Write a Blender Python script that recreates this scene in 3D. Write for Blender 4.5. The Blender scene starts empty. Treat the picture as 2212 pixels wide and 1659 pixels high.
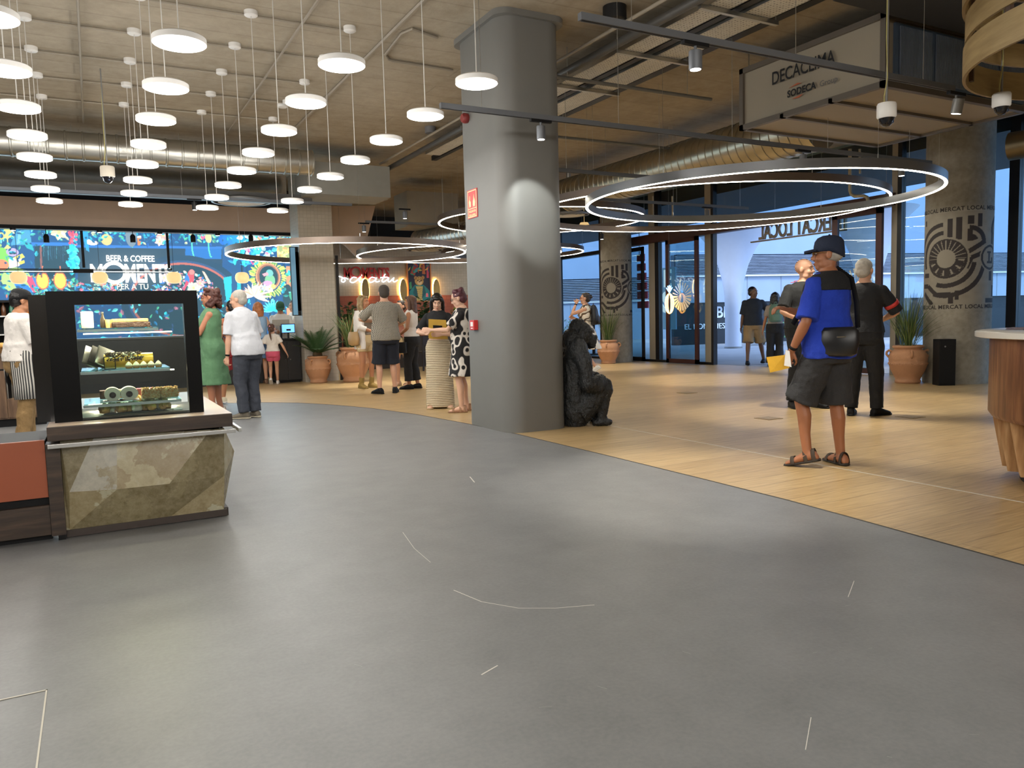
import bpy, bmesh, math, random
import numpy as np
from mathutils import Vector, Matrix, Euler, noise
PI = math.pi
sc = bpy.context.scene
COL = sc.collection
random.seed(7)

# ------------------------------------------------------------------ camera
YAW = math.radians(28.4); PITCH = math.radians(4.85); ROLL = math.radians(1.55)
EYE = 1.2; FPX = 1661.0; CX, CY = 1106.0, 829.5
def to_b(x, y, z=0.0):           # camera-ground frame -> building frame
    c, s = math.cos(YAW), math.sin(YAW)
    return Vector((x*c + y*s, -x*s + y*c, z))
_f = Vector((0, math.cos(PITCH), -math.sin(PITCH))); _u = Vector((0, math.sin(PITCH), math.cos(PITCH))); _r = Vector((1, 0, 0))
CR = math.cos(ROLL)*_r - math.sin(ROLL)*_u
CU = math.sin(ROLL)*_r + math.cos(ROLL)*_u
def ray(px, py):
    d = _f + CR*((px-CX)/FPX) - CU*((py-CY)/FPX)
    return to_b(d.x, d.y, d.z)
def atz(px, py, z):
    d = ray(px, py); t = (z-EYE)/d.z; return Vector((d.x*t, d.y*t, z))
def aty(px, py, Y):
    d = ray(px, py); t = Y/d.y; return Vector((d.x*t, Y, EYE+d.z*t))
def atx(px, py, X):
    d = ray(px, py); t = X/d.x; return Vector((X, d.y*t, EYE+d.z*t))
cam_d = bpy.data.cameras.new('camera'); cam = bpy.data.objects.new('camera', cam_d); COL.objects.link(cam)
R_, U_, F_ = to_b(*CR), to_b(*CU), to_b(*_f)
M = Matrix((R_, U_, -F_)).transposed().to_4x4(); M.translation = (0, 0, EYE)
cam.matrix_world = M
cam_d.sensor_width = 36; cam_d.lens = 36*FPX/2212; cam_d.clip_end = 200; cam_d.clip_start = .05
sc.camera = cam

# ------------------------------------------------------------------ materials
def lin(c):
    return tuple(((v/255)/12.92 if v/255 <= .04045 else ((v/255+.055)/1.055)**2.4) for v in c)
_mats = {}
def mat(name, col, rough=.6, metal=0, vary=.06, scale=6, bump=0, bscale=40, emit=0, ecol=None, alpha=None, trans=0, stretch=None, coat=0, spec=None):
    if name in _mats: return _mats[name]
    m = bpy.data.materials.new(name); m.use_nodes = True; nt = m.node_tree; N = nt.nodes; L = nt.links
    b = N['Principled BSDF']
    c = lin(col)
    b.inputs['Roughness'].default_value = rough; b.inputs['Metallic'].default_value = metal
    if spec is not None: b.inputs['Specular IOR Level'].default_value = spec
    if coat: b.inputs['Coat Weight'].default_value = coat
    tc = N.new('ShaderNodeTexCoord'); src = tc.outputs['Object']
    if stretch:
        mp = N.new('ShaderNodeMapping'); mp.inputs['Scale'].default_value = stretch; L.new(src, mp.inputs['Vector']); src = mp.outputs['Vector']
    if vary:
        n = N.new('ShaderNodeTexNoise'); n.inputs['Scale'].default_value = scale; n.inputs['Detail'].default_value = 4
        L.new(src, n.inputs['Vector'])
        mx = N.new('ShaderNodeMix'); mx.data_type = 'RGBA'
        mx.inputs[6].default_value = tuple(v*(1-vary*2) for v in c)+(1,); mx.inputs[7].default_value = tuple(min(1, v*(1+vary*2)) for v in c)+(1,)
        L.new(n.outputs['Fac'], mx.inputs[0]); L.new(mx.outputs[2], b.inputs['Base Color'])
    else: b.inputs['Base Color'].default_value = c+(1,)
    if bump:
        n2 = N.new('ShaderNodeTexNoise'); n2.inputs['Scale'].default_value = bscale; n2.inputs['Detail'].default_value = 5
        bp = N.new('ShaderNodeBump'); bp.inputs['Strength'].default_value = bump; bp.inputs['Distance'].default_value = .02
        L.new(src, n2.inputs['Vector']); L.new(n2.outputs['Fac'], bp.inputs['Height']); L.new(bp.outputs['Normal'], b.inputs['Normal'])
    if emit:
        b.inputs['Emission Color'].default_value = lin(ecol or col)+(1,); b.inputs['Emission Strength'].default_value = emit
    if alpha is not None: b.inputs['Alpha'].default_value = alpha
    if trans: b.inputs['Transmission Weight'].default_value = trans
    _mats[name] = m; return m
def glass_mat(name, tint=(225, 238, 240), refl=.08, rough=.0):
    if name in _mats: return _mats[name]
    m = bpy.data.materials.new(name); m.use_nodes = True; nt = m.node_tree; N = nt.nodes; L = nt.links
    N.remove(N['Principled BSDF']); out = N['Material Output']
    t = N.new('ShaderNodeBsdfTransparent'); t.inputs[0].default_value = lin(tint)+(1,)
    g = N.new('ShaderNodeBsdfGlossy'); g.inputs['Roughness'].default_value = rough
    fr = N.new('ShaderNodeLayerWeight'); fr.inputs['Blend'].default_value = .5
    pw = N.new('ShaderNodeMath'); pw.operation = 'POWER'; pw.inputs[1].default_value = 4.5; L.new(fr.outputs['Facing'], pw.inputs[0])
    ad = N.new('ShaderNodeMath'); ad.operation = 'MULTIPLY_ADD'; ad.use_clamp = True; ad.inputs[1].default_value = .5; ad.inputs[2].default_value = refl*.5
    mx = N.new('ShaderNodeMixShader'); L.new(pw.outputs[0], ad.inputs[0]); L.new(ad.outputs[0], mx.inputs[0]); L.new(t.outputs[0], mx.inputs[1]); L.new(g.outputs[0], mx.inputs[2]); L.new(mx.outputs[0], out.inputs[0])
    _mats[name] = m; return m
def vcol_mat(name, emit=0, rough=.6):
    if name in _mats: return _mats[name]
    m = bpy.data.materials.new(name); m.use_nodes = True; nt = m.node_tree; N = nt.nodes; L = nt.links; b = N['Principled BSDF']
    a = N.new('ShaderNodeVertexColor'); a.layer_name = 'Col'; b.inputs['Roughness'].default_value = rough
    if emit:
        b.inputs['Base Color'].default_value = (.02, .02, .02, 1)
        L.new(a.outputs['Color'], b.inputs['Emission Color']); b.inputs['Emission Strength'].default_value = emit
    else: L.new(a.outputs['Color'], b.inputs['Base Color'])
    _mats[name] = m; return m
def pattern_mat(name, build, rough=.5, metal=0, bump=0):
    """build(N, L, coord) -> colour socket (and optional height socket)"""
    if name in _mats: return _mats[name]
    m = bpy.data.materials.new(name); m.use_nodes = True; nt = m.node_tree; N = nt.nodes; L = nt.links; b = N['Principled BSDF']
    b.inputs['Roughness'].default_value = rough; b.inputs['Metallic'].default_value = metal
    tc = N.new('ShaderNodeTexCoord'); r = build(N, L, tc.outputs['Object'])
    cs, hs = r if isinstance(r, tuple) else (r, None)
    L.new(cs, b.inputs['Base Color'])
    if hs is not None:
        bp = N.new('ShaderNodeBump'); bp.inputs['Strength'].default_value = bump; bp.inputs['Distance'].default_value = .02
        L.new(hs, bp.inputs['Height']); L.new(bp.outputs['Normal'], b.inputs['Normal'])
    _mats[name] = m; return m
def ramp(N, L, fac, stops):
    r = N.new('ShaderNodeValToRGB'); e = r.color_ramp.elements
    while len(e) < len(stops): e.new(.5)
    for el, (p, c) in zip(e, stops): el.position = p; el.color = lin(c)+(1,)
    L.new(fac, r.inputs[0]); return r.outputs[0]
def nnoise(N, L, co, scale, detail=4, st=None, rough=.55):
    if st:
        mp = N.new('ShaderNodeMapping'); mp.inputs['Scale'].default_value = st; L.new(co, mp.inputs['Vector']); co = mp.outputs['Vector']
    n = N.new('ShaderNodeTexNoise'); n.inputs['Scale'].default_value = scale; n.inputs['Detail'].default_value = detail; n.inputs['Roughness'].default_value = rough
    L.new(co, n.inputs['Vector']); return n.outputs['Fac']
def mixc(N, L, fac, a, b, mode='MIX'):
    mx = N.new('ShaderNodeMix'); mx.data_type = 'RGBA'; mx.blend_type = mode
    if isinstance(fac, (int, float)): mx.inputs[0].default_value = fac
    else: L.new(fac, mx.inputs[0])
    for i, v in ((6, a), (7, b)):
        if isinstance(v, tuple): mx.inputs[i].default_value = lin(v)+(1,)
        else: L.new(v, mx.inputs[i])
    return mx.outputs[2]
def brick(N, L, co, c1, c2, mortar, scale, bw, bh, ms=.02, swz=None, offset=.5):
    if swz:
        mp = N.new('ShaderNodeMapping'); mp.inputs['Rotation'].default_value = swz; L.new(co, mp.inputs['Vector']); co = mp.outputs['Vector']
    t = N.new('ShaderNodeTexBrick'); t.inputs['Color1'].default_value = lin(c1)+(1,); t.inputs['Color2'].default_value = lin(c2)+(1,); t.inputs['Mortar'].default_value = lin(mortar)+(1,)
    t.inputs['Scale'].default_value = scale; t.inputs['Brick Width'].default_value = bw; t.inputs['Row Height'].default_value = bh; t.inputs['Mortar Size'].default_value = ms
    t.offset = offset; L.new(co, t.inputs['Vector']); return t.outputs['Color'], t.outputs['Fac']

# ------------------------------------------------------------------ mesh builder
class MB:
    def __init__(s): s.v = []; s.f = []; s.mi = []; s.cur = 0
    def add(s, vs, fs):
        o = len(s.v); s.v += [tuple(v) for v in vs]; s.f += [tuple(i+o for i in f) for f in fs]; s.mi += [s.cur]*len(fs); return s
    def box(s, x0, x1, y0, y1, z0, z1, bev=0):
        if bev:
            b = bmesh.new(); bmesh.ops.create_cube(b, size=1)
            for v in b.verts: v.co = ((x0+x1)/2+v.co.x*(x1-x0), (y0+y1)/2+v.co.y*(y1-y0), (z0+z1)/2+v.co.z*(z1-z0))
            bmesh.ops.bevel(b, geom=b.edges[:], offset=bev, segments=2, affect='EDGES', profile=.7)
            b.verts.index_update(); s.add([v.co[:] for v in b.verts], [[v.index for v in f.verts] for f in b.faces]); b.free(); return s
        v = [(x, y, z) for z in (z0, z1) for y in (y0, y1) for x in (x0, x1)]
        return s.add(v, [(0, 2, 3, 1), (4, 5, 7, 6), (0, 1, 5, 4), (2, 6, 7, 3), (0, 4, 6, 2), (1, 3, 7, 5)])
    def loft(s, rings, cap=True, closed=True):
        n = len(rings[0]); vs = [p for r in rings for p in r]; fs = []
        for i in range(len(rings)-1):
            for j in range(n if closed else n-1):
                k = (j+1) % n; fs.append((i*n+j, i*n+k, (i+1)*n+k, (i+1)*n+j))
        if cap: fs.append(tuple(range(n))[::-1]); fs.append(tuple((len(rings)-1)*n+j for j in range(n)))
        return s.add(vs, fs)
    def lathe(s, prof, n=32, c=(0, 0, 0), cap=True):
        return s.loft([[(c[0]+r*math.cos(2*PI*j/n), c[1]+r*math.sin(2*PI*j/n), c[2]+z) for j in range(n)] for r, z in prof], cap)
    def tube(s, pts, r, n=8, cap=True, flat=1.0):
        pts = [Vector(p) for p in pts]; rings = []
        t0 = (pts[1]-pts[0]).normalized(); up = Vector((0, 0, 1)) if abs(t0.z) < .9 else Vector((1, 0, 0))
        nn = t0.cross(up).normalized()
        for i, p in enumerate(pts):
            t = (pts[min(i+1, len(pts)-1)]-pts[max(i-1, 0)]).normalized()
            nn = (nn-t*nn.dot(t)).normalized(); bb = t.cross(nn)
            rr = r[i] if isinstance(r, (list, tuple)) else r
            rings.append([p+nn*(rr*math.cos(2*PI*j/n))+bb*(rr*flat*math.sin(2*PI*j/n)) for j in range(n)])
        return s.loft(rings, cap)
    def ell(s, c, r, n=14, m=8, rot=None):
        c = Vector(c); rings = []
        for i in range(m+1):
            a = PI*(i+.001 if i == 0 else (i-.001 if i == m else i))/m
            ring = []
            for j in range(n):
                p = Vector((r[0]*math.sin(a)*math.cos(2*PI*j/n), r[1]*math.sin(a)*math.sin(2*PI*j/n), -r[2]*math.cos(a)))
                if rot is not None: p = rot @ p
                ring.append(c+p)
            rings.append(ring)
        return s.loft(rings, True)
    def prism(s, poly, y0, y1, plane='xz'):
        """poly of (a,b) extruded along the third axis"""
        def P(a, b, t): return {'xz': (a, t, b), 'xy': (a, b, t), 'yz': (t, a, b)}[plane]
        n = len(poly); vs = [P(a, b, y0) for a, b in poly]+[P(a, b, y1) for a, b in poly]
        fs = [tuple(range(n)), tuple(range(2*n-1, n-1, -1))]+[(i, i+n, (i+1) % n+n, (i+1) % n) for i in range(n)]
        return s.add(vs, fs)
    def quad(s, a, b, c, d): return s.add([a, b, c, d], [(0, 1, 2, 3)])
    def build(s, name, mats, parent=None, loc=(0, 0, 0), smooth=False, rotz=0, fix=True):
        me = bpy.data.meshes.new(name); me.from_pydata(s.v, [], s.f)
        for m in (mats if isinstance(mats, (list, tuple)) else [mats]): me.materials.append(m)
        if max(s.mi or [0]): me.polygons.foreach_set('material_index', s.mi)
        if fix and len(s.f) < 60000:
            b = bmesh.new(); b.from_mesh(me); bmesh.ops.recalc_face_normals(b, faces=b.faces); b.to_mesh(me); b.free()
        if smooth:
            me.polygons.foreach_set('use_smooth', [True]*len(me.polygons))
            if smooth != 'all':
                try: me.set_sharp_from_angle(angle=math.radians(40))
                except Exception: pass
        me.update(); o = bpy.data.objects.new(name, me); COL.objects.link(o)
        o.location = loc; o.rotation_euler = (0, 0, rotz)
        if parent is not None: o.parent = parent
        return o
def empty(name, loc=(0, 0, 0), rotz=0, label=None, cat=None, group=None, parent=None):
    o = bpy.data.objects.new(name, None); COL.objects.link(o); o.location = loc; o.rotation_euler = (0, 0, rotz); o.empty_display_size = .1
    if parent is not None: o.parent = parent
    return tag(o, label, cat, group)
def tag(o, label=None, cat=None, group=None, kind=None):
    if label: o['label'] = label
    if cat: o['category'] = cat
    if group: o['group'] = group
    if kind: o['kind'] = kind
    return o
def struct(o): o['kind'] = 'structure'; return o
def copy_tree(o, parent=None):
    c = o.copy(); COL.objects.link(c)
    if parent is not None: c.parent = parent
    for ch in [k for k in o.children]: copy_tree(ch, c)
    return c
def sbox(name, m, *a, bev=0): b = MB(); b.box(*a, bev=bev); return struct(b.build(name, m))
def text(name, s, size, m, parent=None, loc=(0, 0, 0), rot=(PI/2, 0, 0), ext=.005, off=0, align='LEFT', sx=1, sy=1, sp=1, bev=0):
    cu = bpy.data.curves.new(name, 'FONT'); cu.body = s; cu.size = size; cu.extrude = ext; cu.offset = off; cu.align_x = align; cu.space_character = sp; cu.resolution_u = 4
    t = bpy.data.objects.new('t', cu); COL.objects.link(t); me = bpy.data.meshes.new_from_object(t.evaluated_get(bpy.context.evaluated_depsgraph_get())); bpy.data.objects.remove(t)
    me.materials.clear(); me.materials.append(m); o = bpy.data.objects.new(name, me); COL.objects.link(o)
    o.location = loc; o.rotation_euler = rot; o.scale = (sx, sy, 1)
    if parent is not None: o.parent = parent
    return o

# ------------------------------------------------------------------ painting on colour grids
class Canvas:
    def __init__(s, w, h, x0, x1, y0, y1, bg=(0, 0, 0)):
        s.w, s.h, s.x0, s.x1, s.y0, s.y1 = w, h, x0, x1, y0, y1
        s.a = np.zeros((h, w, 3)); s.a[:] = lin(bg)
        xs = x0+(x1-x0)*(np.arange(w)/(w-1)); ys = y0+(y1-y0)*(np.arange(h)/(h-1)); s.X, s.Y = np.meshgrid(xs, ys)
    def put(s, mask, col): s.a[mask] = lin(col)
    def poly(s, pts, col):
        P = np.array(pts, float); x0, y0 = P.min(0); x1, y1 = P.max(0)
        i0 = max(0, int((x0-s.x0)/(s.x1-s.x0)*(s.w-1))); i1 = min(s.w, int((x1-s.x0)/(s.x1-s.x0)*(s.w-1))+2)
        j0 = max(0, int((y0-s.y0)/(s.y1-s.y0)*(s.h-1))); j1 = min(s.h, int((y1-s.y0)/(s.y1-s.y0)*(s.h-1))+2)
        if i1 <= i0 or j1 <= j0: return
        X = s.X[j0:j1, i0:i1]; Y = s.Y[j0:j1, i0:i1]; m = np.zeros(X.shape, bool); n = len(P)
        for k in range(n):
            ax, ay = P[k]; bx, by = P[(k+1) % n]
            if ay == by: continue
            m ^= ((ay > Y) != (by > Y)) & (X < (bx-ax)*(Y-ay)/(by-ay)+ax)
        s.a[j0:j1, i0:i1][m] = lin(col)
    def ell(s, cx, cy, rx, ry, col, rot=0, ring=None, a0=None, a1=None):
        c, sn = math.cos(rot), math.sin(rot); dx, dy = s.X-cx, s.Y-cy
        u, v = (dx*c+dy*sn)/rx, (-dx*sn+dy*c)/ry; d = u*u+v*v; m = d <= 1
        if ring: m &= d >= ring*ring
        if a0 is not None:
            a = np.degrees(np.arctan2(v, u)) % 360; m &= ((a >= a0) & (a <= a1)) if a0 <= a1 else ((a >= a0) | (a <= a1))
        s.put(m, col)
    def leaf(s, x, y, L, W, ang, col, col2=None):
        c, sn = math.cos(ang), math.sin(ang); pts = []
        for t in np.linspace(0, 1, 9): pts.append((t*L, W*math.sin(PI*t**.8)))
        for t in np.linspace(1, 0, 9): pts.append((t*L, -W*math.sin(PI*t**.8)))
        T = lambda q: [(x+a*c-b*sn, y+a*sn+b*c) for a, b in q]
        s.poly(T(pts), col)
        if col2: s.poly(T([(t, w) for t, w in pts if w >= 0]+[(0, 0)]), col2)
    def line(s, pts, w, col):
        for (ax, ay), (bx, by) in zip(pts[:-1], pts[1:]):
            l = math.hypot(bx-ax, by-ay) or 1e-6; nx, ny = -(by-ay)/l*w/2, (bx-ax)/l*w/2
            s.poly([(ax+nx, ay+ny), (bx+nx, by+ny), (bx-nx, by-ny), (ax-nx, ay-ny)], col)
    def mesh(s, name, fn, m, parent=None, closed=False):
        """fn(X, Y) -> (x, y, z) arrays"""
        x, y, z = fn(s.X, s.Y); co = np.stack([x, y, z], -1).reshape(-1, 3).astype(np.float32)
        idx = np.arange(s.w*s.h).reshape(s.h, s.w); q = np.stack([idx[:-1, :-1], idx[:-1, 1:], idx[1:, 1:], idx[1:, :-1]], -1).reshape(-1, 4)
        me = bpy.data.meshes.new(name); me.vertices.add(len(co)); me.vertices.foreach_set('co', co.ravel())
        me.loops.add(q.size); me.loops.foreach_set('vertex_index', q.ravel().astype(np.int32))
        me.polygons.add(len(q)); me.polygons.foreach_set('loop_start', np.arange(0, q.size, 4, dtype=np.int32)); me.polygons.foreach_set('use_smooth', np.ones(len(q), bool))
        me.update(calc_edges=True); me.validate()
        ca = me.color_attributes.new('Col', 'FLOAT_COLOR', 'POINT'); ca.data.foreach_set('color', np.concatenate([s.a.reshape(-1, 3), np.ones((s.w*s.h, 1))], 1).astype(np.float32).ravel())
        me.materials.append(m); o = bpy.data.objects.new(name, me); COL.objects.link(o)
        if parent is not None: o.parent = parent
        return o

# ------------------------------------------------------------------ shared materials
CEIL = 4.3
M_dark = mat('black_metal', (28, 28, 30), .45, .3, .1)
M_black = mat('matt_black', (16, 16, 18), .6, 0, .08, spec=.25)
M_white = mat('white_paint', (232, 230, 226), .5, 0, .02)
M_steel = mat('brushed_steel', (190, 190, 188), .3, 1, .05, 30)
M_galv = mat('galvanised_sheet', (186, 184, 176), .32, .95, .12, 5)
M_trackg = mat('grey_track', (104, 107, 112), .5, .3, .04)
M_cable = mat('pale_cable', (205, 202, 196), .6, 0, 0)
M_conduit = mat('painted_conduit', (150, 140, 124), .6, 0, .05)
M_brown = mat('brown_soffit_board', (198, 174, 154), .65, 0, .05, 3)
M_emit = mat('lamp_diffuser', (255, 252, 244), .5, 0, 0, emit=5)
M_strip = mat('led_strip', (255, 246, 226), .5, 0, 0, emit=13)
M_bronze = mat('bronze_band', (112, 98, 88), .38, .55, .05)
M_alu = mat('grey_aluminium', (142, 142, 140), .45, .4, .04)
M_wine = mat('wine_red_frame', (62, 30, 28), .45, .2, .06)
M_glass = glass_mat('clear_glass')
M_gdoor = glass_mat('door_glass', (205, 222, 226), .10)

def f_resin(N, L, co):
    a = nnoise(N, L, co, .35, 5); b = nnoise(N, L, co, 3.5, 8, rough=.7); c = nnoise(N, L, co, 60, 3)
    col = ramp(N, L, a, [(.3, (114, 116, 118)), (.7, (128, 129, 130))]); col = mixc(N, L, .35, col, ramp(N, L, b, [(.3, (102, 104, 106)), (.7, (144, 145, 146))]))
    s = nnoise(N, L, co, 2.0, 2, (1, 14, 1)); sc_ = ramp(N, L, s, [(.70, (0, 0, 0)), (.74, (255, 255, 255))])
    return mixc(N, L, .06, col, ramp(N, L, c, [(.35, (70, 70, 68)), (.65, (180, 178, 172))])), b
M_resin = pattern_mat('grey_resin', f_resin, .42, 0, .04)
def f_oak(N, L, co):
    bc, bf = brick(N, L, co, (176, 146, 100), (196, 168, 120), (118, 94, 62), 1, 1.9, .19, .004, (0, 0, 0), .37)
    g = nnoise(N, L, co, 3, 6, (1.2, 16, 1)); c = mixc(N, L, .45, bc, ramp(N, L, g, [(.3, (142, 112, 70)), (.7, (214, 188, 142))]))
    return c, bf
M_oak = pattern_mat('oak_plank_floor', f_oak, .38, 0, .05)
def f_ceil(N, L, co):
    a = nnoise(N, L, co, .5, 6); b = nnoise(N, L, co, 5, 8, rough=.7)
    bc, bf = brick(N, L, co, (166, 153, 132), (152, 140, 119), (118, 106, 88), 1, 4.2, .42, .012)
    c = mixc(N, L, .5, bc, ramp(N, L, a, [(.3, (134, 122, 102)), (.7, (180, 168, 147))])); c = mixc(N, L, .25, c, ramp(N, L, b, [(.3, (120, 108, 90)), (.7, (206, 196, 178))]))
    return c, b
M_ceil = pattern_mat('board_marked_concrete', f_ceil, .85, 0, .35)
def f_conc(N, L, co):
    a = nnoise(N, L, co, 1.3, 7); b = nnoise(N, L, co, 14, 6)
    return mixc(N, L, .3, ramp(N, L, a, [(.3, (122, 117, 106)), (.7, (158, 153, 140))]), ramp(N, L, b, [(.3, (110, 106, 96)), (.7, (176, 170, 158))])), b
M_conc = pattern_mat('grey_concrete', f_conc, .7, 0, .15)
M_colpaint = mat('painted_column', (112, 111, 107), .55, 0, .03, 4)

# ------------------------------------------------------------------ floors, ceiling, walls
edge = [(3.72, -9), (3.71, 1.93), (3.77, 2.72), (3.82, 3.42), (3.83, 4.3), (3.83, 5.4), (3.81, 6.98), (3.74, 8.09), (3.6, 9.3), (3.36, 10.4), (3.16, 10.95), (2.97, 11.4), (2.69, 11.9), (2.29, 12.35), (1.6, 12.8), (.4, 13.1), (-10, 13.3)]
b = MB(); b.prism([(-10, -9)]+edge, -.2, 0, 'xy'); struct(b.build('floor', M_resin))
b = MB(); b.prism(edge+[(-10, 22), (12.8, 22), (12.8, -9)], -.2, 0.001, 'xy'); struct(b.build('floor', M_oak))
b = MB(); b.tube([(p[0], p[1], .0015) for p in edge[1:15]], .006, 6, flat=.4); struct(b.build('trim_1', mat('dark_joint', (70, 66, 60), .6, 0, 0)))
sbox('ceiling', M_ceil, -10, 12.9, -9, 22, CEIL, CEIL+.2)
M_wall = mat('beige_render_wall', (150, 142, 128), .8, 0, .04, 3)
sbox('wall_left', M_wall, -10.2, -10, -9, 22, 0, CEIL)
sbox('wall_behind', M_wall, -10, 12.9, -9.2, -9, 0, CEIL)
sbox('wall_back', mat('dark_back_wall', (58, 56, 54), .8, 0, .05), -10, 12.9, 22, 22.2, 0, CEIL)
sbox('wall_right', M_wall, 12.7, 12.9, -9, 5.2, 0, CEIL)
b = MB(); b.box(4.905, 4.918, 2.0, 6.95, .0012, .0025); struct(b.build('trim_2', mat('white_floor_line', (214, 208, 196), .5, 0, 0)))
# floor access hatch outlined in the resin, bottom left
b = MB(); b.box(-1.2, -.212, 2.941, 2.947, .0006, .0022); b.box(-.217, -.212, 1.0, 2.947, .0006, .0022)
b.box(-1.2, -1.188, 1.0, 2.947, .0006, .0022); b.box(-1.2, -.212, 1.0, 1.012, .0006, .0022)
tag(b.build('floor_hatch', mat('hatch_edge', (196, 190, 176), .4, .3, 0)), 'rectangular access hatch outlined by a thin metal edge in the grey floor', 'floor hatch')
for i, (px, py) in enumerate([(1484, 849), (1660, 884+20), (1966, 901)]):
    p = atz(px, py, 0); b = MB(); b.box(-.11, .11, -.11, .11, .0015, .006); b.box(-.09, .09, -.09, .09, .006, .008)
    tag(b.build('floor_box', mat('socket_lid', (150, 128, 92), .45, .2, .05), loc=(p.x, p.y, 0)), ['square socket lid let into the wood floor past the gorilla statue', 'square socket lid in the wood floor at the feet of the bald guard', 'square socket lid in the wood floor right of the grey haired guard'][i], 'floor box', 'floor socket lids')
# scratches on the resin
rs = random.Random(3); sm = mat('scratch', (226, 222, 216), .5, 0, 0)
b = MB()
def scratch(pts, w):
    P = [atz(x, y, 0) for x, y in pts]; P = [Vector((p.x, p.y, .0008)) for p in P]; b.tube(P, w, 4, flat=.15)
scratch([(870, 1150), (895, 1185), (930, 1215)], .0012); scratch([(980, 1275), (1040, 1300), (1120, 1314), (1200, 1314), (1284, 1307)], .0022)
scratch([(1040, 1458), (1075, 1438)], .003); scratch([(1740, 1620), (1752, 1550)], .0012); scratch([(1832, 1290), (1845, 1255)], .0014); scratch([(1015, 1030), (1025, 1042)], .004)
struct(b.build('trim_3', sm)); b = MB()
for k in range(22):
    x, y = rs.uniform(520, 2150), rs.uniform(1080, 1640)
    if y < 1000+(x-1200)*.3: continue
    a = rs.uniform(-.7, .7); l = rs.uniform(8, 30); scratch([(x, y), (x+l*math.cos(a), y+l*.5*math.sin(a))], rs.uniform(.0005, .0012))
struct(b.build('trim_11', mat('faint_scratch', (158, 158, 156), .5, 0, 0)))

# ------------------------------------------------------------------ columns
def rrect(x0, x1, y0, y1, r, n=6):
    P = []
    for cx, cy, a in ((x1-r, y1-r, 0), (x0+r, y1-r, 90), (x0+r, y0+r, 180), (x1-r, y0+r, 270)):
        for k in range(n+1):
            t = math.radians(a+90*k/n); P.append((cx+r*math.cos(t), cy+r*math.sin(t)))
    return P
b = MB(); b.prism(rrect(3.76, 4.5, 7.0, 8.1, .19), 0, CEIL, 'xy'); col1 = struct(b.build('column', M_colpaint, smooth=True))
b = MB(); b.prism(rrect(3.72, 4.54, 6.96, 8.14, .15), CEIL-.06, CEIL, 'xy'); struct(b.build('column_collar', M_colpaint, smooth=True))
def f_tile(N, L, co):
    mp = N.new('ShaderNodeSeparateXYZ'); L.new(co, mp.inputs[0]); ad = N.new('ShaderNodeMath'); ad.operation = 'ADD'; L.new(mp.outputs[0], ad.inputs[0]); L.new(mp.outputs[1], ad.inputs[1])
    cb = N.new('ShaderNodeCombineXYZ'); L.new(ad.outputs[0], cb.inputs[0]); L.new(mp.outputs[2], cb.inputs[1])
    c, f = brick(N, L, cb.outputs[0], (186, 178, 164), (178, 170, 156), (162, 154, 140), 1, .075, .075, .003, None, 0); return c, f
M_tile = pattern_mat('small_square_tiles', f_tile, .4, 0, .1)
b = MB(); b.box(3.81, 4.51, 16.03, 16.75, 0, CEIL); struct(b.build('column', M_tile))

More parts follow.
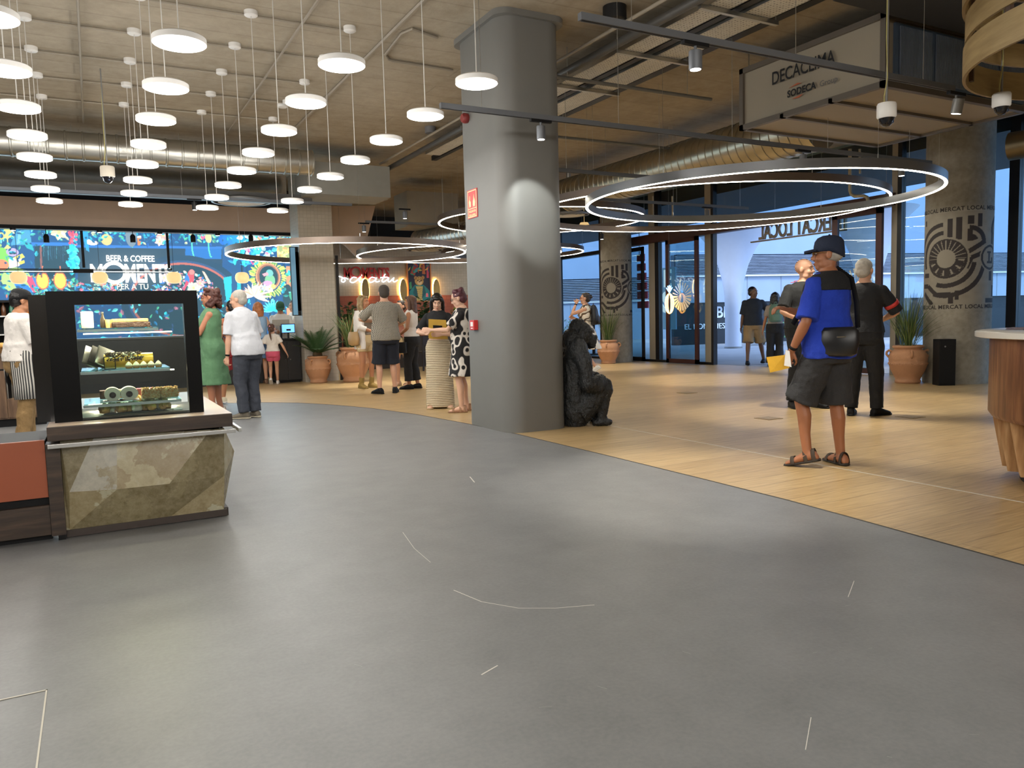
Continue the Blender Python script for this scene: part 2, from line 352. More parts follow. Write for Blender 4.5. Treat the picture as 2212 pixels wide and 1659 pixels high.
# decorated round pillars: pattern painted on the concrete as unrolled artwork (u = metres along the surface, v = height)
INK = (44, 38, 38)
def paint_pillar(W, z0, z1, concrete=(140, 134, 122)):
    C = Canvas(330, 200, -W/2, W/2, z0, z1, concrete)
    rng = np.random.RandomState(4); g = rng.rand(26, 42); gx = np.clip((C.X-C.X.min())/(W)*41, 0, 40.99); gy = np.clip((C.Y-z0)/(z1-z0)*25, 0, 24.99)
    i, j = gx.astype(int), gy.astype(int); fx, fy = gx-i, gy-j; i1 = np.minimum(i+1, 41); j1 = np.minimum(j+1, 25)
    nz = (g[j, i]*(1-fx)+g[j, i1]*fx)*(1-fy)+(g[j1, i]*(1-fx)+g[j1, i1]*fx)*fy
    C.a *= (.9+.2*nz)[..., None]
    return C
def pillar_art(C, ox, oz, s):
    """sun wheel left of centre, arcs, bars and the ringed letter; s = metres per unit (unit = panel height)"""
    X = lambda u: ox+u*s; Z = lambda v: oz+v*s
    E = lambda cx, cy, rx, ry, col, **k: C.ell(X(cx), Z(cy), rx*s, ry*s, col, **k)
    R = lambda x0, x1, y0, y1, col=INK: C.poly([(X(x0), Z(y0)), (X(x1), Z(y0)), (X(x1), Z(y1)), (X(x0), Z(y1))], col)
    bg = (140, 134, 122)
    for r, w in ((.80, .09), (.62, .09)): E(0, 0, r, r, INK, ring=1-w/r, a0=95, a1=200)
    for r, w in ((.62, .1), (.84, .1)): E(.0, -.02, r, r, INK, ring=1-w/r, a0=250, a1=352)
    E(0, -.1, .45, .36, INK, ring=.72, a0=235, a1=320)
    R(.02, .13, .46, .86); R(.2, .31, .4, .88); R(.42, .54, .72, .9); R(.62, .73, .66, .94); R(.42, .52, .36, .62)
    E(.45, .34, .38, .36, INK, ring=.72, a0=0, a1=90); E(.45, .34, .2, .18, INK, ring=.3, a0=20, a1=100)
    C.line([(X(.42), Z(.12)), (X(.82), Z(.36))], .1*s, INK); C.line([(X(.4), Z(-.22)), (X(.5), Z(.0)), (X(.8), Z(.12))], .1*s, INK)
    C.line([(X(-.62), Z(-.34)), (X(-.42), Z(-.34))], .1*s, INK); C.line([(X(-.66), Z(-.58)), (X(-.44), Z(-.58)), (X(-.2), Z(-.78)), (X(.12), Z(-.78)), (X(.12), Z(-.98))], .1*s, INK)
    C.line([(X(-.6), Z(-.74)), (X(-.3), Z(-1.0))], .1*s, INK); R(.2, .27, -.9, -.7); R(.86, 1.5, -.98, -.88)
    R(-.62, -.54, .76, .88); R(1.02, 1.12, .1, .6); E(1.35, .6, .34, .34, INK, ring=.7, a0=90, a1=200)
    R(.96, 1.08, -.5, -.2); R(1.1, 1.2, -.85, -.6)
    E(0, 0, .47, .47, bg); E(0, 0, .43, .43, INK)
    E(0, 0, .40, .40, bg)
    for k in range(24):
        a = math.radians(k*15+7.5); up = math.sin(a) > -.1
        w0, w1 = (.018, .045) if up else (.028, .052)
        c, sn = math.cos(a), math.sin(a)
        P = [(.2*c-w0*sn, .2*sn+w0*c), (.2*c+w0*sn, .2*sn-w0*c), (.41*c+w1*sn, .41*sn-w1*c), (.41*c-w1*sn, .41*sn+w1*c)]
        C.poly([(X(p), Z(q)) for p, q in P], INK)
        if not up and k % 2:
            P = [(.25*c-w0*.4*sn, .25*sn+w0*.4*c), (.25*c+w0*.4*sn, .25*sn-w0*.4*c), (.37*c+w1*.5*sn, .37*sn-w1*.5*c), (.37*c-w1*.5*sn, .37*sn+w1*.5*c)]; C.poly([(X(p), Z(q)) for p, q in P], bg)
    E(.98, -.0, .3, .3, bg); E(.98, 0, .27, .27, INK, ring=.82)
    R(.92, .98, -.13, .13); R(.88, 1.1, -.13, -.08); R(1.04, 1.1, -.13, .0); R(.88, 1.02, .09, .13)
def text_on_cyl(s, size, R, zc, a_start, m, name, parent):
    cu = bpy.data.curves.new('t', 'FONT'); cu.body = s; cu.size = size; cu.offset = size*.02; cu.resolution_u = 2; cu.space_character = 1.05
    o = bpy.data.objects.new('t', cu); COL.objects.link(o); dg = bpy.context.evaluated_depsgraph_get(); me = bpy.data.meshes.new_from_object(o.evaluated_get(dg)); bpy.data.objects.remove(o)
    for v in me.vertices:
        a = a_start+v.co.x/R; z = zc+v.co.y; v.co = ((R+.003)*math.cos(a), (R+.003)*math.sin(a), z)
    me.materials.clear(); me.materials.append(m); ob = bpy.data.objects.new(name, me); COL.objects.link(ob); ob.parent = parent; return ob
M_pcol = vcol_mat('printed_concrete', 0, .7); M_ink = mat('dark_ink', INK, .7, 0, 0)
def round_pillar(cx, cy, R, z0, z1):
    root = struct(empty('column', (cx, cy, 0)))
    b = MB(); b.lathe([(R, 0), (R, z0), (R, z0+.001)], 48, cap=False); b.lathe([(R, z1), (R, CEIL)], 48, cap=False); b.build('shaft', M_conc, root, smooth=True)
    facing = math.atan2(-cy, -cx)
    W = 2*PI*R; C = paint_pillar(W, z0, z1); H = (z1-z0)
    pillar_art(C, -.17*R/.47, (z0+z1)/2, H/2.0)
    C.mesh('printed_band', lambda X, Z: (R*np.cos(facing+X/R), R*np.sin(facing+X/R), Z), M_pcol, root)
    t = 'MERCAT LOCAL '*5
    text_on_cyl(t, .085*R/.47, R, z1+.02, facing-2.0, M_ink, 'lettering', root); text_on_cyl(t, .085*R/.47, R, z0-.07, facing-2.0, M_ink, 'lettering', root)
    return root
round_pillar(12.1, 7.42, .475, 1.24, 2.64)
round_pillar(12.04, 16.41, .40, 1.27, 2.56)

# fire point sign, call button, alarm sounder on the painted column
X0 = 3.76
sg = empty('fire_alarm_sign', (X0, 0, 0), 0, 'red fire alarm sign with hand and flames high on the grey column', 'sign')
p = atx(1022, 440, X0); M_red = mat('signal_red', (196, 44, 40), .5, 0, .03); M_cream = mat('cream_print', (240, 226, 170), .6, 0, 0)
y0, y1 = atx(1032, 440, X0).y, atx(1011, 440, X0).y; z0, z1 = p.z-.15, p.z+.15
sg.location = (X0, (y0+y1)/2, p.z); hw = (y1-y0)/2
b = MB(); b.box(-.008, 0, -hw, hw, -.155, .155); b.build('plate', M_red, sg)
fr = MB(); 
for a in ((-hw+.01, hw-.01, .135, .145), (-hw+.01, hw-.01, -.145, -.135), (-hw+.01, -hw+.02, -.145, .145), (hw-.02, hw-.01, -.145, .145), (-hw+.01, hw-.01, -.055, -.047)): fr.box(-.0095, -.008, *a)
fr.build('border', M_cream, sg)
# seen from -X the +Y side is on the left
b = MB(); b.prism([(.03, -.03), (.07, -.035), (.078, .03), (.066, .05), (.06, .02), (.058, .09), (.047, .09), (.045, .03), (.03, .03)], -.0105, -.008, 'yz'); b.build('hand_symbol', M_cream, sg)
b = MB(); b.prism([(-.03, -.035), (-.07, -.03), (-.078, .01), (-.062, .06), (-.058, .03), (-.048, .1), (-.036, .04), (-.024, .03), (-.02, -.01)], -.0105, -.008, 'yz'); b.build('flame_symbol', M_cream, sg)
text('lettering', 'PULSADOR', .034, M_cream, sg, (-.0085, .0, -.092), (PI/2, 0, -PI/2), .001, .001, 'CENTER'); text('lettering', 'DE ALARMA', .03, M_cream, sg, (-.0085, 0, -.13), (PI/2, 0, -PI/2), .001, .001, 'CENTER')
p = atx(1028, 702, X0); cp = empty('fire_call_button', (X0, p.y, p.z), 0, 'small red fire call button box with white square on the grey column', 'alarm button')
b = MB(); b.box(-.05, 0, -.055, .055, -.055, .055, bev=.006); b.build('housing', M_red, cp)
b = MB(); b.box(-.053, -.05, -.03, .03, -.015, .035); b.build('press_plate', M_white, cp); b = MB(); b.box(-.052, -.05, -.025, .025, -.04, -.03); b.build('instruction_strip', M_white, cp)
p = atx(1010, 256, X0); al = empty('fire_alarm_sounder', (X0, p.y, p.z), 0, 'dark red alarm sounder near the top of the grey column', 'alarm sounder')
b = MB(); b.lathe([(.05, 0), (.055, .02), (.055, .05), (.04, .07)], 20); o = b.build('sounder_body', mat('dark_red', (120, 40, 38), .5), al, smooth=True); o.rotation_euler = (0, -PI/2, 0)

# ------------------------------------------------------------------ ceiling services
def conduit(pts, r=.012, m=M_conduit, name='conduit', label=None, cat='conduit', group='conduits clipped to the ceiling', n=6):
    b = MB(); b.tube(pts, r, n); return tag(b.build(name, m, smooth=True), label, cat, group)
GX = [-3.4, -2.4, -1.4, -.4, .57, 1.57, 2.57]; GY = [5.17+.985*k for k in range(8)]
cz = CEIL-.02
for k, y in enumerate(GY): conduit([(-5, y+.06, cz), (GX[-1], y+.06, cz)], label='thin conduit along the row of ceiling roses, %s row from the camera' % ['first', 'second', 'third', 'fourth', 'fifth', 'sixth', 'seventh', 'eighth'][k])
conduit([(.07, 1, cz-.025), (.07, 13.2, cz-.025)], .014, label='thin conduit crossing all rows between the left pendant columns')
conduit([(2.07, 3, cz-.025), (2.07, 13.2, cz-.025)], .014, label='thin conduit crossing all rows between the right pendant columns')
conduit([(3.0, 3.5, cz), (3.0, 12.6, cz)], .022, label='thick conduit along the ceiling just right of the pendant lamps')
q = [atz(945, 82, cz), atz(890, 62, cz), atz(868, 72, cz), atz(832, 118, cz), atz(838, 128, cz), atz(850, 132, cz), atz(978, 152, cz)]
conduit([tuple(v) for v in q], .016, label='looped conduit bending beside the head of the grey column')
# conduits, pipes and trays running towards the back, right of the column
def runY(name, X, Y0, Y1, z, w, h, m, label, cat, group=None, round_=False):
    b = MB()
    if round_:
        b.tube([(X, Y0, z), (X, Y1, z)], w, 12)
    else: b.box(X-w/2, X+w/2, Y0, Y1, z-h/2, z+h/2)
    return tag(b.build(name, m, smooth=round_), label, cat, group)
def f_perf(N, L, co):
    v = N.new('ShaderNodeTexVoronoi'); v.inputs['Scale'].default_value = 26; v.inputs['Randomness'].default_value = .15; L.new(co, v.inputs['Vector'])
    c = ramp(N, L, v.outputs['Distance'], [(.22, (70, 68, 62)), (.32, (206, 202, 190))]); n = nnoise(N, L, co, 3, 4)
    return mixc(N, L, .3, c, ramp(N, L, n, [(.3, (150, 144, 130)), (.7, (216, 212, 200))]))
M_perf = pattern_mat('perforated_galvanised_tray', f_perf, .5, .0)
runY('service_pipe', 5.03, 4.6, 14, 4.05, .045, 0, mat('dark_grey_pipe', (82, 80, 76), .5, .2), 'dark grey pipe running beside the perforated cable trays', 'pipe', None, True)
runY('service_pipe', 4.9, 4.6, 14, 4.14, .02, 0, M_conduit, 'slim beige pipe beside the dark grey pipe on the ceiling', 'pipe', None, True)
for i, (x, w, y0, y1) in enumerate([(5.33, .26, 4.6, 12.5), (5.82, .34, 4.6, 11.5)]):
    r = empty('cable_tray', (x, 0, 4.05), 0, ['perforated cable tray hung nearest the grey column', 'wider perforated cable tray hung beside the air unit'][i], 'cable tray', 'perforated cable trays')
    b = MB(); b.box(-w/2, w/2, y0, y1, -.004, 0); b.build('tray_bottom', M_perf, r)
    for s in (-1, 1): b = MB(); b.box(s*w/2-.004, s*w/2+.004, y0, y1, -.004, .06); b.build('side_lip', M_galv, r)
runY('cable_channel', 5.56, 4.6, 13, 4.1, .09, .08, M_dark, 'dark rectangular cable channel between the two perforated trays', 'cable channel')
runY('cable_channel', 6.2, 4.9, 10, 4.16, .12, .1, M_dark, 'dark rectangular channel right of the wider perforated tray', 'cable channel')
for i, y in enumerate([5.6, 6.9, 8.2, 9.5, 10.8]):
    r = empty('tray_hanger', (0, y, 0), 0, 'strut under the cable trays, %s from the camera' % ['first', 'second', 'third', 'fourth', 'fifth'][i], 'hanger strut', 'struts under the cable trays')
    b = MB(); b.box(5.1, 6.1, -.02, .02, 4.0, 4.04); b.build('strut', M_galv, r)
    for x in (5.12, 6.08): b = MB(); b.tube([(x, 0, 4.0), (x, 0, CEIL)], .005, 6); b.build('threaded_rod', M_galv, r)
for i, (y, x0, x1, z) in enumerate([(7.7, 4.6, 7.2, 3.95), (10.2, 4.8, 9.0, 3.95)]):
    r = empty('cross_pipe', (0, y, z), 0, ['grey sprinkler pipe crossing below the trays near the column', 'grey sprinkler pipe crossing below the trays farther back'][i], 'pipe', 'sprinkler pipes')
    b = MB(); b.tube([(x0, 0, 0), (x1, 0, 0)], .022, 10); b.build('pipe_run', mat('grey_pipe', (108, 106, 100), .5, .2), r, smooth=True)
    for x in (x0+.4, x1-.4): b = MB(); b.tube([(x, 0, 0), (x, 0, CEIL-z)], .005, 6); b.build('threaded_rod', M_galv, r)
for i, (x, y) in enumerate([(3.3, 3.9), (7.3, 9.0), (8.2, 10.5)]):
    pass
# spiral ducts
def spiral_duct(name, p0, p1, R, label, pitch=.16, m=M_galv, bend=None):
    p0, p1 = Vector(p0), Vector(p1); d = (p1-p0); Ln = d.length; r = empty(name, p0, 0, label, 'duct', 'round spiral ducts'); d.normalize()
    b = MB(); n = int(Ln/pitch); pts = []; rad = []
    for k in range(n):
        s = k*pitch
        for ds, rr in ((0, R), (pitch*.84, R), (pitch*.88, R+.011), (pitch*.96, R+.011)): pts.append(d*(s+ds)); rad.append(rr)
    b.tube(pts, rad, 28); o = b.build('duct_shell', m, r, smooth=True)
    hm = MB()
    for k in range(int(Ln/2.4)):
        s = 1.0+k*2.4; q = d*s; hm.tube([q+Vector((-.02, 0, R)), q+Vector((-.02, 0, CEIL-p0.z))], .006, 6)
    hm.build('hanging_wires', M_galv, r); return r
Mduct = mat('warm_galvanised_duct', (176, 168, 148), .3, .95, .14, 4)
pd = atz(1500, 345, 3.72)
spiral_duct('spiral_duct', (pd.x, 7.35, 3.72), (pd.x, 19.6, 3.72), .34, 'large shiny spiral duct running back from the air unit', m=Mduct)
spiral_duct('spiral_duct', (-5, 12.95, 3.85), (3.5, 12.95, 3.85), .2, 'silver spiral duct crossing behind the pendant lamps', .22)
pk = atz(905, 520, 3.05); pk2 = atz(1110, 486, 3.05)
spiral_duct('spiral_duct', tuple(pk), tuple(pk2), .24, 'short silver spiral duct end seen behind the grey column', .14)
# bottom of dark zone: rectangular ducts at left back
b = MB(); b.box(-5, 3.2, 14.2, 14.9, 3.5, 3.85); tag(b.build('rectangular_duct', mat('polished_sheet', (170, 172, 174), .12, 1, .05)), 'polished rectangular duct mirroring the bright mural above the brown soffit', 'duct')
b = MB(); b.box(-5, 3.6, 14.0, 14.15, 3.34, 3.5); tag(b.build('cable_channel', mat('dark_grey_channel', (80, 78, 76), .5)), 'long dark grey channel under the polished duct', 'cable channel')
b = MB(); b.box(3.4, 4.9, 13.5, 14.4, 3.45, 4.0); tag(b.build('fan_box', mat('grey_unit_sheet', (140, 138, 130), .6, .2)), 'grey boxed fan unit hanging left of the grey column', 'fan unit')
b = MB(); b.box(6.1, 7.3, 15.8, 16.6, 3.25, 4.0); tag(b.build('fan_box', mat('beige_unit_sheet', (138, 128, 112), .7, .1)), 'beige boxed unit hanging over the alcove with the red sign', 'fan unit')
def vent(px, py, z, R, label, neck=.9):
    p = atz(px, py, z); r = empty('ceiling_diffuser', p, 0, label, 'air diffuser', 'round ceiling diffusers')
    b = MB(); b.lathe([(R*.3, .12), (R, .03), (R, 0), (R*.93, 0)], 32, cap=False); b.build('outer_cone', M_alu, r, smooth=True)
    for f in (.78, .58, .38): b = MB(); b.lathe([(R*f, -.005), (R*f*.86, .03)], 28, cap=False); b.build('ring_vane', M_white, r, smooth=True)
    b = MB(); b.lathe([(.0001, .012), (R*.2, .012), (R*.2, .02)], 20); b.build('centre_disc', M_white, r)
    b = MB(); b.tube([(0, 0, .1), (0, 0, min(neck, CEIL-z))], .05, 12); b.build('neck_duct', M_galv, r, smooth=True)
vent(1230, 465, 3.35, .42, 'round diffuser just right of the grey column'); vent(522, 437, 3.35, .5, 'round diffuser at the left above the brown soffit', .14); vent(918, 541, 2.95, .45, 'round diffuser over the alcove between the ring lamps'); vent(780, 430, 3.5, .5, 'round diffuser left of the grey column above the soffit')

# air handling unit with printed maker names
ah = empty('air_handling_unit', (7.05, 5.1, 3.4), 0, 'large hanging air handling unit with black lettering and louvred front', 'air handling unit')
W_, D_, H_ = 2.55, 1.95, .72
Mpan = mat('beige_unit_panel', (164, 154, 136), .6, 0, .03, 2); Mfr = mat('unit_frame_profile', (112, 104, 94), .5, .3, .03)
b = MB(); b.box(.03, W_, .03, D_, .03, H_-.03); b.build('body', Mpan, ah)
fr = MB()
for x in (0, W_-.05):
    for y in (0, D_-.05): fr.box(x, x+.06, y, y+.06, 0, H_)
for z in (0, H_-.06):
    for x in (0, W_-.05): fr.box(x, x+.06, 0, D_, z, z+.06)
    for y in (0, D_-.05): fr.box(0, W_, y, y+.06, z, z+.06)
for y in (.62, 1.28): fr.box(0, W_, y, y+.05, 0, .045)
fr.build('frame', Mfr, ah)
lv = MB(); lv.box(.16, W_-.1, .005, .03, .08, H_-.08); lv.build('louvre_frame', mat('blue_grey_steel', (104, 124, 150), .5, .3), ah)
for i in range(4):
    b = MB(); x0 = .22+i*.58
    for k in range(26): b.box(x0+k*.02, x0+k*.02+.008, -.012, .005, .11, H_-.11)
    b.box(x0, x0+.53, .0, .006, .11, H_-.11); b.build('louvre_panel', mat('louvre_steel', (160, 174, 192), .45, .5), ah)
Mk = mat('black_print', (24, 24, 26), .6, 0, 0)
text('lettering', 'DECACLIMA', .2, Mk, ah, (-.004, 1.45, .40), (PI/2, 0, -PI/2), .001, .002, 'LEFT', .78, 1)
text('lettering', 'SODECA', .105, Mk, ah, (-.004, 1.22, .2), (PI/2, 0, -PI/2), .001, .003, 'LEFT', .95, 1); text('lettering', 'Group', .085, mat('grey_print', (110, 110, 112), .6, 0, 0), ah, (-.004, .78, .2), (PI/2, 0, -PI/2), .001, 0)
b = MB(); b.prism([(1.2, .3), (1.02, .31), (1.08, .325)], -.003, 0, 'yz'); b.prism([(1.16, .17), (1.0, .19), (1.06, .16)], -.003, 0, 'yz'); b.build('logo_marks', mat('orange_print', (186, 96, 60), .6, 0, 0), ah)
for x in (.1, W_-.1):
    for y in (.05, D_-.05): b = MB(); b.tube([(x, y, H_), (x, y, .9)], .006, 6); b.build('threaded_rod', M_galv, ah)
sbox('beam_1', mat('dark_beam', (34, 36, 40), .7), 6.1, 12.7, 4.2, 4.95, 4.0, CEIL)
sbox('beam_2', mat('dark_beam', (34, 36, 40), .7), 9.9, 12.7, 4.95, 5.3, 3.95, CEIL)

# ------------------------------------------------------------------ lighting tracks and spots
SPOT = 130
def spot_head(x, y, ztop, label, m=M_trackg, r=.045, h=.13, tilt=0, aim=None, power=None, rod=.03):
    t = empty('track_spotlight', (x, y, ztop), 0, label, 'spotlight', 'track spotlights')
    b = MB(); b.box(-.11, .11, -.018, .018, -.025, 0); b.build('adapter', M_black, t)
    b = MB(); b.tube([(0, 0, -.02), (0, 0, -.03-rod)], .01, 8); b.build('stem', m, t)
    hd = MB(); hd.lathe([(r*.96, 0), (r, .004), (r, h), (r*.9, h+.004)], 24); o = hd.build('head', m, t, (0, 0, -.03-rod-h), smooth=True); o.rotation_euler = (tilt, 0, 0)
    le = MB(); le.lathe([(.0001, -.002), (r*.8, -.002), (r*.8, .004)], 20); l = le.build('lens', mat('spot_lens', (255, 250, 240), .4, 0, 0, emit=6), o)
    L_ = bpy.data.lights.new('spot_light', 'SPOT'); L_.energy = power or SPOT; L_.spot_size = math.radians(42 if aim else 62); L_.spot_blend = .4 if aim else .6; L_.shadow_soft_size = .04; L_.color = (.95, 1, .98) if aim else (1, .93, .8)
    lo = bpy.data.objects.new('spot_light', L_); COL.objects.link(lo)
    pos = Vector((x, y, ztop-.05-rod-h)); lo.location = pos; d = (Vector(aim)-pos) if aim else Vector((0, 0, -1)); lo.rotation_euler = d.to_track_quat('-Z', 'Y').to_euler()
    return t
def track(x0, x1, y, z, label, spots=()):
    r = empty('lighting_track', (0, y, z), 0, label, 'lighting track', 'grey lighting tracks')
    b = MB(); b.box(x0, x1, -.02, .02, -.02, .025); b.build('rail', M_trackg, r); b = MB(); b.box(x0+.01, x1-.01, -.008, .008, -.022, -.019); b.build('contact_slot', M_black, r)
    x = x0+.4
    while x < x1: b = MB(); b.tube([(x, 0, .02), (x, 0, CEIL-z)], .0025, 5); b.build('suspension_wire', M_steel, r); x += 1.5
track(atz(1243, 42, 3.05).x, 6.58, 4.11, 3.05, 'grey lighting track crossing in front of the air unit')
track(atz(944, 233, 3.05).x, 9.6, 6.27, 3.05, 'long grey lighting track passing in front of the grey column')
track(5.0, 7.0, 8.38, 3.05, 'short grey lighting track behind the grey column')
track(7.2, 10.8, 10.6, 3.12, 'grey lighting track seen through the big ring lamp')
track(-5, 4.2, 13.6, 3.3, 'grey lighting track along the front of the brown soffit')
track(4.9, 9.5, 15.0, 3.2, 'grey lighting track above the alcove seating')
track(5.5, 10.5, 17.8, 3.1, 'grey lighting track nearest the alcove wall')
for i, (px, py, Y, zt) in enumerate([(1502, 100, 4.11, 3.03), (2066, 195, 4.11, 3.03), (1168, 262, 6.27, 3.03), (1735, 325, 6.27, 3.03), (1948, 345, 6.27, 3.03), (1527, 400, 10.6, 3.1), (1805, 415, 10.6, 3.1),
        (420, 440, 13.6, 3.28), (873, 425, 13.6, 3.28), (785, 462, 15.0, 3.18), (1300, 500, 15.0, 3.18)]):
    x = aty(px, py, Y).x
    lab = ['grey cylinder spotlight on the nearest track, left of the air unit', 'bright metal cylinder spotlight beside the bent wood canopy', 'grey cylinder spotlight in front of the grey column', 'spotlight under the air unit on the long track', 'spotlight over the big ring lamp at the right', 'small spotlight seen inside the big ring lamp', 'small lit spotlight inside the smaller ring at right', 'dark spotlight hanging before the brown soffit at left', 'grey spotlight left of the grey column above the alcove', 'grey spotlight over the alcove with the red sign', 'dark spotlight beside the farther patterned pillar'][i]
    big = i in (0, 1, 2); spot_head(x, Y, zt, lab, M_alu if i == 1 else (M_dark if i in (7, 10) else M_trackg), .045 if i < 2 else .04, .12, tilt=.2 if i == 1 else 0, aim=(4.06, 7.0, 2.3) if i == 2 else None, power=48 if i == 2 else None)

# ------------------------------------------------------------------ disc pendants
PEND = 6.2
def pendant_proto():
    r = empty('disc_pendant_lamp')
    b = MB(); b.lathe([(.0001, .045), (.14, .045), (.155, .035), (.155, .002), (.148, 0)], 40, cap=False); b.build('shade', M_white, r, smooth=True)
    b = MB(); b.lathe([(.0001, -.001), (.148, -.001), (.15, .006)], 40, cap=False); b.build('diffuser', M_emit, r, smooth=True)
    b = MB(); b.tube([(0, 0, .045), (0, 0, CEIL-2.91-.05)], .004, 6); b.build('cord', M_cable, r)
    b = MB(); b.lathe([(.0001, 0), (.055, 0), (.065, .008), (.065, .05), (.0001, .05)], 28, cap=False); b.build('ceiling_rose', M_white, r, (0, 0, CEIL-2.91-.05), smooth=True)
    return r
LD = bpy.data.lights.new('pendant_light', 'POINT'); LD.shadow_soft_size = .1; LD.energy = PEND; LD.color = (1, .97, .92)
proto = pendant_proto(); first = True
ordr = ['nearest', 'second', 'third', 'fourth', 'fifth', 'sixth', 'seventh', 'farthest']; colw = {3: 'first', 4: 'second', 5: 'third', 6: 'fourth'}
LD_fill = LD.copy(); LD_fill.energy = 30  # stronger copy for unseen lamps added behind the camera to brighten the foreground
def place_pendant(x, y, lab, ld=LD):
    global first
    o = proto if first else copy_tree(proto); first = False
    o.location = (x, y, 2.91); tag(o, lab, 'pendant lamp', 'white disc pendant lamps')
    l = bpy.data.objects.new('pendant_light', ld); COL.objects.link(l); l.location = (x, y, 2.79)
for i, x in enumerate(GX):
    for k, y in enumerate(GY):
        if i >= 3: lab = 'white disc pendant lamp, %s one in the %s column of lamps from the left' % (ordr[k], colw[i])
        else: lab = 'white disc pendant lamp hanging over the kiosk beyond the left edge, row %s' % ordr[k]
        place_pendant(x, y, lab)
for i, x in enumerate([-4.5, -2.5, -.5, 1.5, 3.5]):
    for k, y in enumerate([-6.5, -4.5, -2.5, -.6]): place_pendant(x, y, 'white disc pendant lamp added out of view behind the camera to brighten the grey floor', LD_fill)

# ------------------------------------------------------------------ ring lamps
def ring_lamp(cx, cy, z, R, label, m=M_bronze, h=.11, t=.045, power=60, n=120):
    r = empty('ring_lamp', (cx, cy, z), 0, label, 'ring lamp', 'hanging ring lamps')
    b = MB(); sect = [(R-t, 0.006), (R-t, h), (R, h), (R, .006)]
    rings = [[((rr)*math.cos(2*PI*j/n), rr*math.sin(2*PI*j/n), zz) for rr, zz in sect] for j in range(n)]
    rings.append(rings[0]); b.loft(rings, cap=False); b.build('band', m, r, smooth=True)
    s = MB(); sect = [(R-t+.006, .0), (R-t+.006, .012), (R-.004, .012), (R-.004, .0)]
    rings = [[((rr)*math.cos(2*PI*j/n), rr*math.sin(2*PI*j/n), zz) for rr, zz in sect] for j in range(n)]; rings.append(rings[0])
    s.loft(rings, cap=False); s.build('light_strip', M_strip, r, smooth=True)
    for k in range(6):
        a = 2*PI*(k+.3)/6; b = MB(); b.tube([((R-t/2)*math.cos(a), (R-t/2)*math.sin(a), h), ((R-t/2)*math.cos(a), (R-t/2)*math.sin(a), CEIL-z)], .0018, 5); b.tube([((R-t/2)*math.cos(a), (R-t/2)*math.sin(a), h), ((R-t/2)*math.cos(a), (R-t/2)*math.sin(a), h+.05)], .006, 6); b.build('suspension_wire', M_steel, r)
ring_lamp(8.145, 7.873, 2.73, 2.33, 'largest looking ring lamp, grey outside, hanging over the men at right', mat('silver_grey_band', (136, 138, 142), .35, .5, .03))
ring_lamp(9.02, 9.95, 2.89, 2.9, 'bronze ring lamp behind the biggest ring, reaching left to the column')
ring_lamp(7.78, 13.02, 3.06, 2.0, 'bronze ring lamp peeking out on both sides of the grey column, high')
ring_lamp(4.52, 14.95, 2.54, 2.3, 'wide bronze ring lamp circling the tiled pillar at left')
ring_lamp(7.39, 15.98, 2.66, 2.3, 'bronze ring lamp hanging before the alcove wall with the painting')
ring_lamp(9.8, 17.9, 2.9, 1.87, 'smallest bronze ring lamp behind the grey column over the far floor')

# domes, detectors, speakers
def dome_camera(px, py, Y, label, m=M_white, hang=True, s=1):
    p = aty(px, py, Y); r = empty('dome_camera', p, 0, label, 'security camera', 'dome security cameras')
    b = MB(); b.lathe([(.06*s, -.0), (.07*s, .012), (.07*s, .1*s), (.064*s, .112*s), (.0001, .114*s)], 28, cap=False); b.build('housing', m, r, smooth=True)
    b = MB(); b.lathe([(.0001, -.062*s), (.025*s, -.056*s), (.045*s, -.035*s), (.056*s, 0)], 24, cap=False); d = b.build('dome', mat('smoked_dome', (22, 22, 26), .08, 0, 0), r, smooth=True)
    b = MB(); b.ell((.01, -.04*s, -.03*s), (.014, .014, .014)); b.build('lens', mat('lens_black', (60, 70, 90), .05, .5, 0), d, smooth=True)
    b = MB(); b.tube([(0, 0, .11*s), (0, 0, CEIL-p.z)], .008, 8); b.build('drop_rod', M_alu, r)
    b = MB(); b.tube([(0, 0, CEIL-p.z), (-.012, 0, .6), (-.01, -.01, .3), (-.03, 0, .16), (-.03, 0, .1)], .004, 5); b.build('cable', mat('yellow_cable', (186, 176, 110), .6, 0, 0), r)
dome_camera(1915, 256, 3.9, 'white dome security camera hanging below the air unit'); dome_camera(2163, 232, 3.4, 'white dome security camera hanging under the bent wood canopy', s=.9)
dome_camera(233, 383, 10.6, 'beige dome security camera hanging far left before the polished duct', mat('beige_plastic', (196, 188, 172), .5), s=1.15)
def cyl_dev(px, py, z, R, h, m, name, label, cat):
    p = atz(px, py, z); b = MB(); b.lathe([(.0001, 0), (R*.9, 0), (R, .01), (R, h), (.0001, h)], 24, cap=False); tag(b.build(name, m, loc=p, smooth=True), label, cat)
cyl_dev(1328, 46, CEIL-.14, .12, .14, M_dark, 'ceiling_speaker', 'dark round loudspeaker fixed to the concrete ceiling above the nearest track', 'loudspeaker')
cyl_dev(930, 288, CEIL-.1, .09, .1, mat('grey_plastic', (110, 110, 112), .5), 'ceiling_speaker', 'small grey round speaker on the ceiling left of the column', 'loudspeaker')
cyl_dev(610, 232, CEIL-.04, .07, .04, M_white, 'smoke_detector', 'white smoke detector on the ceiling among the pendant cords', 'smoke detector')
cyl_dev(1293, 120, CEIL-.03, .05, .03, M_white, 'smoke_detector', 'white smoke detector on bare concrete right of the column head', 'smoke detector')
b = MB(); p = aty(1262, 490, 15.5); b.lathe([(.16, -.02), (.09, .1), (.0001, .1)], 28, cap=False); b.tube([(0, 0, .1), (0, 0, CEIL-p.z)], .004, 5)
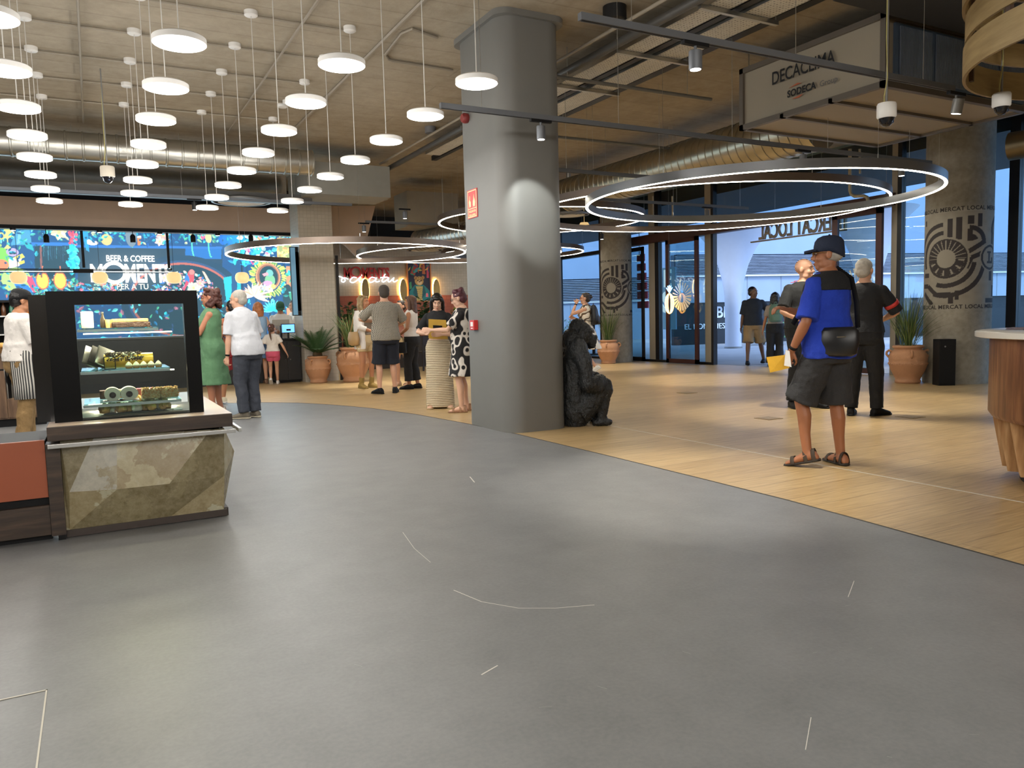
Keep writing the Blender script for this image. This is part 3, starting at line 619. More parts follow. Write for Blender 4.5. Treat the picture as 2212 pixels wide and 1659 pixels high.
tag(b.build('cone_pendant_lamp', mat('straw_shade', (226, 190, 130), .7, 0, .05, emit=.5), loc=p), 'small straw coloured cone pendant right of the column behind the rings', 'pendant lamp')
r = empty('round_duct', (11.2, 6.2, 3.45), 0, 'dull brown round duct end beside the patterned pillar at right', 'duct', 'round spiral ducts')
pr = atz(2190, 318, 3.5)
b = MB(); b.tube([(0, 0, 0), (.5, -2.4, 0)], .2, 24); r.location = (pr.x-.1, pr.y, 3.5); b.build('duct_shell', mat('bronze_duct', (120, 108, 84), .4, .8), r, smooth=True)

bp = MB(); bp.tube([atx(x, y, 12.3) for x, y in ((1836, 322), (1836, 412), (1839, 420), (1846, 424), (1866, 423), (1873, 426), (1876, 436))], .03, 10)
tag(bp.build('bent_pipe', mat('cream_pipe', (186, 176, 150), .5), smooth=True), 'cream coloured pipe bending above the doors, seen through the smaller ring', 'pipe')
for i, (x, y0_, y1_) in enumerate(((1857, 322, 375), (1410, 424, 470), (1452, 424, 466))): bp = MB(); bp.tube([atx(x, y0_, 12.35), atx(x+1, y1_, 12.35)], .02, 8); tag(bp.build('drop_pipe', mat('cream_pipe', (186, 176, 150), .5), smooth=True), ['thin vertical cream pipe beside the bent cream pipe', 'left one of two short vertical pipes seen inside the big ring', 'right one of two short vertical pipes seen inside the big ring'][i], 'pipe')
# bent wood canopy and round information counter at the right
cc = to_b(4.26, 4.84)
M_veneer = pattern_mat('pale_plywood', lambda N, L, co: ramp(N, L, nnoise(N, L, co, 3, 5, (1, 1, 9)), [(.3, (142, 118, 76)), (.7, (170, 146, 100))]), .5)
cn = empty('bent_wood_canopy', (cc.x, cc.y, 0), 0, 'hanging round canopy of bent plywood bands over the white counter', 'ceiling canopy')
def band(z0, z1, R, t, m, name, par, tilt=0, off=(0, 0)):
    b = MB(); n = 80
    rings = [[(off[0]+rr*math.cos(2*PI*j/n), off[1]+rr*math.sin(2*PI*j/n), zz+tilt*math.cos(2*PI*j/n)) for rr, zz in ((R-t, z0), (R-t, z1), (R, z1), (R, z0))] for j in range(n)]; rings.append(rings[0])
    b.loft(rings, cap=False); return b.build(name, m, par, smooth=True)
for z0, z1, rr in ((2.76, 2.96, 1.26), (3.0, 3.17, 1.25), (3.22, 3.42, 1.27), (3.48, 3.7, 1.25)): band(z0, z1, rr, .02, M_veneer, 'bent_band', cn, .02)
for k in range(8):
    a = 2*PI*k/8+.35; c, s = math.cos(a)*1.225, math.sin(a)*1.225; b = MB(); b.box(-.02, .02, -.012, .012, 2.8, CEIL); o = b.build('upright', mat('dark_walnut_bar', (70, 48, 34), .5), cn, (c, s, 0)); o.rotation_euler = (0, 0, a+PI/2)
def f_wal(c1, c2, c3, sx=6, sz=.6):
    def g(N, L, co): return ramp(N, L, nnoise(N, L, co, 4, 6, (sx, sx, sz)), [(.28, c1), (.5, c2), (.72, c3)])
    return g
M_walnut = pattern_mat('walnut_veneer', f_wal((84, 50, 32), (122, 78, 50), (158, 112, 78)), .42)
M_walnut_h = pattern_mat('dark_walnut_counter', lambda N, L, co: ramp(N, L, nnoise(N, L, co, 4, 6, (.8, .8, 9)), [(.28, (42, 32, 26)), (.5, (62, 48, 38)), (.72, (88, 70, 56))]), .4)
M_slat = pattern_mat('oak_slats', f_wal((150, 106, 66), (190, 146, 98), (220, 182, 136)), .45)
ct = empty('round_counter', (cc.x, cc.y, 0), 0, 'round reception counter with white top and walnut drum at the right edge', 'counter')
b = MB(); b.lathe([(.0001, .985), (1.13, .985), (1.15, .99), (1.15, 1.025), (1.14, 1.03), (.0001, 1.03)], 72, cap=False); b.build('worktop', mat('white_solid_surface', (226, 222, 212), .3, 0, .01), ct, smooth=True)
b = MB(); n = 72
b.loft([[(R*math.cos(2*PI*j/n), R*math.sin(2*PI*j/n), z) for j in range(n)] for R, z in ((1.06, .985), (1.06, .47), (1.04, .44), (.98, .44))], cap=False); b.build('walnut_drum', M_walnut, ct, smooth=True)
for k in range(30):
    a = 2*PI*k/30; b = MB(); b.loft([[(r_*math.cos(a+da), r_*math.sin(a+da), z) for r_, da in ((ri-.08, -.075), (ri, -.075), (ri+.035, .03), (ri-.08, .075))] for ri, z in ((1.0, .46), (.93, .08))]); b.build('facet_board', M_slat, ct)
b = MB(); b.lathe([(.86, 0), (.86, .1)], 60); b.build('plinth', M_black, ct)
pl = atz(2205, 711, 1.032)
b = MB(); 
for k in range(5): b.box(-.1+k*.004, .1+k*.003, -.07, .07, k*.0025, k*.0025+.002)
tag(b.build('leaflet_pile', mat('mauve_print', (120, 108, 116), .6, 0, .25, 60), loc=(pl.x, pl.y, 1.032), rotz=.3), 'small pile of mauve printed leaflets on the round white counter', 'leaflets')
# black speaker box by the patterned pillar
sp = empty('floor_speaker', (11.52, 7.12, 0), -.6, 'tall narrow black box speaker standing against the patterned pillar', 'loudspeaker')
sp.location = (*atz(2045, 833, 0).xy, 0)
b = MB(); b.box(-.12, .12, -.01, .22, 0, .71, bev=.008); b.build('cabinet', M_black, sp); b = MB(); b.box(-.11, .11, -.016, -.01, .03, .68); b.build('grille', mat('black_cloth', (14, 14, 15), .9, 0, .2, 200), sp)
b = MB(); b.lathe([(.0001, 0), (.012, 0), (.012, .004)], 16); o = b.build('control_dot', M_alu, sp, (-.04, -.016, .6)); o.rotation_euler = (PI/2, 0, 0)

# ------------------------------------------------------------------ glass front to the street (plane X = 12.7)
GXW = 12.7
M_taupe = mat('taupe_mullion', (158, 150, 136), .5, .2, .03)
M_jet = mat('jet_frame', (26, 24, 26), .4, .2, .05)
yw = lambda px: atx(px, 640, GXW).y
def mull(px0, px1, m, z1=CEIL, name='window_frame', dx=.09, z0=0):
    b = MB(); b.box(GXW-dx, GXW+dx, yw(px1), yw(px0), z0, z1); return struct(b.build(name, m))
def pane(name, px0, px1, z0, z1, x=GXW, m=None): b = MB(); b.box(x-.006, x+.006, yw(px1), yw(px0), z0, z1); return struct(b.build(name, m or M_glass))
for a, c, m in ((1196, 1205, M_taupe), (1205, 1213, M_jet), (1299, 1303, M_jet), (1406, 1419, M_taupe), (1419, 1427, M_jet), (1527, 1540, M_taupe), (1540, 1545, M_jet), (1928, 1940, M_taupe), (1940, 1949, M_jet), (2178, 2200, M_jet)): mull(a, c, m, dx=.06)
pane('window_1', 1213, 1299, .05, CEIL); pane('window_2', 1303, 1406, .05, CEIL); pane('window_3', 1427, 1527, .05, CEIL); pane('window_4', 1949, 2178, .05, CEIL)
b = MB(); b.box(GXW-.005, GXW+.005, 5.3, yw(2200), .05, CEIL); struct(b.build('window_5', M_glass))
b = MB(); b.box(GXW-.005, GXW+.005, yw(1196), 22, .05, CEIL); struct(b.build('window_6', M_glass))
b = MB(); b.box(GXW-.005, GXW+.005, yw(1928), yw(1540), 3.2, CEIL); struct(b.build('window_7', M_glass))
sbox('trim_4', M_jet, GXW-.07, GXW+.07, 5.2, yw(1949), 0, .06); sbox('trim_5', M_jet, GXW-.07, GXW+.07, yw(1540), 22, 0, .06)
sbox('trim_6', mat('brown_header', (74, 46, 40), .5), GXW-.12, GXW+.1, 8.9, 17.2, 3.02, 3.24)
sbox('trim_7', M_jet, GXW-.08, GXW+.08, 17.2, 22, 2.95, 3.05)
def door(n, px0, px1, x, ang=0, z1=3.0, m=M_wine, w=.07, logo=False, mid=None):
    y0, y1 = yw(px1), yw(px0); L_ = y1-y0
    r = struct(empty('door_%d' % n, (x, y0, 0), ang))
    b = MB(); b.box(-.03, .03, 0, w, .02, z1); b.box(-.03, .03, L_-w, L_, .02, z1); b.box(-.03, .03, 0, L_, .02, .12); b.box(-.03, .03, 0, L_, z1-.1, z1)
    b.build('door_frame', m, r); b = MB(); b.box(-.005, .005, w, L_-w, .12, z1-.1); b.build('door_glass', M_gdoor, r)
    if logo:
        g = MB(); cy, cz = L_*.5, 1.62
        for k in range(22):
            a = 2*PI*k/22; ri, ro = .14, .34
            if math.sin(a) < .1: g.prism([(cy+math.cos(a-.08)*ri, cz+math.sin(a-.08)*ri), (cy+math.cos(a+.08)*ri, cz+math.sin(a+.08)*ri), (cy+math.cos(a+.1)*ro, cz+math.sin(a+.1)*ro), (cy+math.cos(a-.1)*ro, cz+math.sin(a-.1)*ro)], -.012, -.006, 'yz')
            else: g.prism([(cy+math.cos(a-.03)*ri, cz+math.sin(a-.03)*ri), (cy+math.cos(a+.03)*ri, cz+math.sin(a+.03)*ri), (cy+math.cos(a+.05)*ro, cz+math.sin(a+.05)*ro), (cy+math.cos(a-.05)*ro, cz+math.sin(a-.05)*ro)], -.012, -.006, 'yz')
        g.build('sun_wheel_decal', mat('frosted_decal', (206, 214, 212), .7, 0, 0, emit=.0), r)
    return r
door(1, 1371, 1404, GXW-.2, 0, 2.95, M_jet); door(2, 1457, 1526, GXW-.25, 0, 3.0, M_wine, .1, True); door(3, 1815, 1922, GXW-.22, 0, 3.0, M_wine, .12, True)
# neon pineapple hanging in the door glass
p = atx(1470, 640, GXW-.45); ne = empty('neon_pineapple', (GXW-.45, atx(1446, 640, GXW-.45).y, p.z), 0, 'glowing neon pineapple with blue crown and amber loops at the glass door', 'neon sign')
for k in range(4): b = MB(); b.tube([(0, (.16-k*.035)*math.cos(t), -.16+.24*math.sin(t)) for t in np.linspace(0, 2*PI, 24)], .008, 6); b.build('amber_loop', mat('amber_neon', (255, 190, 90), .5, 0, 0, emit=5), ne)
b = MB()
for k in range(5): a = PI/2+(k-2)*.45; b.tube([(0, 0, .1), (0, .14*math.cos(a), .12+.16*math.sin(a)), (0, .05*math.cos(a)+.02, .1+.12*math.sin(a))], .009, 6)
b.build('blue_crown', mat('blue_neon', (120, 190, 255), .5, 0, 0, emit=5), ne)
b = MB(); b.tube([(0, 0, .26), (0, 0, CEIL-p.z)], .002, 5); b.build('wire', M_steel, ne)
# name letters over the doors, read from outside
nm = empty('entrance_name_sign', (12.95, 10.26, 2.78), 0, 'raised metal name letters over the doors, seen from behind', 'sign')
text('letters', 'MERCAT LOCAL', .46, mat('letter_metal', (150, 140, 126), .4, .4), nm, (0, 0, 0), (PI/2, 0, PI/2), .02, .008, 'LEFT', .63, 1, bev=0)
b = MB(); b.box(-.03, .03, -.1, 2.35, -.05, -.02); b.build('support_rail', M_taupe, nm); b = MB(); b.box(-.03, .03, -.1, -.06, -.05, .4); b.build('end_plate', M_taupe, nm)

# ------------------------------------------------------------------ outside
M_pave = pattern_mat('street_paving', lambda N, L, co: mixc(N, L, .4, brick(N, L, co, (150, 150, 152), (162, 162, 164), (120, 120, 122), 1, 1.2, .6, .01)[0], ramp(N, L, nnoise(N, L, co, .6, 4), [(.3, (130, 130, 132)), (.7, (176, 176, 178))])), .7)
sbox('ground', M_pave, 12.9, 70, -20, 70, -.2, 0)
sbox('exterior_soffit', mat('dark_soffit', (52, 46, 46), .7), 12.9, 16.4, -10, 32, 3.95, 4.3)
M_fac = mat('white_facade_panel', (160, 172, 190), .7, 0, .06, 1.2); M_fac2 = mat('facade_render', (150, 166, 190), .75, 0, .05, .8); M_sky_sign = mat('white_sign_face', (214, 222, 232), .5, 0, 0)
def facade(p0, p1, z_low, z0, z1):
    a, c = to_b(*p0), to_b(*p1); fd = (c-a).normalized(); FL = (c-a).length; fac = struct(empty('facade', (a.x, a.y, 0), math.atan2(fd.y, fd.x)))
    b = MB(); b.box(0, FL, .15, .6, z1, 14); b.build('upper_wall', M_fac2, fac); b = MB(); b.box(0, FL, .1, .6, z_low, z0-.03); b.build('lower_wall', M_fac, fac); b = MB(); b.box(0, FL, 0, .6, z0-.06, z0); b.build('sill_band', M_white, fac)
    b = MB()
    for k in range(int(FL/1.5)): b.box(k*1.5, k*1.5+.02, .085, .1, z_low, z0-.06)
    b.build('panel_joint', mat('joint_grey', (140, 146, 154), .7, 0, 0), fac); b = MB(); b.box(0, FL, .3, .6, z0, z1); b.build('louvre_recess', mat('louvre_dark', (84, 90, 106), .7), fac); b = MB(); n = 13
    for k in range(n): q = z0+.02+k*(z1-z0-.04)/n; b.box(0, FL, .02, .2, q, q+(z1-z0)/n*.5)
    b.build('louvre_slats', mat('louvre_slat', (140, 148, 162), .6, 0, .3, .7, stretch=(3, 1, 30)), fac)
    if z_low > .1: b = MB(); b.box(0, FL, .4, .6, 0, z_low); b.build('dark_shopfront', mat('shopfront_dark', (34, 38, 44), .3), fac)
    def on(px, py):
        d = ray(px, py); n_ = Vector((-fd.y, fd.x, 0)); t = (a+n_*.38).dot(n_)/d.dot(n_); P = d*t; return (Vector((P.x, P.y, 0))-a).dot(fd), EYE+P.z
    return fac, on
facade((-3, 38.5), (8.4, 38.5), 0, 1.95, 3.08)
fac, on_fac = facade((6.4, 29.4), (46, 39.5), 1.62, 2.66, 3.46)
u, z = on_fac(1546, 686); text('shop_lettering', 'BDN', .62, M_sky_sign, fac, (u, .38, z), (PI/2, 0, 0), .02, .01, 'LEFT', .9)
u, z = on_fac(1478, 712); text('shop_lettering', 'EL ROMANESCO', .3, M_sky_sign, fac, (u, .38, z), (PI/2, 0, 0), .02, 0)
# flared white columns
for i, (px, rr) in enumerate(((1584, 1.0), (1874, 1.0))):
    d = ray(px, 740); t = 19.1/d.x; q = d*t
    b = MB(); b.lathe([(.27, 0), (.27, 1.3), (.29, 1.8), (.36, 2.3), (.5, 2.8), (.72, 3.3), (1.0, 3.7), (1.25, 3.95)], 48, cap=False)
    for zz in (.9, 1.8, 2.75): pass
    o = b.build('column', mat('white_flared_column', (206, 210, 222), .5, 0, .02), loc=(q.x, q.y, 0), smooth=True); struct(o)
    b = MB(); b.lathe([(.3, 0), (.3, .05), (.275, .06)], 40); struct(b.build('column_base', M_alu, loc=(q.x, q.y, 0)))
# street furniture and planting
M_leaf = mat('outdoor_leaf', (92, 132, 84), .7, 0, .25, 9); M_leafd = mat('dark_leaf', (46, 78, 44), .6, 0, .2, 9)
def shrub(name, p, w, h, label, n=140, seed=1, cat='shrub', m=M_leaf):
    rr = random.Random(seed); r = empty(name, p, 0, label, cat); b = MB()
    for k in range(n):
        a, e, q = rr.uniform(0, 2*PI), rr.uniform(0, 1), rr.uniform(.3, 1); c = Vector((w/2*q*math.cos(a), w/2*q*math.sin(a), h*(.15+.8*e)*(1-.2*q)))
        d = Vector((rr.uniform(-1, 1), rr.uniform(-1, 1), rr.uniform(-.2, 1))).normalized()*rr.uniform(.09, .18); s = d.cross(Vector((0, 0, 1)))*.35+Vector((.001, 0, 0))
        b.add([c-s*.1, c+d*.5+s, c+d, c+d*.5-s], [(0, 1, 2, 3)])
    b.build('foliage', m, r, fix=False)
    s = MB()
    for k in range(5): a = 2*PI*k/5; s.tube([(0, 0, 0), (w*.15*math.cos(a), w*.15*math.sin(a), h*.4), (w*.3*math.cos(a), w*.3*math.sin(a), h*.8)], [.015, .01, .004], 5)
    s.build('stems', mat('stem_brown', (90, 76, 56), .8), r); return r
for i, (px, py, w, h) in enumerate(((1650, 745, 1.5, 1.1), (1728, 745, 1.5, 1.0), (1232, 752, 1.6, 1.35), (1815, 742, 1.6, .9))):
    q = atz(px, py, 0); shrub('street_shrub', (q.x, q.y, 0), w, h, ['green shrub outside right behind the man in tan shorts', 'green shrub outside behind the bald guard', 'pale green shrub outside the window beyond the gorilla statue', 'green shrub outside behind the man in the blue shirt'][i], 260, 5+i)
q = atz(1236, 772, 0); b = MB(); b.box(-.45, .45, -.25, .25, .95, 1.15, bev=.05); b.tube([(0, 0, 0), (0, 0, .95)], .05, 12); b.box(-.3, .3, -.2, .2, 0, .04)
tag(b.build('street_table', M_black, loc=(q.x+1.2, q.y+.6, 0)), 'dark high table outside the window behind the woman in patterned dress', 'table')
b = MB(); q = atx(1446, 600, 13.6); b.box(-.02, .02, -.26, .26, -1.1, .55); r = empty('letter_totem', (13.6, q.y, 1.9), 0, 'pale hanging totem with big raised letters E and S behind the glass', 'sign'); b.build('board', mat('pale_blue_board', (120, 160, 200), .5, emit=.35), r)  # glow added to board and letters, which stay dark under the soffit
M_glowadd = mat('letter_added_glow', (206, 224, 240), .5, 0, 0, emit=.6)
text('raised_letter', 'E', .62, M_glowadd, r, (-.03, .2, .05), (PI/2, 0, -PI/2), .02, .02); text('raised_letter', 'S', .74, M_glowadd, r, (-.03, .26, -.62), (PI/2, 0, -PI/2), .02, .03)
b = MB(); b.tube([(0, 0, .55), (0, 0, 2.05)], .01, 6); b.build('hanger', M_alu, r)
q = atx(1386, 560, 14.0); r = empty('red_banner', (14.0, q.y, 2.35), 0, 'red hanging banner of stacked boards seen through the narrow door glass', 'banner')
for k in range(6): b = MB(); b.box(-.02, .02, -.28+.03*k, .2, -.95+k*.27, -.95+k*.27+.2); b.build('red_board', mat('banner_red', (206, 60, 76), .6, 0, .05), r)
b = MB(); b.tube([(0, .1, .5), (0, .1, 1.6)], .01, 6); b.build('hanger', M_alu, r)

# ------------------------------------------------------------------ the bar: brown soffit, bright mural, gantry, lanterns
YM = 18.4; YS = 17.6
sbox('wall_bar', mat('bar_wall', (40, 42, 50), .8), -10, 4.35, YM+.02, YM+.15, 0, CEIL)
b = MB(); b.prism([(-10, 3.22), (-1.4, 3.22), (3.97, 3.24), (4.2, 3.2), (4.75, 3.26), (5.25, 3.0), (5.5, 2.75), (5.75, 3.1), (5.9, 3.6), (6.0, 3.93), (4.7, 3.86), (3.95, 3.76), (-1.4, 3.78), (-10, 3.78)], YS, YS+.12, 'xz')
struct(b.build('trim_8', M_brown)); sbox('trim_9', M_black, -10, 4.2, YS-.06, YS+.02, 3.17, 3.24)
sbox('ceiling_soffit', M_brown, -10, 4.2, YS+.1, YM, 3.24, 3.3)
C = Canvas(900, 280, -4.4, 4.2, .9, 3.33, (16, 38, 84))
def mp_(px, py): p = aty(px, py, YM); return p.x, p.z
def MPo(pts, col): C.poly([mp_(*p) for p in pts], col)
def MEl(px, py, rx, ry, col, **k): x, z = mp_(px, py); s = 1/86.0; C.ell(x, z, rx*s, ry*s, col, **k)
rg = random.Random(11); TEAL = [(24, 120, 150), (40, 168, 184), (20, 84, 128), (92, 190, 190), (28, 104, 96), (60, 150, 110)]
def leaves(x0, x1, y0, y1, n, cols, L=(8, 20), W=(2, 5)):
    for k in range(n):
        x, z = mp_(rg.uniform(x0, x1), rg.uniform(y0, y1)); c = rg.choice(cols); C.leaf(x, z, rg.uniform(*L)/86, rg.uniform(*W)/86, rg.uniform(0, 2*PI), c, tuple(min(255, int(v*1.25)+12) for v in c))
def flower(px, py, r, col, n=6, mid=(250, 220, 120)):
    x, z = mp_(px, py)
    for k in range(n): C.leaf(x, z, r/86, r*.35/86, 2*PI*k/n+.3, col, tuple(min(255, int(v*1.15)+15) for v in col))
    C.ell(x, z, r*.2/86, r*.2/86, mid)
# cabinet architecture
MPo([(-260, 470), (640, 470), (640, 740), (-260, 740)], (22, 58, 116)); 
for x0, x1 in ((-200, -40), (75, 162)): MPo([(x0, 531), (x1, 531), (x1, 640), (x0, 640)], (22, 26, 42))
MPo([(168, 533), (372, 536), (372, 640), (168, 640)], (34, 38, 58)); MPo([(372, 536), (480, 540), (480, 640), (372, 640)], (28, 36, 66))
MPo([(400, 536), (478, 538), (478, 560), (400, 558)], (26, 92, 168)); MPo([(68, 524), (160, 524), (160, 531), (68, 531)], (44, 104, 190)); MPo([(165, 529), (480, 533), (480, 538), (165, 535)], (40, 98, 176))
leaves(-250, 640, 492, 525, 420, TEAL+[(20, 60, 130), (120, 180, 120), (160, 170, 130), (16, 70, 110)], (4, 12), (1.2, 3)); leaves(-250, 0, 500, 640, 260, TEAL+[(120, 150, 60), (150, 90, 60), (16, 60, 100)], (5, 13), (1.5, 3.5))
leaves(0, 170, 600, 640, 200, TEAL+[(160, 80, 60), (150, 130, 80), (20, 50, 90)], (4, 11), (1, 2.6)); leaves(170, 380, 612, 650, 320, [(24, 120, 150), (190, 110, 70), (170, 180, 160), (30, 90, 160), (180, 80, 100), (110, 150, 130), (20, 40, 70)], (4, 11), (1, 2.6))
# goblet, shell, raccoon, melons
for px, py in ((-90, 500), (-170, 505)): MEl(px, py, 14, 12, (190, 196, 60))
MPo([(8, 495), (26, 495), (24, 512), (18, 516), (18, 530), (28, 538), (6, 538), (15, 530), (15, 516), (9, 512)], (196, 206, 110)); MEl(3, 510, 5, 6, (196, 190, 90), ring=.6)
MPo([(36, 500), (64, 495), (68, 524), (50, 530), (22, 530)], (70, 140, 178)); MPo([(40, 500), (46, 498), (44, 526), (36, 528)], (110, 176, 200)); MPo([(44, 515), (70, 530), (74, 543), (58, 536)], (40, 160, 170))
MEl(4, 560, 12, 20, (120, 190, 60)); MEl(4, 572, 10, 9, (230, 120, 70)); MEl(27, 545, 9, 7, (170, 150, 190)); MEl(24, 547, 3, 2, (30, 30, 40)); MEl(31, 547, 3, 2, (30, 30, 40)); MPo([(18, 560), (50, 550), (42, 575), (20, 580)], (226, 206, 190)); MPo([(30, 556), (48, 548), (54, 556), (36, 562)], (234, 216, 70)); MPo([(40, 566), (52, 562), (54, 568), (44, 572)], (236, 210, 60))
MEl(58, 600, 24, 22, (60, 110, 190), a0=200, a1=360); MEl(36, 606, 22, 22, (170, 206, 110)); MPo([(48, 592), (70, 600), (84, 632), (72, 632), (60, 612)], (214, 56, 96)); MPo([(30, 612), (60, 616), (72, 632), (40, 632)], (44, 110, 200))
for px in (92, 130): MEl(px, 606, 9, 15, (250, 196, 60)); MEl(px, 606, 10, 16, (200, 80, 40), ring=.86); MPo([(px-1, 575), (px+1, 575), (px+1, 592), (px-1, 592)], (220, 110, 60)); MPo([(px-6, 592), (px+6, 592), (px+3, 588), (px-3, 588)], (220, 110, 60))
for k in range(14): x = 94+k*4.6; MPo([(x, 532), (x+2, 532), (x+rg.uniform(-1, 3), 532+rg.uniform(20, 46)), (x, 532+rg.uniform(15, 30))], rg.choice([(40, 70, 96), (60, 110, 130), (36, 50, 74)]))
MPo([(86, 531), (90, 531), (92, 600), (88, 600)], (130, 70, 60)); MPo([(150, 528), (164, 528), (166, 582), (151, 582)], (40, 186, 206)); leaves(150, 165, 520, 585, 20, [(60, 200, 210), (30, 150, 180)], (6, 12))
for k in range(26): x, z = mp_(rg.uniform(148, 166), 498+rg.random()*30); C.ell(x, z, 2.2/86, 2.2/86, rg.choice([(214, 50, 80), (234, 90, 110)]))
MPo([(175, 495), (190, 500), (193, 545), (186, 540), (180, 515)], (40, 140, 190)); MEl(200, 525, 9, 4, (220, 216, 206)); MEl(192, 521, 3, 3, (220, 216, 206))
flower(128, 502, 14, (206, 206, 150)); flower(352, 508, 13, (240, 150, 140)); flower(345, 522, 9, (250, 190, 170)); MPo([(296, 512), (305, 512), (303, 530), (297, 530)], (236, 120, 40)); MPo([(296, 510), (305, 510), (305, 514), (296, 514)], (250, 236, 210)); MEl(230, 518, 9, 10, (200, 180, 110)); MEl(283, 512, 9, 18, (110, 120, 130))
# monkeys with tails
for px, f in ((414, 1), (450, -1)):
    MEl(px, 514, 6, 10, (190, 190, 130) if f < 0 else (60, 160, 170)); MEl(px-2*f, 503, 5, 5, (200, 190, 150)); C.line([mp_(px, 524), mp_(px+1, 540), mp_(px+4, 553), mp_(px+7, 556)], .03, (80, 190, 170))
MEl(438, 512, 4, 5, (240, 80, 130))
for k in range(5): MEl(480+k*10, 512+4*(k % 2), 8, 15, (26, 90+k*14, 186)); 
flower(545, 508, 16, (170, 180, 170)); MEl(560, 514, 4, 4, (240, 150, 60)); MEl(575, 520, 5, 5, (236, 196, 90)); leaves(520, 600, 495, 560, 60, [(150, 190, 180), (60, 170, 190), (206, 206, 180), (236, 120, 140)], (7, 16))
for k in range(30): x, z = mp_(rg.uniform(536, 550), 538+rg.random()*34); C.ell(x, z, 2.3/86, 2.3/86, rg.choice([(230, 70, 130), (250, 120, 160)]))
MPo([(598, 514), (640, 514), (640, 562), (598, 562)], (214, 168, 90)); MPo([(602, 518), (636, 518), (636, 558), (602, 558)], (150, 160, 96)); leaves(602, 636, 518, 558, 26, [(210, 200, 110), (90, 120, 70), (220, 150, 80)], (5, 12))
# arch with jungle inside
MEl(398, 648, 108, 84, (22, 34, 66)); MEl(398, 648, 96, 74, (44, 60, 104)); MEl(398, 648, 92, 70, (176, 84, 64)); MEl(398, 648, 88, 66, (16, 22, 42))
MPo([(482, 600), (520, 592), (520, 740), (500, 740)], (34, 176, 190)); MPo([(500, 560), (512, 560), (512, 740), (500, 740)], (26, 60, 110))
def clip_leaves(n, cols, L, W):
    for k in range(n):
        a, q = rg.uniform(0, PI), math.sqrt(rg.random())*.86; px, py = 398+88*q*math.cos(a), 646-66*q*math.sin(a); x, z = mp_(px, py); c = rg.choice(cols); C.leaf(x, z, rg.uniform(*L)/86, rg.uniform(*W)/86, rg.uniform(0, 2*PI), c, tuple(min(255, int(v*1.2)+10) for v in c))
clip_leaves(330, [(40, 140, 160), (200, 206, 180), (30, 90, 170), (230, 120, 120), (90, 130, 110), (120, 60, 90), (18, 40, 60)], (4, 10), (1, 2.6))
MEl(412, 598, 6, 12, (214, 60, 70)); MEl(404, 604, 4, 9, (50, 110, 190)); MEl(414, 588, 5, 5, (236, 120, 110)); MPo([(402, 606), (408, 610), (398, 628), (395, 626)], (214, 50, 80)); MPo([(436, 585), (442, 588), (456, 612), (450, 614)], (240, 196, 170)); flower(432, 612, 9, (250, 150, 150)); flower(355, 600, 9, (240, 170, 160)); flower(418, 622, 12, (190, 196, 170), 8)
leaves(-250, 640, 640, 740, 500, TEAL+[(30, 40, 80), (150, 80, 100)], (4, 12), (1, 3))
# curtains, oval portrait of a bird with wreath, feather palm
for k in range(12): MPo([(520+k*10, 570), (525+k*10, 570), (526+k*10, 740), (521+k*10, 740)], (22, 30+k % 3*18, 70+k % 3*26))
for k in range(46): a = 2*PI*k/46; x, z = mp_(579+28*math.cos(a), 600-30*math.sin(a)); C.leaf(x, z, rg.uniform(9, 16)/86, 3/86, a+rg.uniform(-.4, .4), rg.choice([(190, 206, 70), (120, 170, 70), (80, 130, 60)]), (214, 220, 110))
MEl(579, 598, 24, 27, (206, 140, 90)); MEl(579, 598, 21, 24, (150, 90, 60)); MEl(580, 598, 18, 21, (24, 36, 44)); MEl(583, 606, 10, 12, (120, 180, 130)); MEl(582, 590, 7, 7, (110, 176, 170)); MPo([(577, 588), (566, 592), (570, 597), (580, 594)], (226, 150, 160)); MEl(578, 612, 9, 5, (206, 150, 190)); flower(571, 622, 8, (170, 180, 240)); flower(582, 624, 9, (250, 190, 200)); flower(590, 619, 6, (246, 206, 90))
for k in range(34): a = rg.uniform(-.4, PI+.3); x, z = mp_(548, 640); C.leaf(x, z, rg.uniform(20, 36)/86, 2.4/86, a, rg.choice([(244, 206, 160), (250, 226, 190), (236, 160, 130)]), (255, 236, 206))
for k in range(12): x, z = mp_(590, 672); C.leaf(x, z, 24/86, 2.5/86, PI*k/11, (40, 190, 200), (110, 220, 220))
MPo([(618, 575), (630, 575), (632, 740), (620, 740)], (236, 140, 90)); MEl(622, 640, 10, 24, (24, 28, 30)); leaves(505, 560, 530, 575, 34, [(40, 190, 206), (30, 120, 180)], (8, 18), (2, 4)); leaves(610, 640, 590, 640, 12, TEAL)
leaves(-250, 640, 492, 527, 160, [(18, 70, 110), (30, 130, 150), (20, 50, 90), (60, 150, 140)], (4, 10), (1, 2.4)); leaves(-250, 90, 530, 640, 150, [(18, 70, 110), (30, 130, 150), (20, 50, 90), (60, 130, 110)], (4, 11), (1, 2.6))
C.a = C.a*.86+np.array(lin((96, 172, 196)))*.14
mu = empty('mural_screen', (0, YM-.02, 0), 0, 'huge glowing jungle mural with birds, monkeys and arch behind the bar', 'mural')
C.mesh('picture', lambda X, Z: (X, X*0, Z), vcol_mat('mural_light', 1.1), mu)
b = MB(); b.box(-4.45, 4.25, -.0, .02, .86, .9); b.box(-4.45, 4.25, 0, .02, 3.33, 3.36); b.box(-4.45, -4.4, 0, .02, .9, 3.33); b.box(4.2, 4.25, 0, .02, .9, 3.33); b.build('screen_frame', M_black, mu)
if _mats.get('mural_light'): _mats['mural_light'].cycles.emission_sampling = 'NONE'
LM = bpy.data.lights.new('mural_glow', 'AREA'); LM.shape = 'RECTANGLE'; LM.size = 8; LM.size_y = 2; LM.energy = 70; LM.color = (.62, .85, 1)
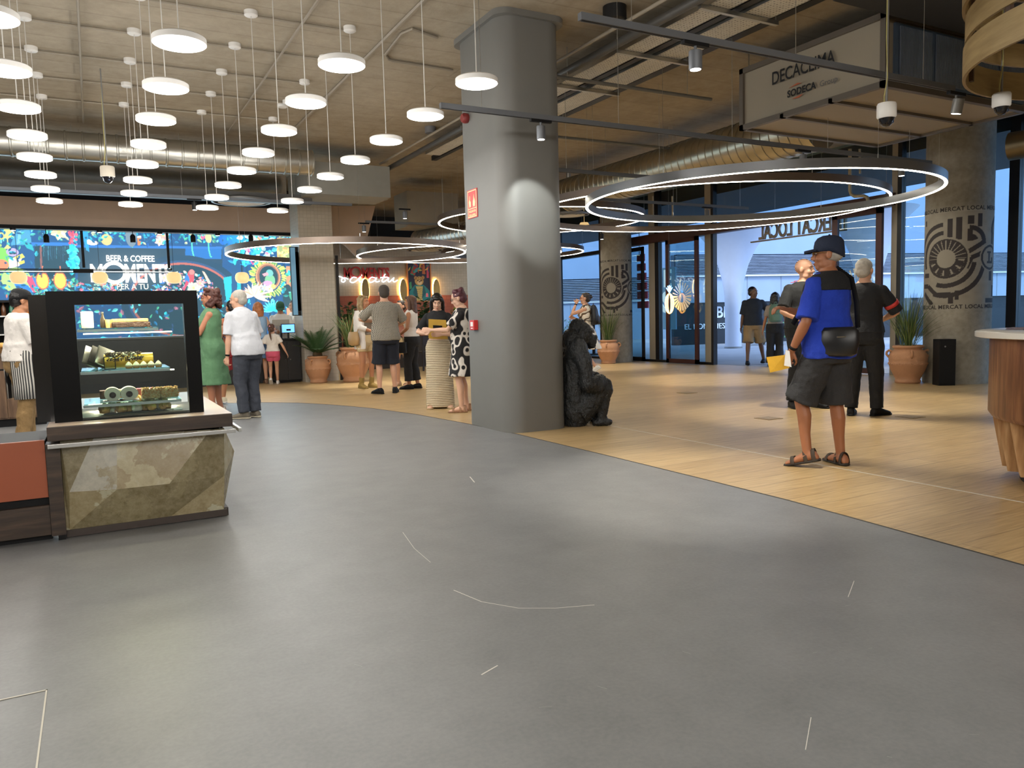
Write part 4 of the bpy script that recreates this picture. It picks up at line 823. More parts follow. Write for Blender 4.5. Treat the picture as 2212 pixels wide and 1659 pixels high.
lo = bpy.data.objects.new('mural_glow', LM); COL.objects.link(lo); lo.location = (0, YM-.1, 2.1); lo.rotation_euler = (-PI/2, 0, 0)
# white letters before the mural
Mlet = mat('lit_white_letter', (255, 255, 250), .5, 0, 0, emit=1.1); YL = YM-.12
def span_text(parent, s, px0, px1, pyb, pyt, Y, m, name='letters', off=.012, ext=.02):
    a, c, t = aty(px0, pyb, Y), aty(px1, pyb, Y), aty(px0, pyt, Y)
    o = text(name, s, 1, m, parent, (0, 0, 0), (PI/2, 0, 0), ext, off); xs_ = [v.co.x for v in o.data.vertices]; w = max(xs_)-min(xs_)
    hh = (t.z-a.z); o.scale = ((c.x-a.x)/w, hh/.70, 1); o.location = (a.x-parent.location.x, Y-parent.location.y, a.z-parent.location.z)
    return o
s1 = empty('bar_name_sign', (0, YL, 0), 0, 'white letters BEER & COFFEE MOMENTS glowing in front of the mural', 'sign')
span_text(s1, 'BEER & COFFEE', 229, 333, 564, 551, YL, Mlet, off=.008)
span_text(s1, 'M', 195, 222, 608, 571, YL, Mlet, off=.03); span_text(s1, 'MENTS', 270, 370, 609, 571, YL, Mlet, off=.03)
def ring_letter(parent, px, py, r, w, Y, m, name='letter_o'):
    c = aty(px, py, Y); b = MB(); n = 40
    R_ = [[(rr*math.cos(2*PI*j/n), yy, rr*math.sin(2*PI*j/n)) for rr, yy in ((r-w, -.02), (r, -.02), (r, .02), (r-w, .02))] for j in range(n)]; R_.append(R_[0]); b.loft(R_, cap=False)
    return b.build(name, m, parent, (c.x-parent.location.x, Y-parent.location.y, c.z-parent.location.z), smooth=True)
ring_letter(s1, 247, 589, .235, .07, YL, Mlet)
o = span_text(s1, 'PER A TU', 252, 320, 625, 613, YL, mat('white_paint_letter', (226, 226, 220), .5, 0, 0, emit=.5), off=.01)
for s_ in (-1, 1): b = MB(); b.box(aty(282+s_*80, 600, YL).x-.004, aty(282+s_*80, 600, YL).x+.004, .02, .12, 2.0, 2.02); b.build('fixing_pin', M_steel, s1)
# soffit downlights
for i, px in enumerate((28, 215, 345, 470, 575)):
    q = aty(px, 497+(px/60), 17.45); r = empty('soffit_downlight', (q.x, 17.45, 3.17), 0, ['leftmost', 'second', 'third', 'fourth', 'rightmost'][i]+' of the small downlights along the soffit edge over the mural', 'downlight', 'downlights on the brown soffit edge')
    b = MB(); b.lathe([(.05, 0), (.055, -.02), (.045, -.05)], 20, cap=False); b.lathe([(.0001, 0), (.05, 0)], 20, cap=False); b.build('housing', M_dark, r, smooth=True); b = MB(); b.lathe([(.0001, -.052), (.042, -.05)], 20, cap=False); b.build('lens', M_emit, r)
    q2 = aty(px+72, 516, 17.3); r = empty('black_spotlight', (q2.x, 17.3, q2.z), 0, 'small black spotlight hanging before the mural, number %s from the left' % ['one', 'two', 'three', 'four', 'five'][i], 'spotlight', 'black spotlights before the mural')
    b = MB(); b.lathe([(.05, -.07), (.05, .05), (.025, .09)], 18); b.build('head', M_black, r, smooth=True); b = MB(); b.tube([(0, 0, .09), (0, 0, 3.17-q2.z)], .008, 6); b.build('stem', M_black, r)
# hanging gantry over the bar
YG = 17.8; ga = aty(0, 585, YG); gb = aty(372, 588, YG)
g = empty('bar_gantry', (0, YG, ga.z), 0, 'black hanging gantry shelf with glass rack over the bar', 'hanging shelf')
b = MB(); b.box(-4.4, gb.x, -.015, .015, .03, .045); b.box(-4.4, gb.x, -.015, .015, -.035, -.02); b.box(-4.4, gb.x, .3, .33, .03, .045); b.box(gb.x-.03, gb.x, -.02, .34, .04, .07); b.box(aty(158, 585, YG).x, aty(202, 585, YG).x, -.03, .02, -.035, .045); b.build('rails', M_black, g)
b = MB(); b.box(-4.4, gb.x, 0, .32, -.01, .0); b.build('glass_shelf', M_glass, g); b = MB(); b.box(-4.4, gb.x, -.012, 0, -.012, -.002); b.build('front_light_strip', mat('soft_white_strip', (240, 236, 226), .5, 0, 0, emit=.6), g)
for px in (180, 364, -60):
    x = aty(px, 560, YG).x; b = MB(); b.box(x-.025, x+.025, -.02, .02, .07, 3.24-ga.z); b.build('hanging_post', M_black, g)
for i, px in enumerate((40, 216, 376, 523)):
    q = aty(px, 600, 17.72); r = empty('lantern_lamp', (q.x, 17.72, q.z), 0, ['leftmost paper lantern over the bar', 'paper lantern over the bar below the white letter M', 'paper lantern over the bar at the end of the white sign', 'rightmost paper lantern, left of the round bird portrait'][i], 'lantern', 'round paper lanterns over the bar')
    b = MB(); n = 28
    b.loft([[((R_*(1+.02*math.cos(14*2*PI*j/n)))*math.cos(2*PI*j/n), (R_*(1+.02*math.cos(14*2*PI*j/n)))*math.sin(2*PI*j/n), z) for j in range(n)] for R_, z in ((.06, -.118), (.095, -.108), (.122, -.085), (.14, -.045), (.146, 0), (.14, .045), (.122, .085), (.095, .108), (.06, .118))]); b.build('paper_shade', mat('lantern_paper', (250, 210, 150), .7, 0, 0, emit=.4), r, smooth=True)
    b = MB(); b.tube([(0, 0, .1), (0, 0, 3.24-q.z)], .004, 5); b.lathe([(.0001, .1), (.03, .1), (.03, .12)], 12, cap=False); b.build('cord', M_black, r)
# bar counters
M_bar = mat('black_bar_panel', (26, 26, 28), .4, 0, .1); M_caboak = pattern_mat('brown_oak_cabinet', f_wal((78, 56, 40), (104, 78, 56), (130, 102, 76), 5, .7), .5)
b = MB(); c = empty('bar_counter', (0, 16.6, 0), 0, 'long black bar counter under the glowing mural', 'counter')
b.box(-6, 3.1, 0, .7, 0, 1.0); b.build('body', M_bar, c); b = MB(); b.box(-6.02, 3.14, -.04, .72, 1.0, 1.04); b.build('worktop', mat('bar_stone_top', (86, 84, 80), .3), c)
kd = empty('till_desk', (0, 0, 0), 0, 'black till cabinet with two doors left of the tiled pillar', 'cabinet')
xl, xr = atz(592, 827, 0).x, 3.78; yk = 16.25; kd.location = ((xl+xr)/2, yk, 0); hw = (xr-xl)/2; zk = aty(630, 735, yk).z
b = MB(); b.box(-hw, hw, .02, .6, .05, zk); b.build('body', M_bar, kd)
for s_ in (-1, 1): b = MB(); b.box(min(s_*.006, s_*(hw-.01)), max(s_*.006, s_*(hw-.01)), 0, .02, .06, zk-.03, bev=.003); d = b.build('door', M_bar, kd); b = MB(); b.ell((s_*.05, -.01, zk*.55), (.012, .012, .012), 10, 6); b.build('lock', M_steel, d)
b = MB(); b.box(-hw, hw, -.02, .62, zk, zk+.03); b.build('worktop', M_black, kd); b = MB(); b.box(-hw+.02, hw-.02, .04, .58, 0, .05); b.build('plinth', M_black, kd)
def screen(name, px0, px1, py0, py1, Y, label, face, cat='monitor', zb=None, sm=None):
    a, c = aty(px0, py1, Y), aty(px1, py0, Y); r = empty(name, ((a.x+c.x)/2, Y, zb), 0, label, cat); w, h = (c.x-a.x)/2, c.z-a.z; z0 = a.z-zb
    b = MB(); b.box(-w, w, 0, .03, z0, z0+h, bev=.004); b.build('casing', M_dark if sm is None else sm, r); b = MB(); b.box(-w+.015, w-.015, -.003, 0, z0+.015, z0+h-.015); f_ = b.build('screen_face', face, r)
    b = MB(); b.box(-.02, .02, .01, .04, .01, z0+.02); b.box(-.09, .09, -.04, .1, 0, .012); b.build('stand', M_dark, r); return r, f_, w, z0, h
Mscr = mat('blue_screen', (90, 150, 235), .3, 0, 0, emit=1.3)
r, f_, w, z0, h = screen('till_screen', 608, 637, 699, 720, 16.3, 'till screen glowing blue beside the pillar', Mscr, zb=zk+.03)
b = MB(); b.box(-.04, .05, -.006, -.003, z0+h*.25, z0+h*.45); b.build('dialog_box', M_dark, f_)
screen('till_monitor', 588, 625, 690, 704, 16.55, 'back of the beige till monitor before the cashier', mat('beige_back', (170, 164, 150), .5), zb=zk+.03, sm=mat('beige_back', (170, 164, 150), .5))
# menu screen on the tiled pillar
q0, q1 = aty(633, 682, 16.1), aty(656, 533, 16.1)
r = empty('menu_screen', (q0.x, 16.1, q0.z), 0, 'upright dark blue menu screen hung on the left of the tiled pillar', 'screen')
hz = aty(633, 533, 16.1).z-q0.z; ww = 3.80-q0.x
b = MB(); b.box(0, ww, 0, .06, 0, hz); b.box(ww-.08, ww, .0, .3, .1, hz-.1); b.build('casing', M_black, r); b = MB(); b.box(.01, ww*.62, -.004, 0, .015, hz-.015); b.build('screen_face', pattern_mat('menu_face', lambda N, L, co: ramp(N, L, nnoise(N, L, co, 1.2, 2), [(.3, (52, 76, 92)), (.7, (92, 130, 146))]), .2), r); _mats['menu_face'].node_tree.nodes['Principled BSDF'].inputs['Emission Color'].default_value = (.1, .2, .28, 1); _mats['menu_face'].node_tree.nodes['Principled BSDF'].inputs['Emission Strength'].default_value = .6
# black post at the alcove edge
q = aty(739, 829, 16.05); sbox('trim_10', M_jet, q.x-.02, q.x+.035, q.y, q.y+.05, 0, aty(739, 552, q.y).z)

# ------------------------------------------------------------------ alcove with red sign
YA = 20.5
wall_t = MB(); wall_t.box(5.2, 12.7, YA, YA+.15, 0, 3.4); struct(wall_t.build('wall_alcove', M_tile))
M_terra = pattern_mat('terracotta_tiles', lambda N, L, co: (lambda c: c[0])((brick(N, L, co, (178, 98, 70), (164, 86, 60), (140, 72, 52), 1, .3, .1, .004, (PI/2, 0, 0), .5))), .45)
b = MB(); b.box(5.2, 12.7, YA-.03, YA, 0, 1.93); struct(b.build('wall_wainscot', M_terra))
b = MB(); b.box(5.0, 5.2, 18.4, YA+.15, 0, CEIL); struct(b.build('wall_alcove_side', M_wall))
Mr = mat('coral_letter', (206, 62, 62), .5, 0, .02); s2 = empty('wall_name_sign', (0, YA-.05, 0), 0, 'coral red letters MOMENTS on the white tiled alcove wall', 'sign')
span_text(s2, 'M', 742, 757, 601, 578, YA-.05, Mr, off=.02); span_text(s2, 'MENTS', 782, 840, 601, 578, YA-.05, Mr, off=.02); ring_letter(s2, 769, 588, .15, .035, YA-.05, Mr)
Mneon = mat('white_neon', (245, 250, 255), .5, 0, 0, emit=2)
s3 = empty('neon_script', (0, YA-.1, 0), 0, 'white neon handwriting reading oci a tu below the red letters', 'neon sign')
def stroke(pts):
    P = [aty(x, y, YA-.1) for x, y in pts]; P = [(v.x, 0, v.z) for v in P]; n = len(P); out = []
    for i in range(n-1):
        p0, p1, p2, p3 = (Vector(P[max(i-1, 0)]), Vector(P[i]), Vector(P[i+1]), Vector(P[min(i+2, n-1)]))
        for t in (0, .25, .5, .75): out.append(.5*((2*p1)+(p2-p0)*t+(2*p0-5*p1+4*p2-p3)*t*t+(3*p1-3*p2+p3-p0)*t**3))
    out.append(Vector(P[-1])); b = MB(); b.tube(out, .013, 7); b.build('letter_stroke', Mneon, s3, smooth=True)
stroke([(728, 596), (736, 598), (742, 601), (746, 605), (743, 609), (738, 608), (739, 602), (745, 600), (752, 603)])
stroke([(770, 600), (763, 599), (757, 604), (757, 609), (764, 610), (772, 605), (779, 598), (776, 605), (778, 609), (786, 606)])
stroke([(812, 601), (803, 599), (797, 605), (800, 610), (808, 607), (814, 600), (811, 606), (814, 609), (820, 607)])
stroke([(832, 592), (828, 600), (825, 607), (829, 609), (836, 604), (840, 600), (838, 606), (841, 609), (847, 604), (851, 600), (849, 606), (852, 609), (859, 605)]); stroke([(822, 600), (830, 599), (838, 599)]); stroke([(781, 594), (782, 595)])
for i, px in enumerate((787, 869, 940)):
    q = aty(px, 627, YA); r = empty('oval_wall_lamp', (q.x, YA-.03, q.z), 0, ['oval wooden wall lamp with glowing rim under the red sign', 'oval wooden wall lamp with glowing rim left of the portrait', 'oval wooden wall lamp with glowing rim right of the portrait'][i], 'wall lamp', 'oval wall lamps in the alcove')
    def ovl(a, c, y): return [(a*math.cos(2*PI*j/36), y, c*math.sin(2*PI*j/36)) for j in range(36)]
    b = MB(); b.loft([ovl(.1, .3, -.09), ovl(.105, .31, -.08), ovl(.1, .3, -.07)]); b.build('oval_shade', mat('oval_wood', (176, 150, 92), .5, 0, .06), r, smooth=True)
    b = MB(); b.loft([ovl(.09, .28, -.065), ovl(.12, .32, -.04)], cap=False); b.build('glow_rim', mat('warm_glow', (255, 206, 120), .5, 0, 0, emit=14), r)
    b = MB(); b.box(-.03, .03, -.07, .03, -.05, .05); b.build('wall_mount', M_dark, r)
a, c = aty(882, 650, YA), aty(926, 568, YA); PW, PH = c.x-a.x, c.z-a.z
pt = empty('portrait_painting', ((a.x+c.x)/2, YA-.04, a.z), 0, 'framed portrait of a leopard in a teal suit on the alcove wall', 'painting')
P_ = Canvas(80, 150, -PW/2, PW/2, 0, PH, (34, 40, 66)); fx = lambda u, v: ((u-.5)*PW, v*PH)
def pp(pts, c_): P_.poly([fx(*q) for q in pts], c_)
def pe(u, v, ru, rv, c_, **k): P_.ell(*fx(u, v), ru*PW, rv*PH, c_, **k)
pp([(0, 0), (.05, .25), (.3, .42), (.7, .42), (.97, .26), (1, 0)], (30, 130, 140)); pp([(.36, .0), (.34, .38), (.66, .38), (.62, 0)], (206, 190, 120)); pp([(.3, .42), (.2, .2), (.45, .05), (.38, .3)], (20, 90, 104)); pp([(.7, .42), (.8, .2), (.6, .05), (.64, .3)], (20, 90, 104))
for k in range(6): pp([(.38, .04+k*.05), (.62, .05+k*.05), (.62, .065+k*.05), (.38, .055+k*.05)], (150, 120, 70))
pe(.5, .52, .2, .12, (206, 166, 96)); pe(.34, .6, .07, .05, (190, 140, 80)); pe(.68, .61, .07, .05, (190, 140, 80)); pe(.52, .48, .11, .06, (230, 206, 160)); pe(.44, .54, .03, .015, (30, 26, 24)); pe(.6, .54, .03, .015, (30, 26, 24)); pe(.52, .5, .03, .015, (60, 30, 30))
for k in range(30): pe(.34+.34*rg.random(), .5+.13*rg.random(), .014, .008, (96, 62, 40))
pp([(.1, .7), (.3, .66), (.5, .95), (.3, .98)], (190, 70, 60)); pp([(.25, .72), (.5, .78), (.6, .9), (.35, .84)], (60, 170, 180)); pp([(.65, .7), (.8, .7), (.78, .98), (.68, .98)], (206, 110, 60)); pp([(.85, .6), (.95, .6), (.95, .95), (.85, .95)], (220, 80, 110)); pp([(.04, .3), (.16, .33), (.14, .5), (.04, .48)], (60, 150, 110)); pp([(.78, .1), (.9, .1), (.88, .2), (.8, .2)], (236, 130, 150))
for k in range(18): P_.leaf(*fx(rg.random(), .7+.28*rg.random()), .13*PW+.05, .02, rg.uniform(0, 6), rg.choice([(50, 150, 120), (200, 90, 60), (40, 90, 140), (230, 190, 90)]))
P_.mesh('canvas', lambda X, Z: (X, X*0-.01, Z), vcol_mat('painted_canvas', 0, .5), pt)
b = MB(); f = .04
b.box(-PW/2-f, PW/2+f, -.03, .01, -f, 0); b.box(-PW/2-f, PW/2+f, -.03, .01, PH, PH+f); b.box(-PW/2-f, -PW/2, -.03, .01, 0, PH); b.box(PW/2, PW/2+f, -.03, .01, 0, PH); b.build('frame', mat('orange_wood_frame', (206, 136, 88), .5), pt)
# planter trough with leafy plants in front of the alcove wall, and seating
def leafy(name, p, h, w, label, n=26, seed=0, m=M_leafd, group=None, L=.2):
    rr = random.Random(seed); r = empty(name, p, 0, label, 'plant', group); st, fo = MB(), MB()
    for k in range(n):
        a = rr.uniform(0, 2*PI); q = rr.uniform(.1, 1)*w/2; e = rr.uniform(.45, 1)*h; top = Vector((q*math.cos(a), q*math.sin(a), e)); st.tube([(0, 0, 0), top*.5+Vector((0, 0, e*.08)), top], .005, 4)
        for s_ in range(3):
            t = top*(1-.16*s_); ang = a+rr.uniform(-1, 1)*1.4; d = Vector((math.cos(ang), math.sin(ang), rr.uniform(-.1, .9))).normalized()*L*rr.uniform(.7, 1.2); sd = Vector((-math.sin(ang), math.cos(ang), 0))*L*.22
            fo.add([t, t+d*.35+sd, t+d*.8+sd*.6-Vector((0, 0, .01)), t+d-Vector((0, 0, .03)), t+d*.8-sd*.6-Vector((0, 0, .01)), t+d*.35-sd, t+d*.5-Vector((0, 0, .015))], [(0, 1, 6), (1, 2, 6), (2, 3, 6), (3, 4, 6), (4, 5, 6), (5, 0, 6)])
    st.build('stems', mat('green_stem', (70, 96, 50), .7), r, fix=False); fo.build('foliage', m, r, fix=False); return r
tr = empty('planter_trough', (0, 19.2, 0), 0, 'long dark planter trough behind the chatting group', 'planter')
b = MB(); b.box(5.6, 11.8, -.18, .18, 0, .8); b.build('box', mat('dark_planter', (52, 44, 38), .6), tr); b = MB(); b.box(5.63, 11.77, -.15, .15, .8, .81); b.build('soil', mat('soil', (52, 38, 28), .95, 0, .3, 30), tr)
for i, (px, h) in enumerate(((748, .95), (762, .8), (778, .7), (905, .9), (918, 1.0), (932, .8), (975, .6), (990, .7))):
    x = aty(px, 660, 19.2).x; leafy('leafy_plant', (x, 19.2, .81), h, .36, ['tall leafy plant in the trough beside the black post', 'leafy plant in the trough left of the wavy haired woman', 'leafy plant in the trough behind the wavy haired woman', 'leafy plant in the trough below the leopard portrait', 'tallest leafy plant between the white top and black haired women', 'leafy plant in the trough just left of the black haired woman', 'yellow green plant in the trough right of the black haired woman', 'yellow green plant in the trough next to the grey column'][i], 16, 20+i, M_leafd if i < 6 else mat('lime_leaf', (126, 140, 50), .6, 0, .2, 9), None, .22)
def chair(p, rz, label):
    r = empty('dark_chair', p, rz, label, 'chair', 'dark dining chairs in the alcove'); m = mat('dark_chair_wood', (44, 36, 32), .5)
    b = MB(); b.box(-.21, .21, -.2, .2, .43, .47, bev=.01); b.build('seat', m, r); b = MB(); b.box(-.2, .2, -.22, -.19, .62, .84, bev=.01); b.build('backrest', m, r)
    for x in (-.19, .19):
        for y in (-.19, .18): b = MB(); b.box(x-.015, x+.015, y-.015, y+.015, 0, .43 if y > 0 else .84); b.build('leg', m, r)
for i, (px, py, rz) in enumerate(((915, 800, .4), (960, 795, 2.6), (985, 803, -.5))): q = atz(px, py, 0); chair((q.x, q.y, 0), rz, ['dark wooden chair behind the woman with the black handbag', 'dark wooden chair behind the black haired woman', 'dark wooden chair beside the grey column edge'][i])
q = atz(935, 800, 0); r = empty('cafe_table', (q.x+.35, q.y+.35, 0), 0, 'small dark cafe table between the chairs at the alcove', 'table'); b = MB(); b.lathe([(.0001, .72), (.33, .72), (.33, .75), (.0001, .75)], 28, cap=False); b.build('tabletop', mat('dark_chair_wood', (44, 36, 32), .5), r); b = MB(); b.tube([(0, 0, 0), (0, 0, .72)], .03, 10); b.lathe([(.22, 0), (.22, .02)], 20); b.build('pedestal', M_black, r)

# ------------------------------------------------------------------ terracotta pots with plants
M_pot = mat('terracotta', (182, 136, 102), .75, 0, .09, 6, .25, 30); M_soil = mat('soil', (52, 38, 28), .95, 0, .3, 30)
def pot(name, p, s, label, rz=0):
    r = empty(name, p, rz, label, 'potted plant', 'plants in terracotta jars')
    prof = [(.19, 0), (.215, .015), (.215, .05), (.2, .065), (.235, .14), (.285, .24), (.315, .33), (.322, .345), (.322, .375), (.315, .385), (.322, .43), (.325, .47), (.31, .53), (.275, .58), (.235, .61), (.225, .625), (.25, .64), (.262, .655), (.262, .675), (.245, .69), (.22, .69), (.21, .65), (.21, .62)]
    b = MB(); b.lathe([(a*s, z*s) for a, z in prof], 44, cap=False); b.lathe([(.0001, 0), (.19*s, 0)], 24, cap=False); o = b.build('jar', M_pot, r, smooth='all')
    w = MB(); n = 40
    for k in range(n): a = 2*PI*k/n; c, sn = math.cos(a), math.sin(a); z = .36+.008*(1 if k % 2 else -1); w.ell((.323*s*c, .323*s*sn, z*s), (.012*s, .012*s, .008*s), 6, 4)
    w.build('relief_band', M_pot, o, smooth=True)
    for k in range(4):
        a = PI/4+k*PI/2; c, sn = math.cos(a), math.sin(a); h = MB(); h.tube([((.30+d)*s*c, (.30+d)*s*sn, z*s) for d, z in ((-.03, .58), (.02, .6), (.055, .57), (.06, .53), (.03, .49), (.0, .47))], [.02*s, .022*s, .022*s, .02*s, .022*s, .024*s], 10); h.build('handle', M_pot, r, smooth=True)
    b = MB(); b.lathe([(.0001, .635*s), (.212*s, .635*s)], 24, cap=False); b.build('soil', M_soil, r); return r
def blade(b, base, ang, L, lean, w, droop=.5, seg=7, thick=0):
    """a narrow arching leaf"""
    d = Vector((math.cos(ang), math.sin(ang), 0)); sd = Vector((-math.sin(ang), math.cos(ang), 0)); pts = []; el = PI/2-lean; p = Vector(base)
    for i in range(seg+1):
        t = i/seg; pts.append((p.copy(), w*math.sin(PI*(.12+.88*t))*.5+.0008)); el -= droop/seg; p += (d*math.cos(el)+Vector((0, 0, math.sin(el))))*L/seg
    vs = []; fs = []
    for q, ww in pts: vs += [q-sd*ww, q+Vector((0, 0, -ww*.4))+d*.0, q+sd*ww]
    for i in range(seg): o = i*3; fs += [(o, o+1, o+4, o+3), (o+1, o+2, o+5, o+4)]
    b.add(vs, fs)
def grass_plant(p, s, H, n, label, seed, spread=.5):
    r = pot('potted_grass', p, s, label); rr = random.Random(seed); groups = [MB() for _ in range(3)]
    for k in range(n): a = rr.uniform(0, 2*PI); q = rr.uniform(0, .13)*s; blade(groups[k % 3], (q*math.cos(a), q*math.sin(a), .63*s), a+rr.uniform(-.4, .4), H*rr.uniform(.6, 1.05), rr.uniform(0, spread)*rr.random(), .009, rr.uniform(.1, .9))
    for k, g in enumerate(groups): o = g.build('grass_blades', [mat('reed_green', (84, 108, 54), .6, 0, .2, 8), mat('reed_dark', (60, 84, 44), .6, 0, .2, 8), mat('reed_pale', (120, 132, 80), .6, 0, .2, 8)][k], r, fix=False); o['kind'] = 'stuff'
    return r
pa = atz(686, 828, 0); r = pot('potted_cycad', (pa.x+.06, pa.y+.13, 0), .8, 'terracotta jar with a low spreading cycad before the tiled pillar')
rr = random.Random(5); Mcy = mat('cycad_green', (52, 82, 46), .5, 0, .15, 8)
cw = MB(); cw.ell((0, 0, .56), (.10, .10, .12), 16, 10); cw.build('trunk_crown', mat('cycad_trunk', (88, 70, 48), .9, 0, .25, 20, .6), r, smooth=True)
for k in range(26):
    a = 2*PI*k/26+rr.uniform(-.1, .1); lean = rr.choice([.35, .65, .95, 1.15]); L = .62*rr.uniform(.85, 1.1); d = Vector((math.cos(a), math.sin(a), 0)); sd = Vector((-math.sin(a), math.cos(a), 0)); el = PI/2-lean; p = Vector((d.x*.06, d.y*.06, .61)); b = MB(); path = [p.copy()]
    N_ = 12; step = L/N_
    for i in range(N_): el -= .5/N_; p = p+(d*math.cos(el)+Vector((0, 0, math.sin(el))))*step; path.append(p.copy())
    b.tube(path, [.007*(1-.6*i/N_) for i in range(N_+1)], 4)
    for i in range(1, N_+1):
        t = i/N_; w = .15*math.sin(PI*min(1, t*.85+.12)); q = path[i]; f = (path[i]-path[i-1]).normalized()
        for s_ in (-1, 1):
            for o_ in (0, .5):
                tip = q-f*step*o_+(sd*s_*.85+f*.6+Vector((0, 0, .12))).normalized()*w; q0 = q-f*step*o_; b.add([q0-f*.014, tip, q0+f*.014+Vector((0, 0, -.004))], [(0, 1, 2)])
    b.build('frond', Mcy, r, fix=False)
pb = atz(765, 826, 0); grass_plant((pb.x+.06, pb.y+.2, 0), 1.03, .95, 150, 'widest terracotta jar with drooping fine grass left of the wavy haired woman', 8, .9)
pc = atz(1318, 785, 0); grass_plant((11.45, 15.99, 0), .87, .95, 130, 'terracotta jar with upright grass at the farther patterned pillar', 9, .4)
pd_ = atz(1968, 831, 0); grass_plant((11.46, 7.81, 0), .88, .95, 170, 'terracotta jar with tall grass at the nearer patterned pillar', 10, .75)

# ------------------------------------------------------------------ pastry kiosk
KY = 5.1
ks = empty('pastry_kiosk_counter', (0, 0, 0), 0, 'low kiosk counter with faceted stone front, walnut worktop and steel rail', 'counter')
def stone(name, c1, c2, c3):
    def g(N, L, co):
        a = nnoise(N, L, co, 3.2, 6, rough=.62); v = ramp(N, L, a, [(.36, c1), (.47, c2), (.535, c2), (.55, c3)])
        return mixc(N, L, .25, v, ramp(N, L, nnoise(N, L, co, 22, 8, rough=.75), [(.3, (96, 84, 56)), (.7, (226, 218, 186))]))
    return pattern_mat(name, g, .25)
ST = [stone('onyx_sand', (140, 124, 86), (148, 133, 97), (182, 178, 152)), stone('onyx_olive', (106, 94, 62), (116, 103, 70), (134, 122, 88)), stone('onyx_pale', (196, 195, 172), (180, 168, 130), (146, 126, 84)), stone('onyx_silver', (168, 166, 156), (178, 175, 164), (156, 146, 120))]
kp = lambda px, py, dy=0: (lambda q: Vector((q.x, q.y, q.z)))(aty(px, py, KY-dy))
b = MB()
T = [kp(128, 944), kp(205, 940), kp(252, 938), kp(455, 928), kp(484, 925)]
Mi = [kp(138, 1064), kp(150, 1063, .03), kp(253, 1057, .05), kp(366, 1045, .05), kp(485, 1027, .0)]
Bo = [kp(140, 1162), kp(152, 1158), kp(260, 1141), kp(370, 1124), kp(484, 1110)]
for q_ in Bo: q_.z = .045
tri = [((T[0], T[1], Mi[1]), 1), ((T[0], Mi[1], Mi[0]), 0), ((T[1], T[2], Mi[2], Mi[1]), 3), ((T[2], T[3], Mi[3], Mi[2]), 2), ((T[3], Mi[4], Mi[3]), 1), ((T[3], T[4], Mi[4]), 1),
       ((Mi[0], Mi[1], Bo[1], Bo[0]), 0), ((Mi[1], Mi[2], Bo[1]), 0), ((Mi[2], Mi[3], Bo[3], Bo[2]), 1), ((Mi[2], Bo[2], Bo[1]), 1), ((Mi[3], Mi[4], Bo[3]), 1), ((Mi[4], Bo[4], Bo[3]), 0)]
for f, mi in tri: b.cur = mi; b.add(f, [tuple(range(len(f)))])
# right hand side with the pointed facet
xs = T[4].x; S = [Vector((xs, KY, T[4].z)), Vector((xs, KY+.55, T[4].z)), Vector((xs, 6.9, T[4].z))]; Bs = [Vector((xs, KY, Bo[4].z)), Vector((xs, KY+.55, Bo[4].z)), Vector((xs, 6.9, Bo[4].z))]; Pk = Vector((xs+.085, KY+.22, .375)); Pk2 = Vector((xs+.085, 6.3, .33))
for f, mi in (((T[4], Mi[4], Pk), 2), ((Mi[4], Bo[4], Pk), 1), ((T[4], Pk, S[1]), 0), ((Bo[4], Bs[1], Pk), 0), ((S[1], Pk, Pk2), 1), ((S[1], Pk2, S[2]), 0), ((Bs[1], Pk2, Pk), 2), ((Bs[1], Bs[2], Pk2), 0), ((S[2], Pk2, Bs[2]), 1)): b.cur = mi; b.add(f, [tuple(range(len(f)))])
b.build('faceted_stone_front', ST, ks, fix=False)
b = MB(); b.box(T[0].x+.03, xs-.02, KY+.08, 6.88, .06, .57); b.build('carcass', M_black, ks)
b = MB(); b.box(T[0].x, xs, KY+.02, 6.85, 0, .05); b.build('plinth', mat('dark_plinth', (48, 40, 36), .5), ks); b = MB(); b.box(T[0].x, xs-.01, KY-.004, KY+.02, .004, .046); b.build('kick_strip', mat('dark_kick', (66, 56, 50), .4), ks)
xw0, xw1 = aty(100, 925, 5.0).x, aty(502, 900, 5.0).x
b = MB(); b.box(xw0, xw1, 5.0, 6.95, .582, .662, bev=.004); b.build('worktop', M_walnut_h, ks)
b = MB(); b.box(xw0+.003, xw1-.003, 5.003, 6.94, .6625, .664); b.build('worktop_surface', mat('pinkish_laminate', (186, 166, 150), .3, 0, .03), ks)
b = MB(); b.box(xw0, xw1+.01, 4.965, 4.985, .545, .568, bev=.002); b.build('front_rail', M_steel, ks); b = MB(); b.box(xw1+.03, xw1+.05, 4.99, 6.9, .545, .568, bev=.002); 
for y in (5.3, 6.0, 6.7): b.box(xs-.02, xw1+.05, y, y+.015, .548, .562)
b.build('side_rail', M_steel, ks)
# walnut post and orange panel to the left
post = empty('walnut_corner_post', (0, 0, 0), 0, 'dark walnut post between the orange panel and the stone front', 'post'); xp0, xp1 = aty(104, 1050, 5.06).x, aty(137, 1050, 5.06).x
b = MB(); b.box(xp0, xp1-.003, 5.06, 5.2, .03, .56); b.build('board', M_walnut_h, post); b = MB(); b.box(xp0+.03, xp0+.07, 5.07, 5.12, 0, .03); b.build('foot', M_black, post)
op = empty('orange_kiosk_panel', (0, 5.08, 0), 0, 'orange lacquered kiosk front with black slot and wooden skirting at the left edge', 'counter'); xo1 = xp0-.003
z = lambda py, px=50: aty(px, py, 5.08).z
b = MB(); b.box(-3.6, xo1, 0, .03, z(1080), z(955)); b.build('orange_board', mat('burnt_orange', (168, 88, 56), .42, 0, .04, 3), op); b = MB(); b.box(-3.6, xo1, .03, .6, .04, z(955)-.01); b.build('carcass', M_black, op)
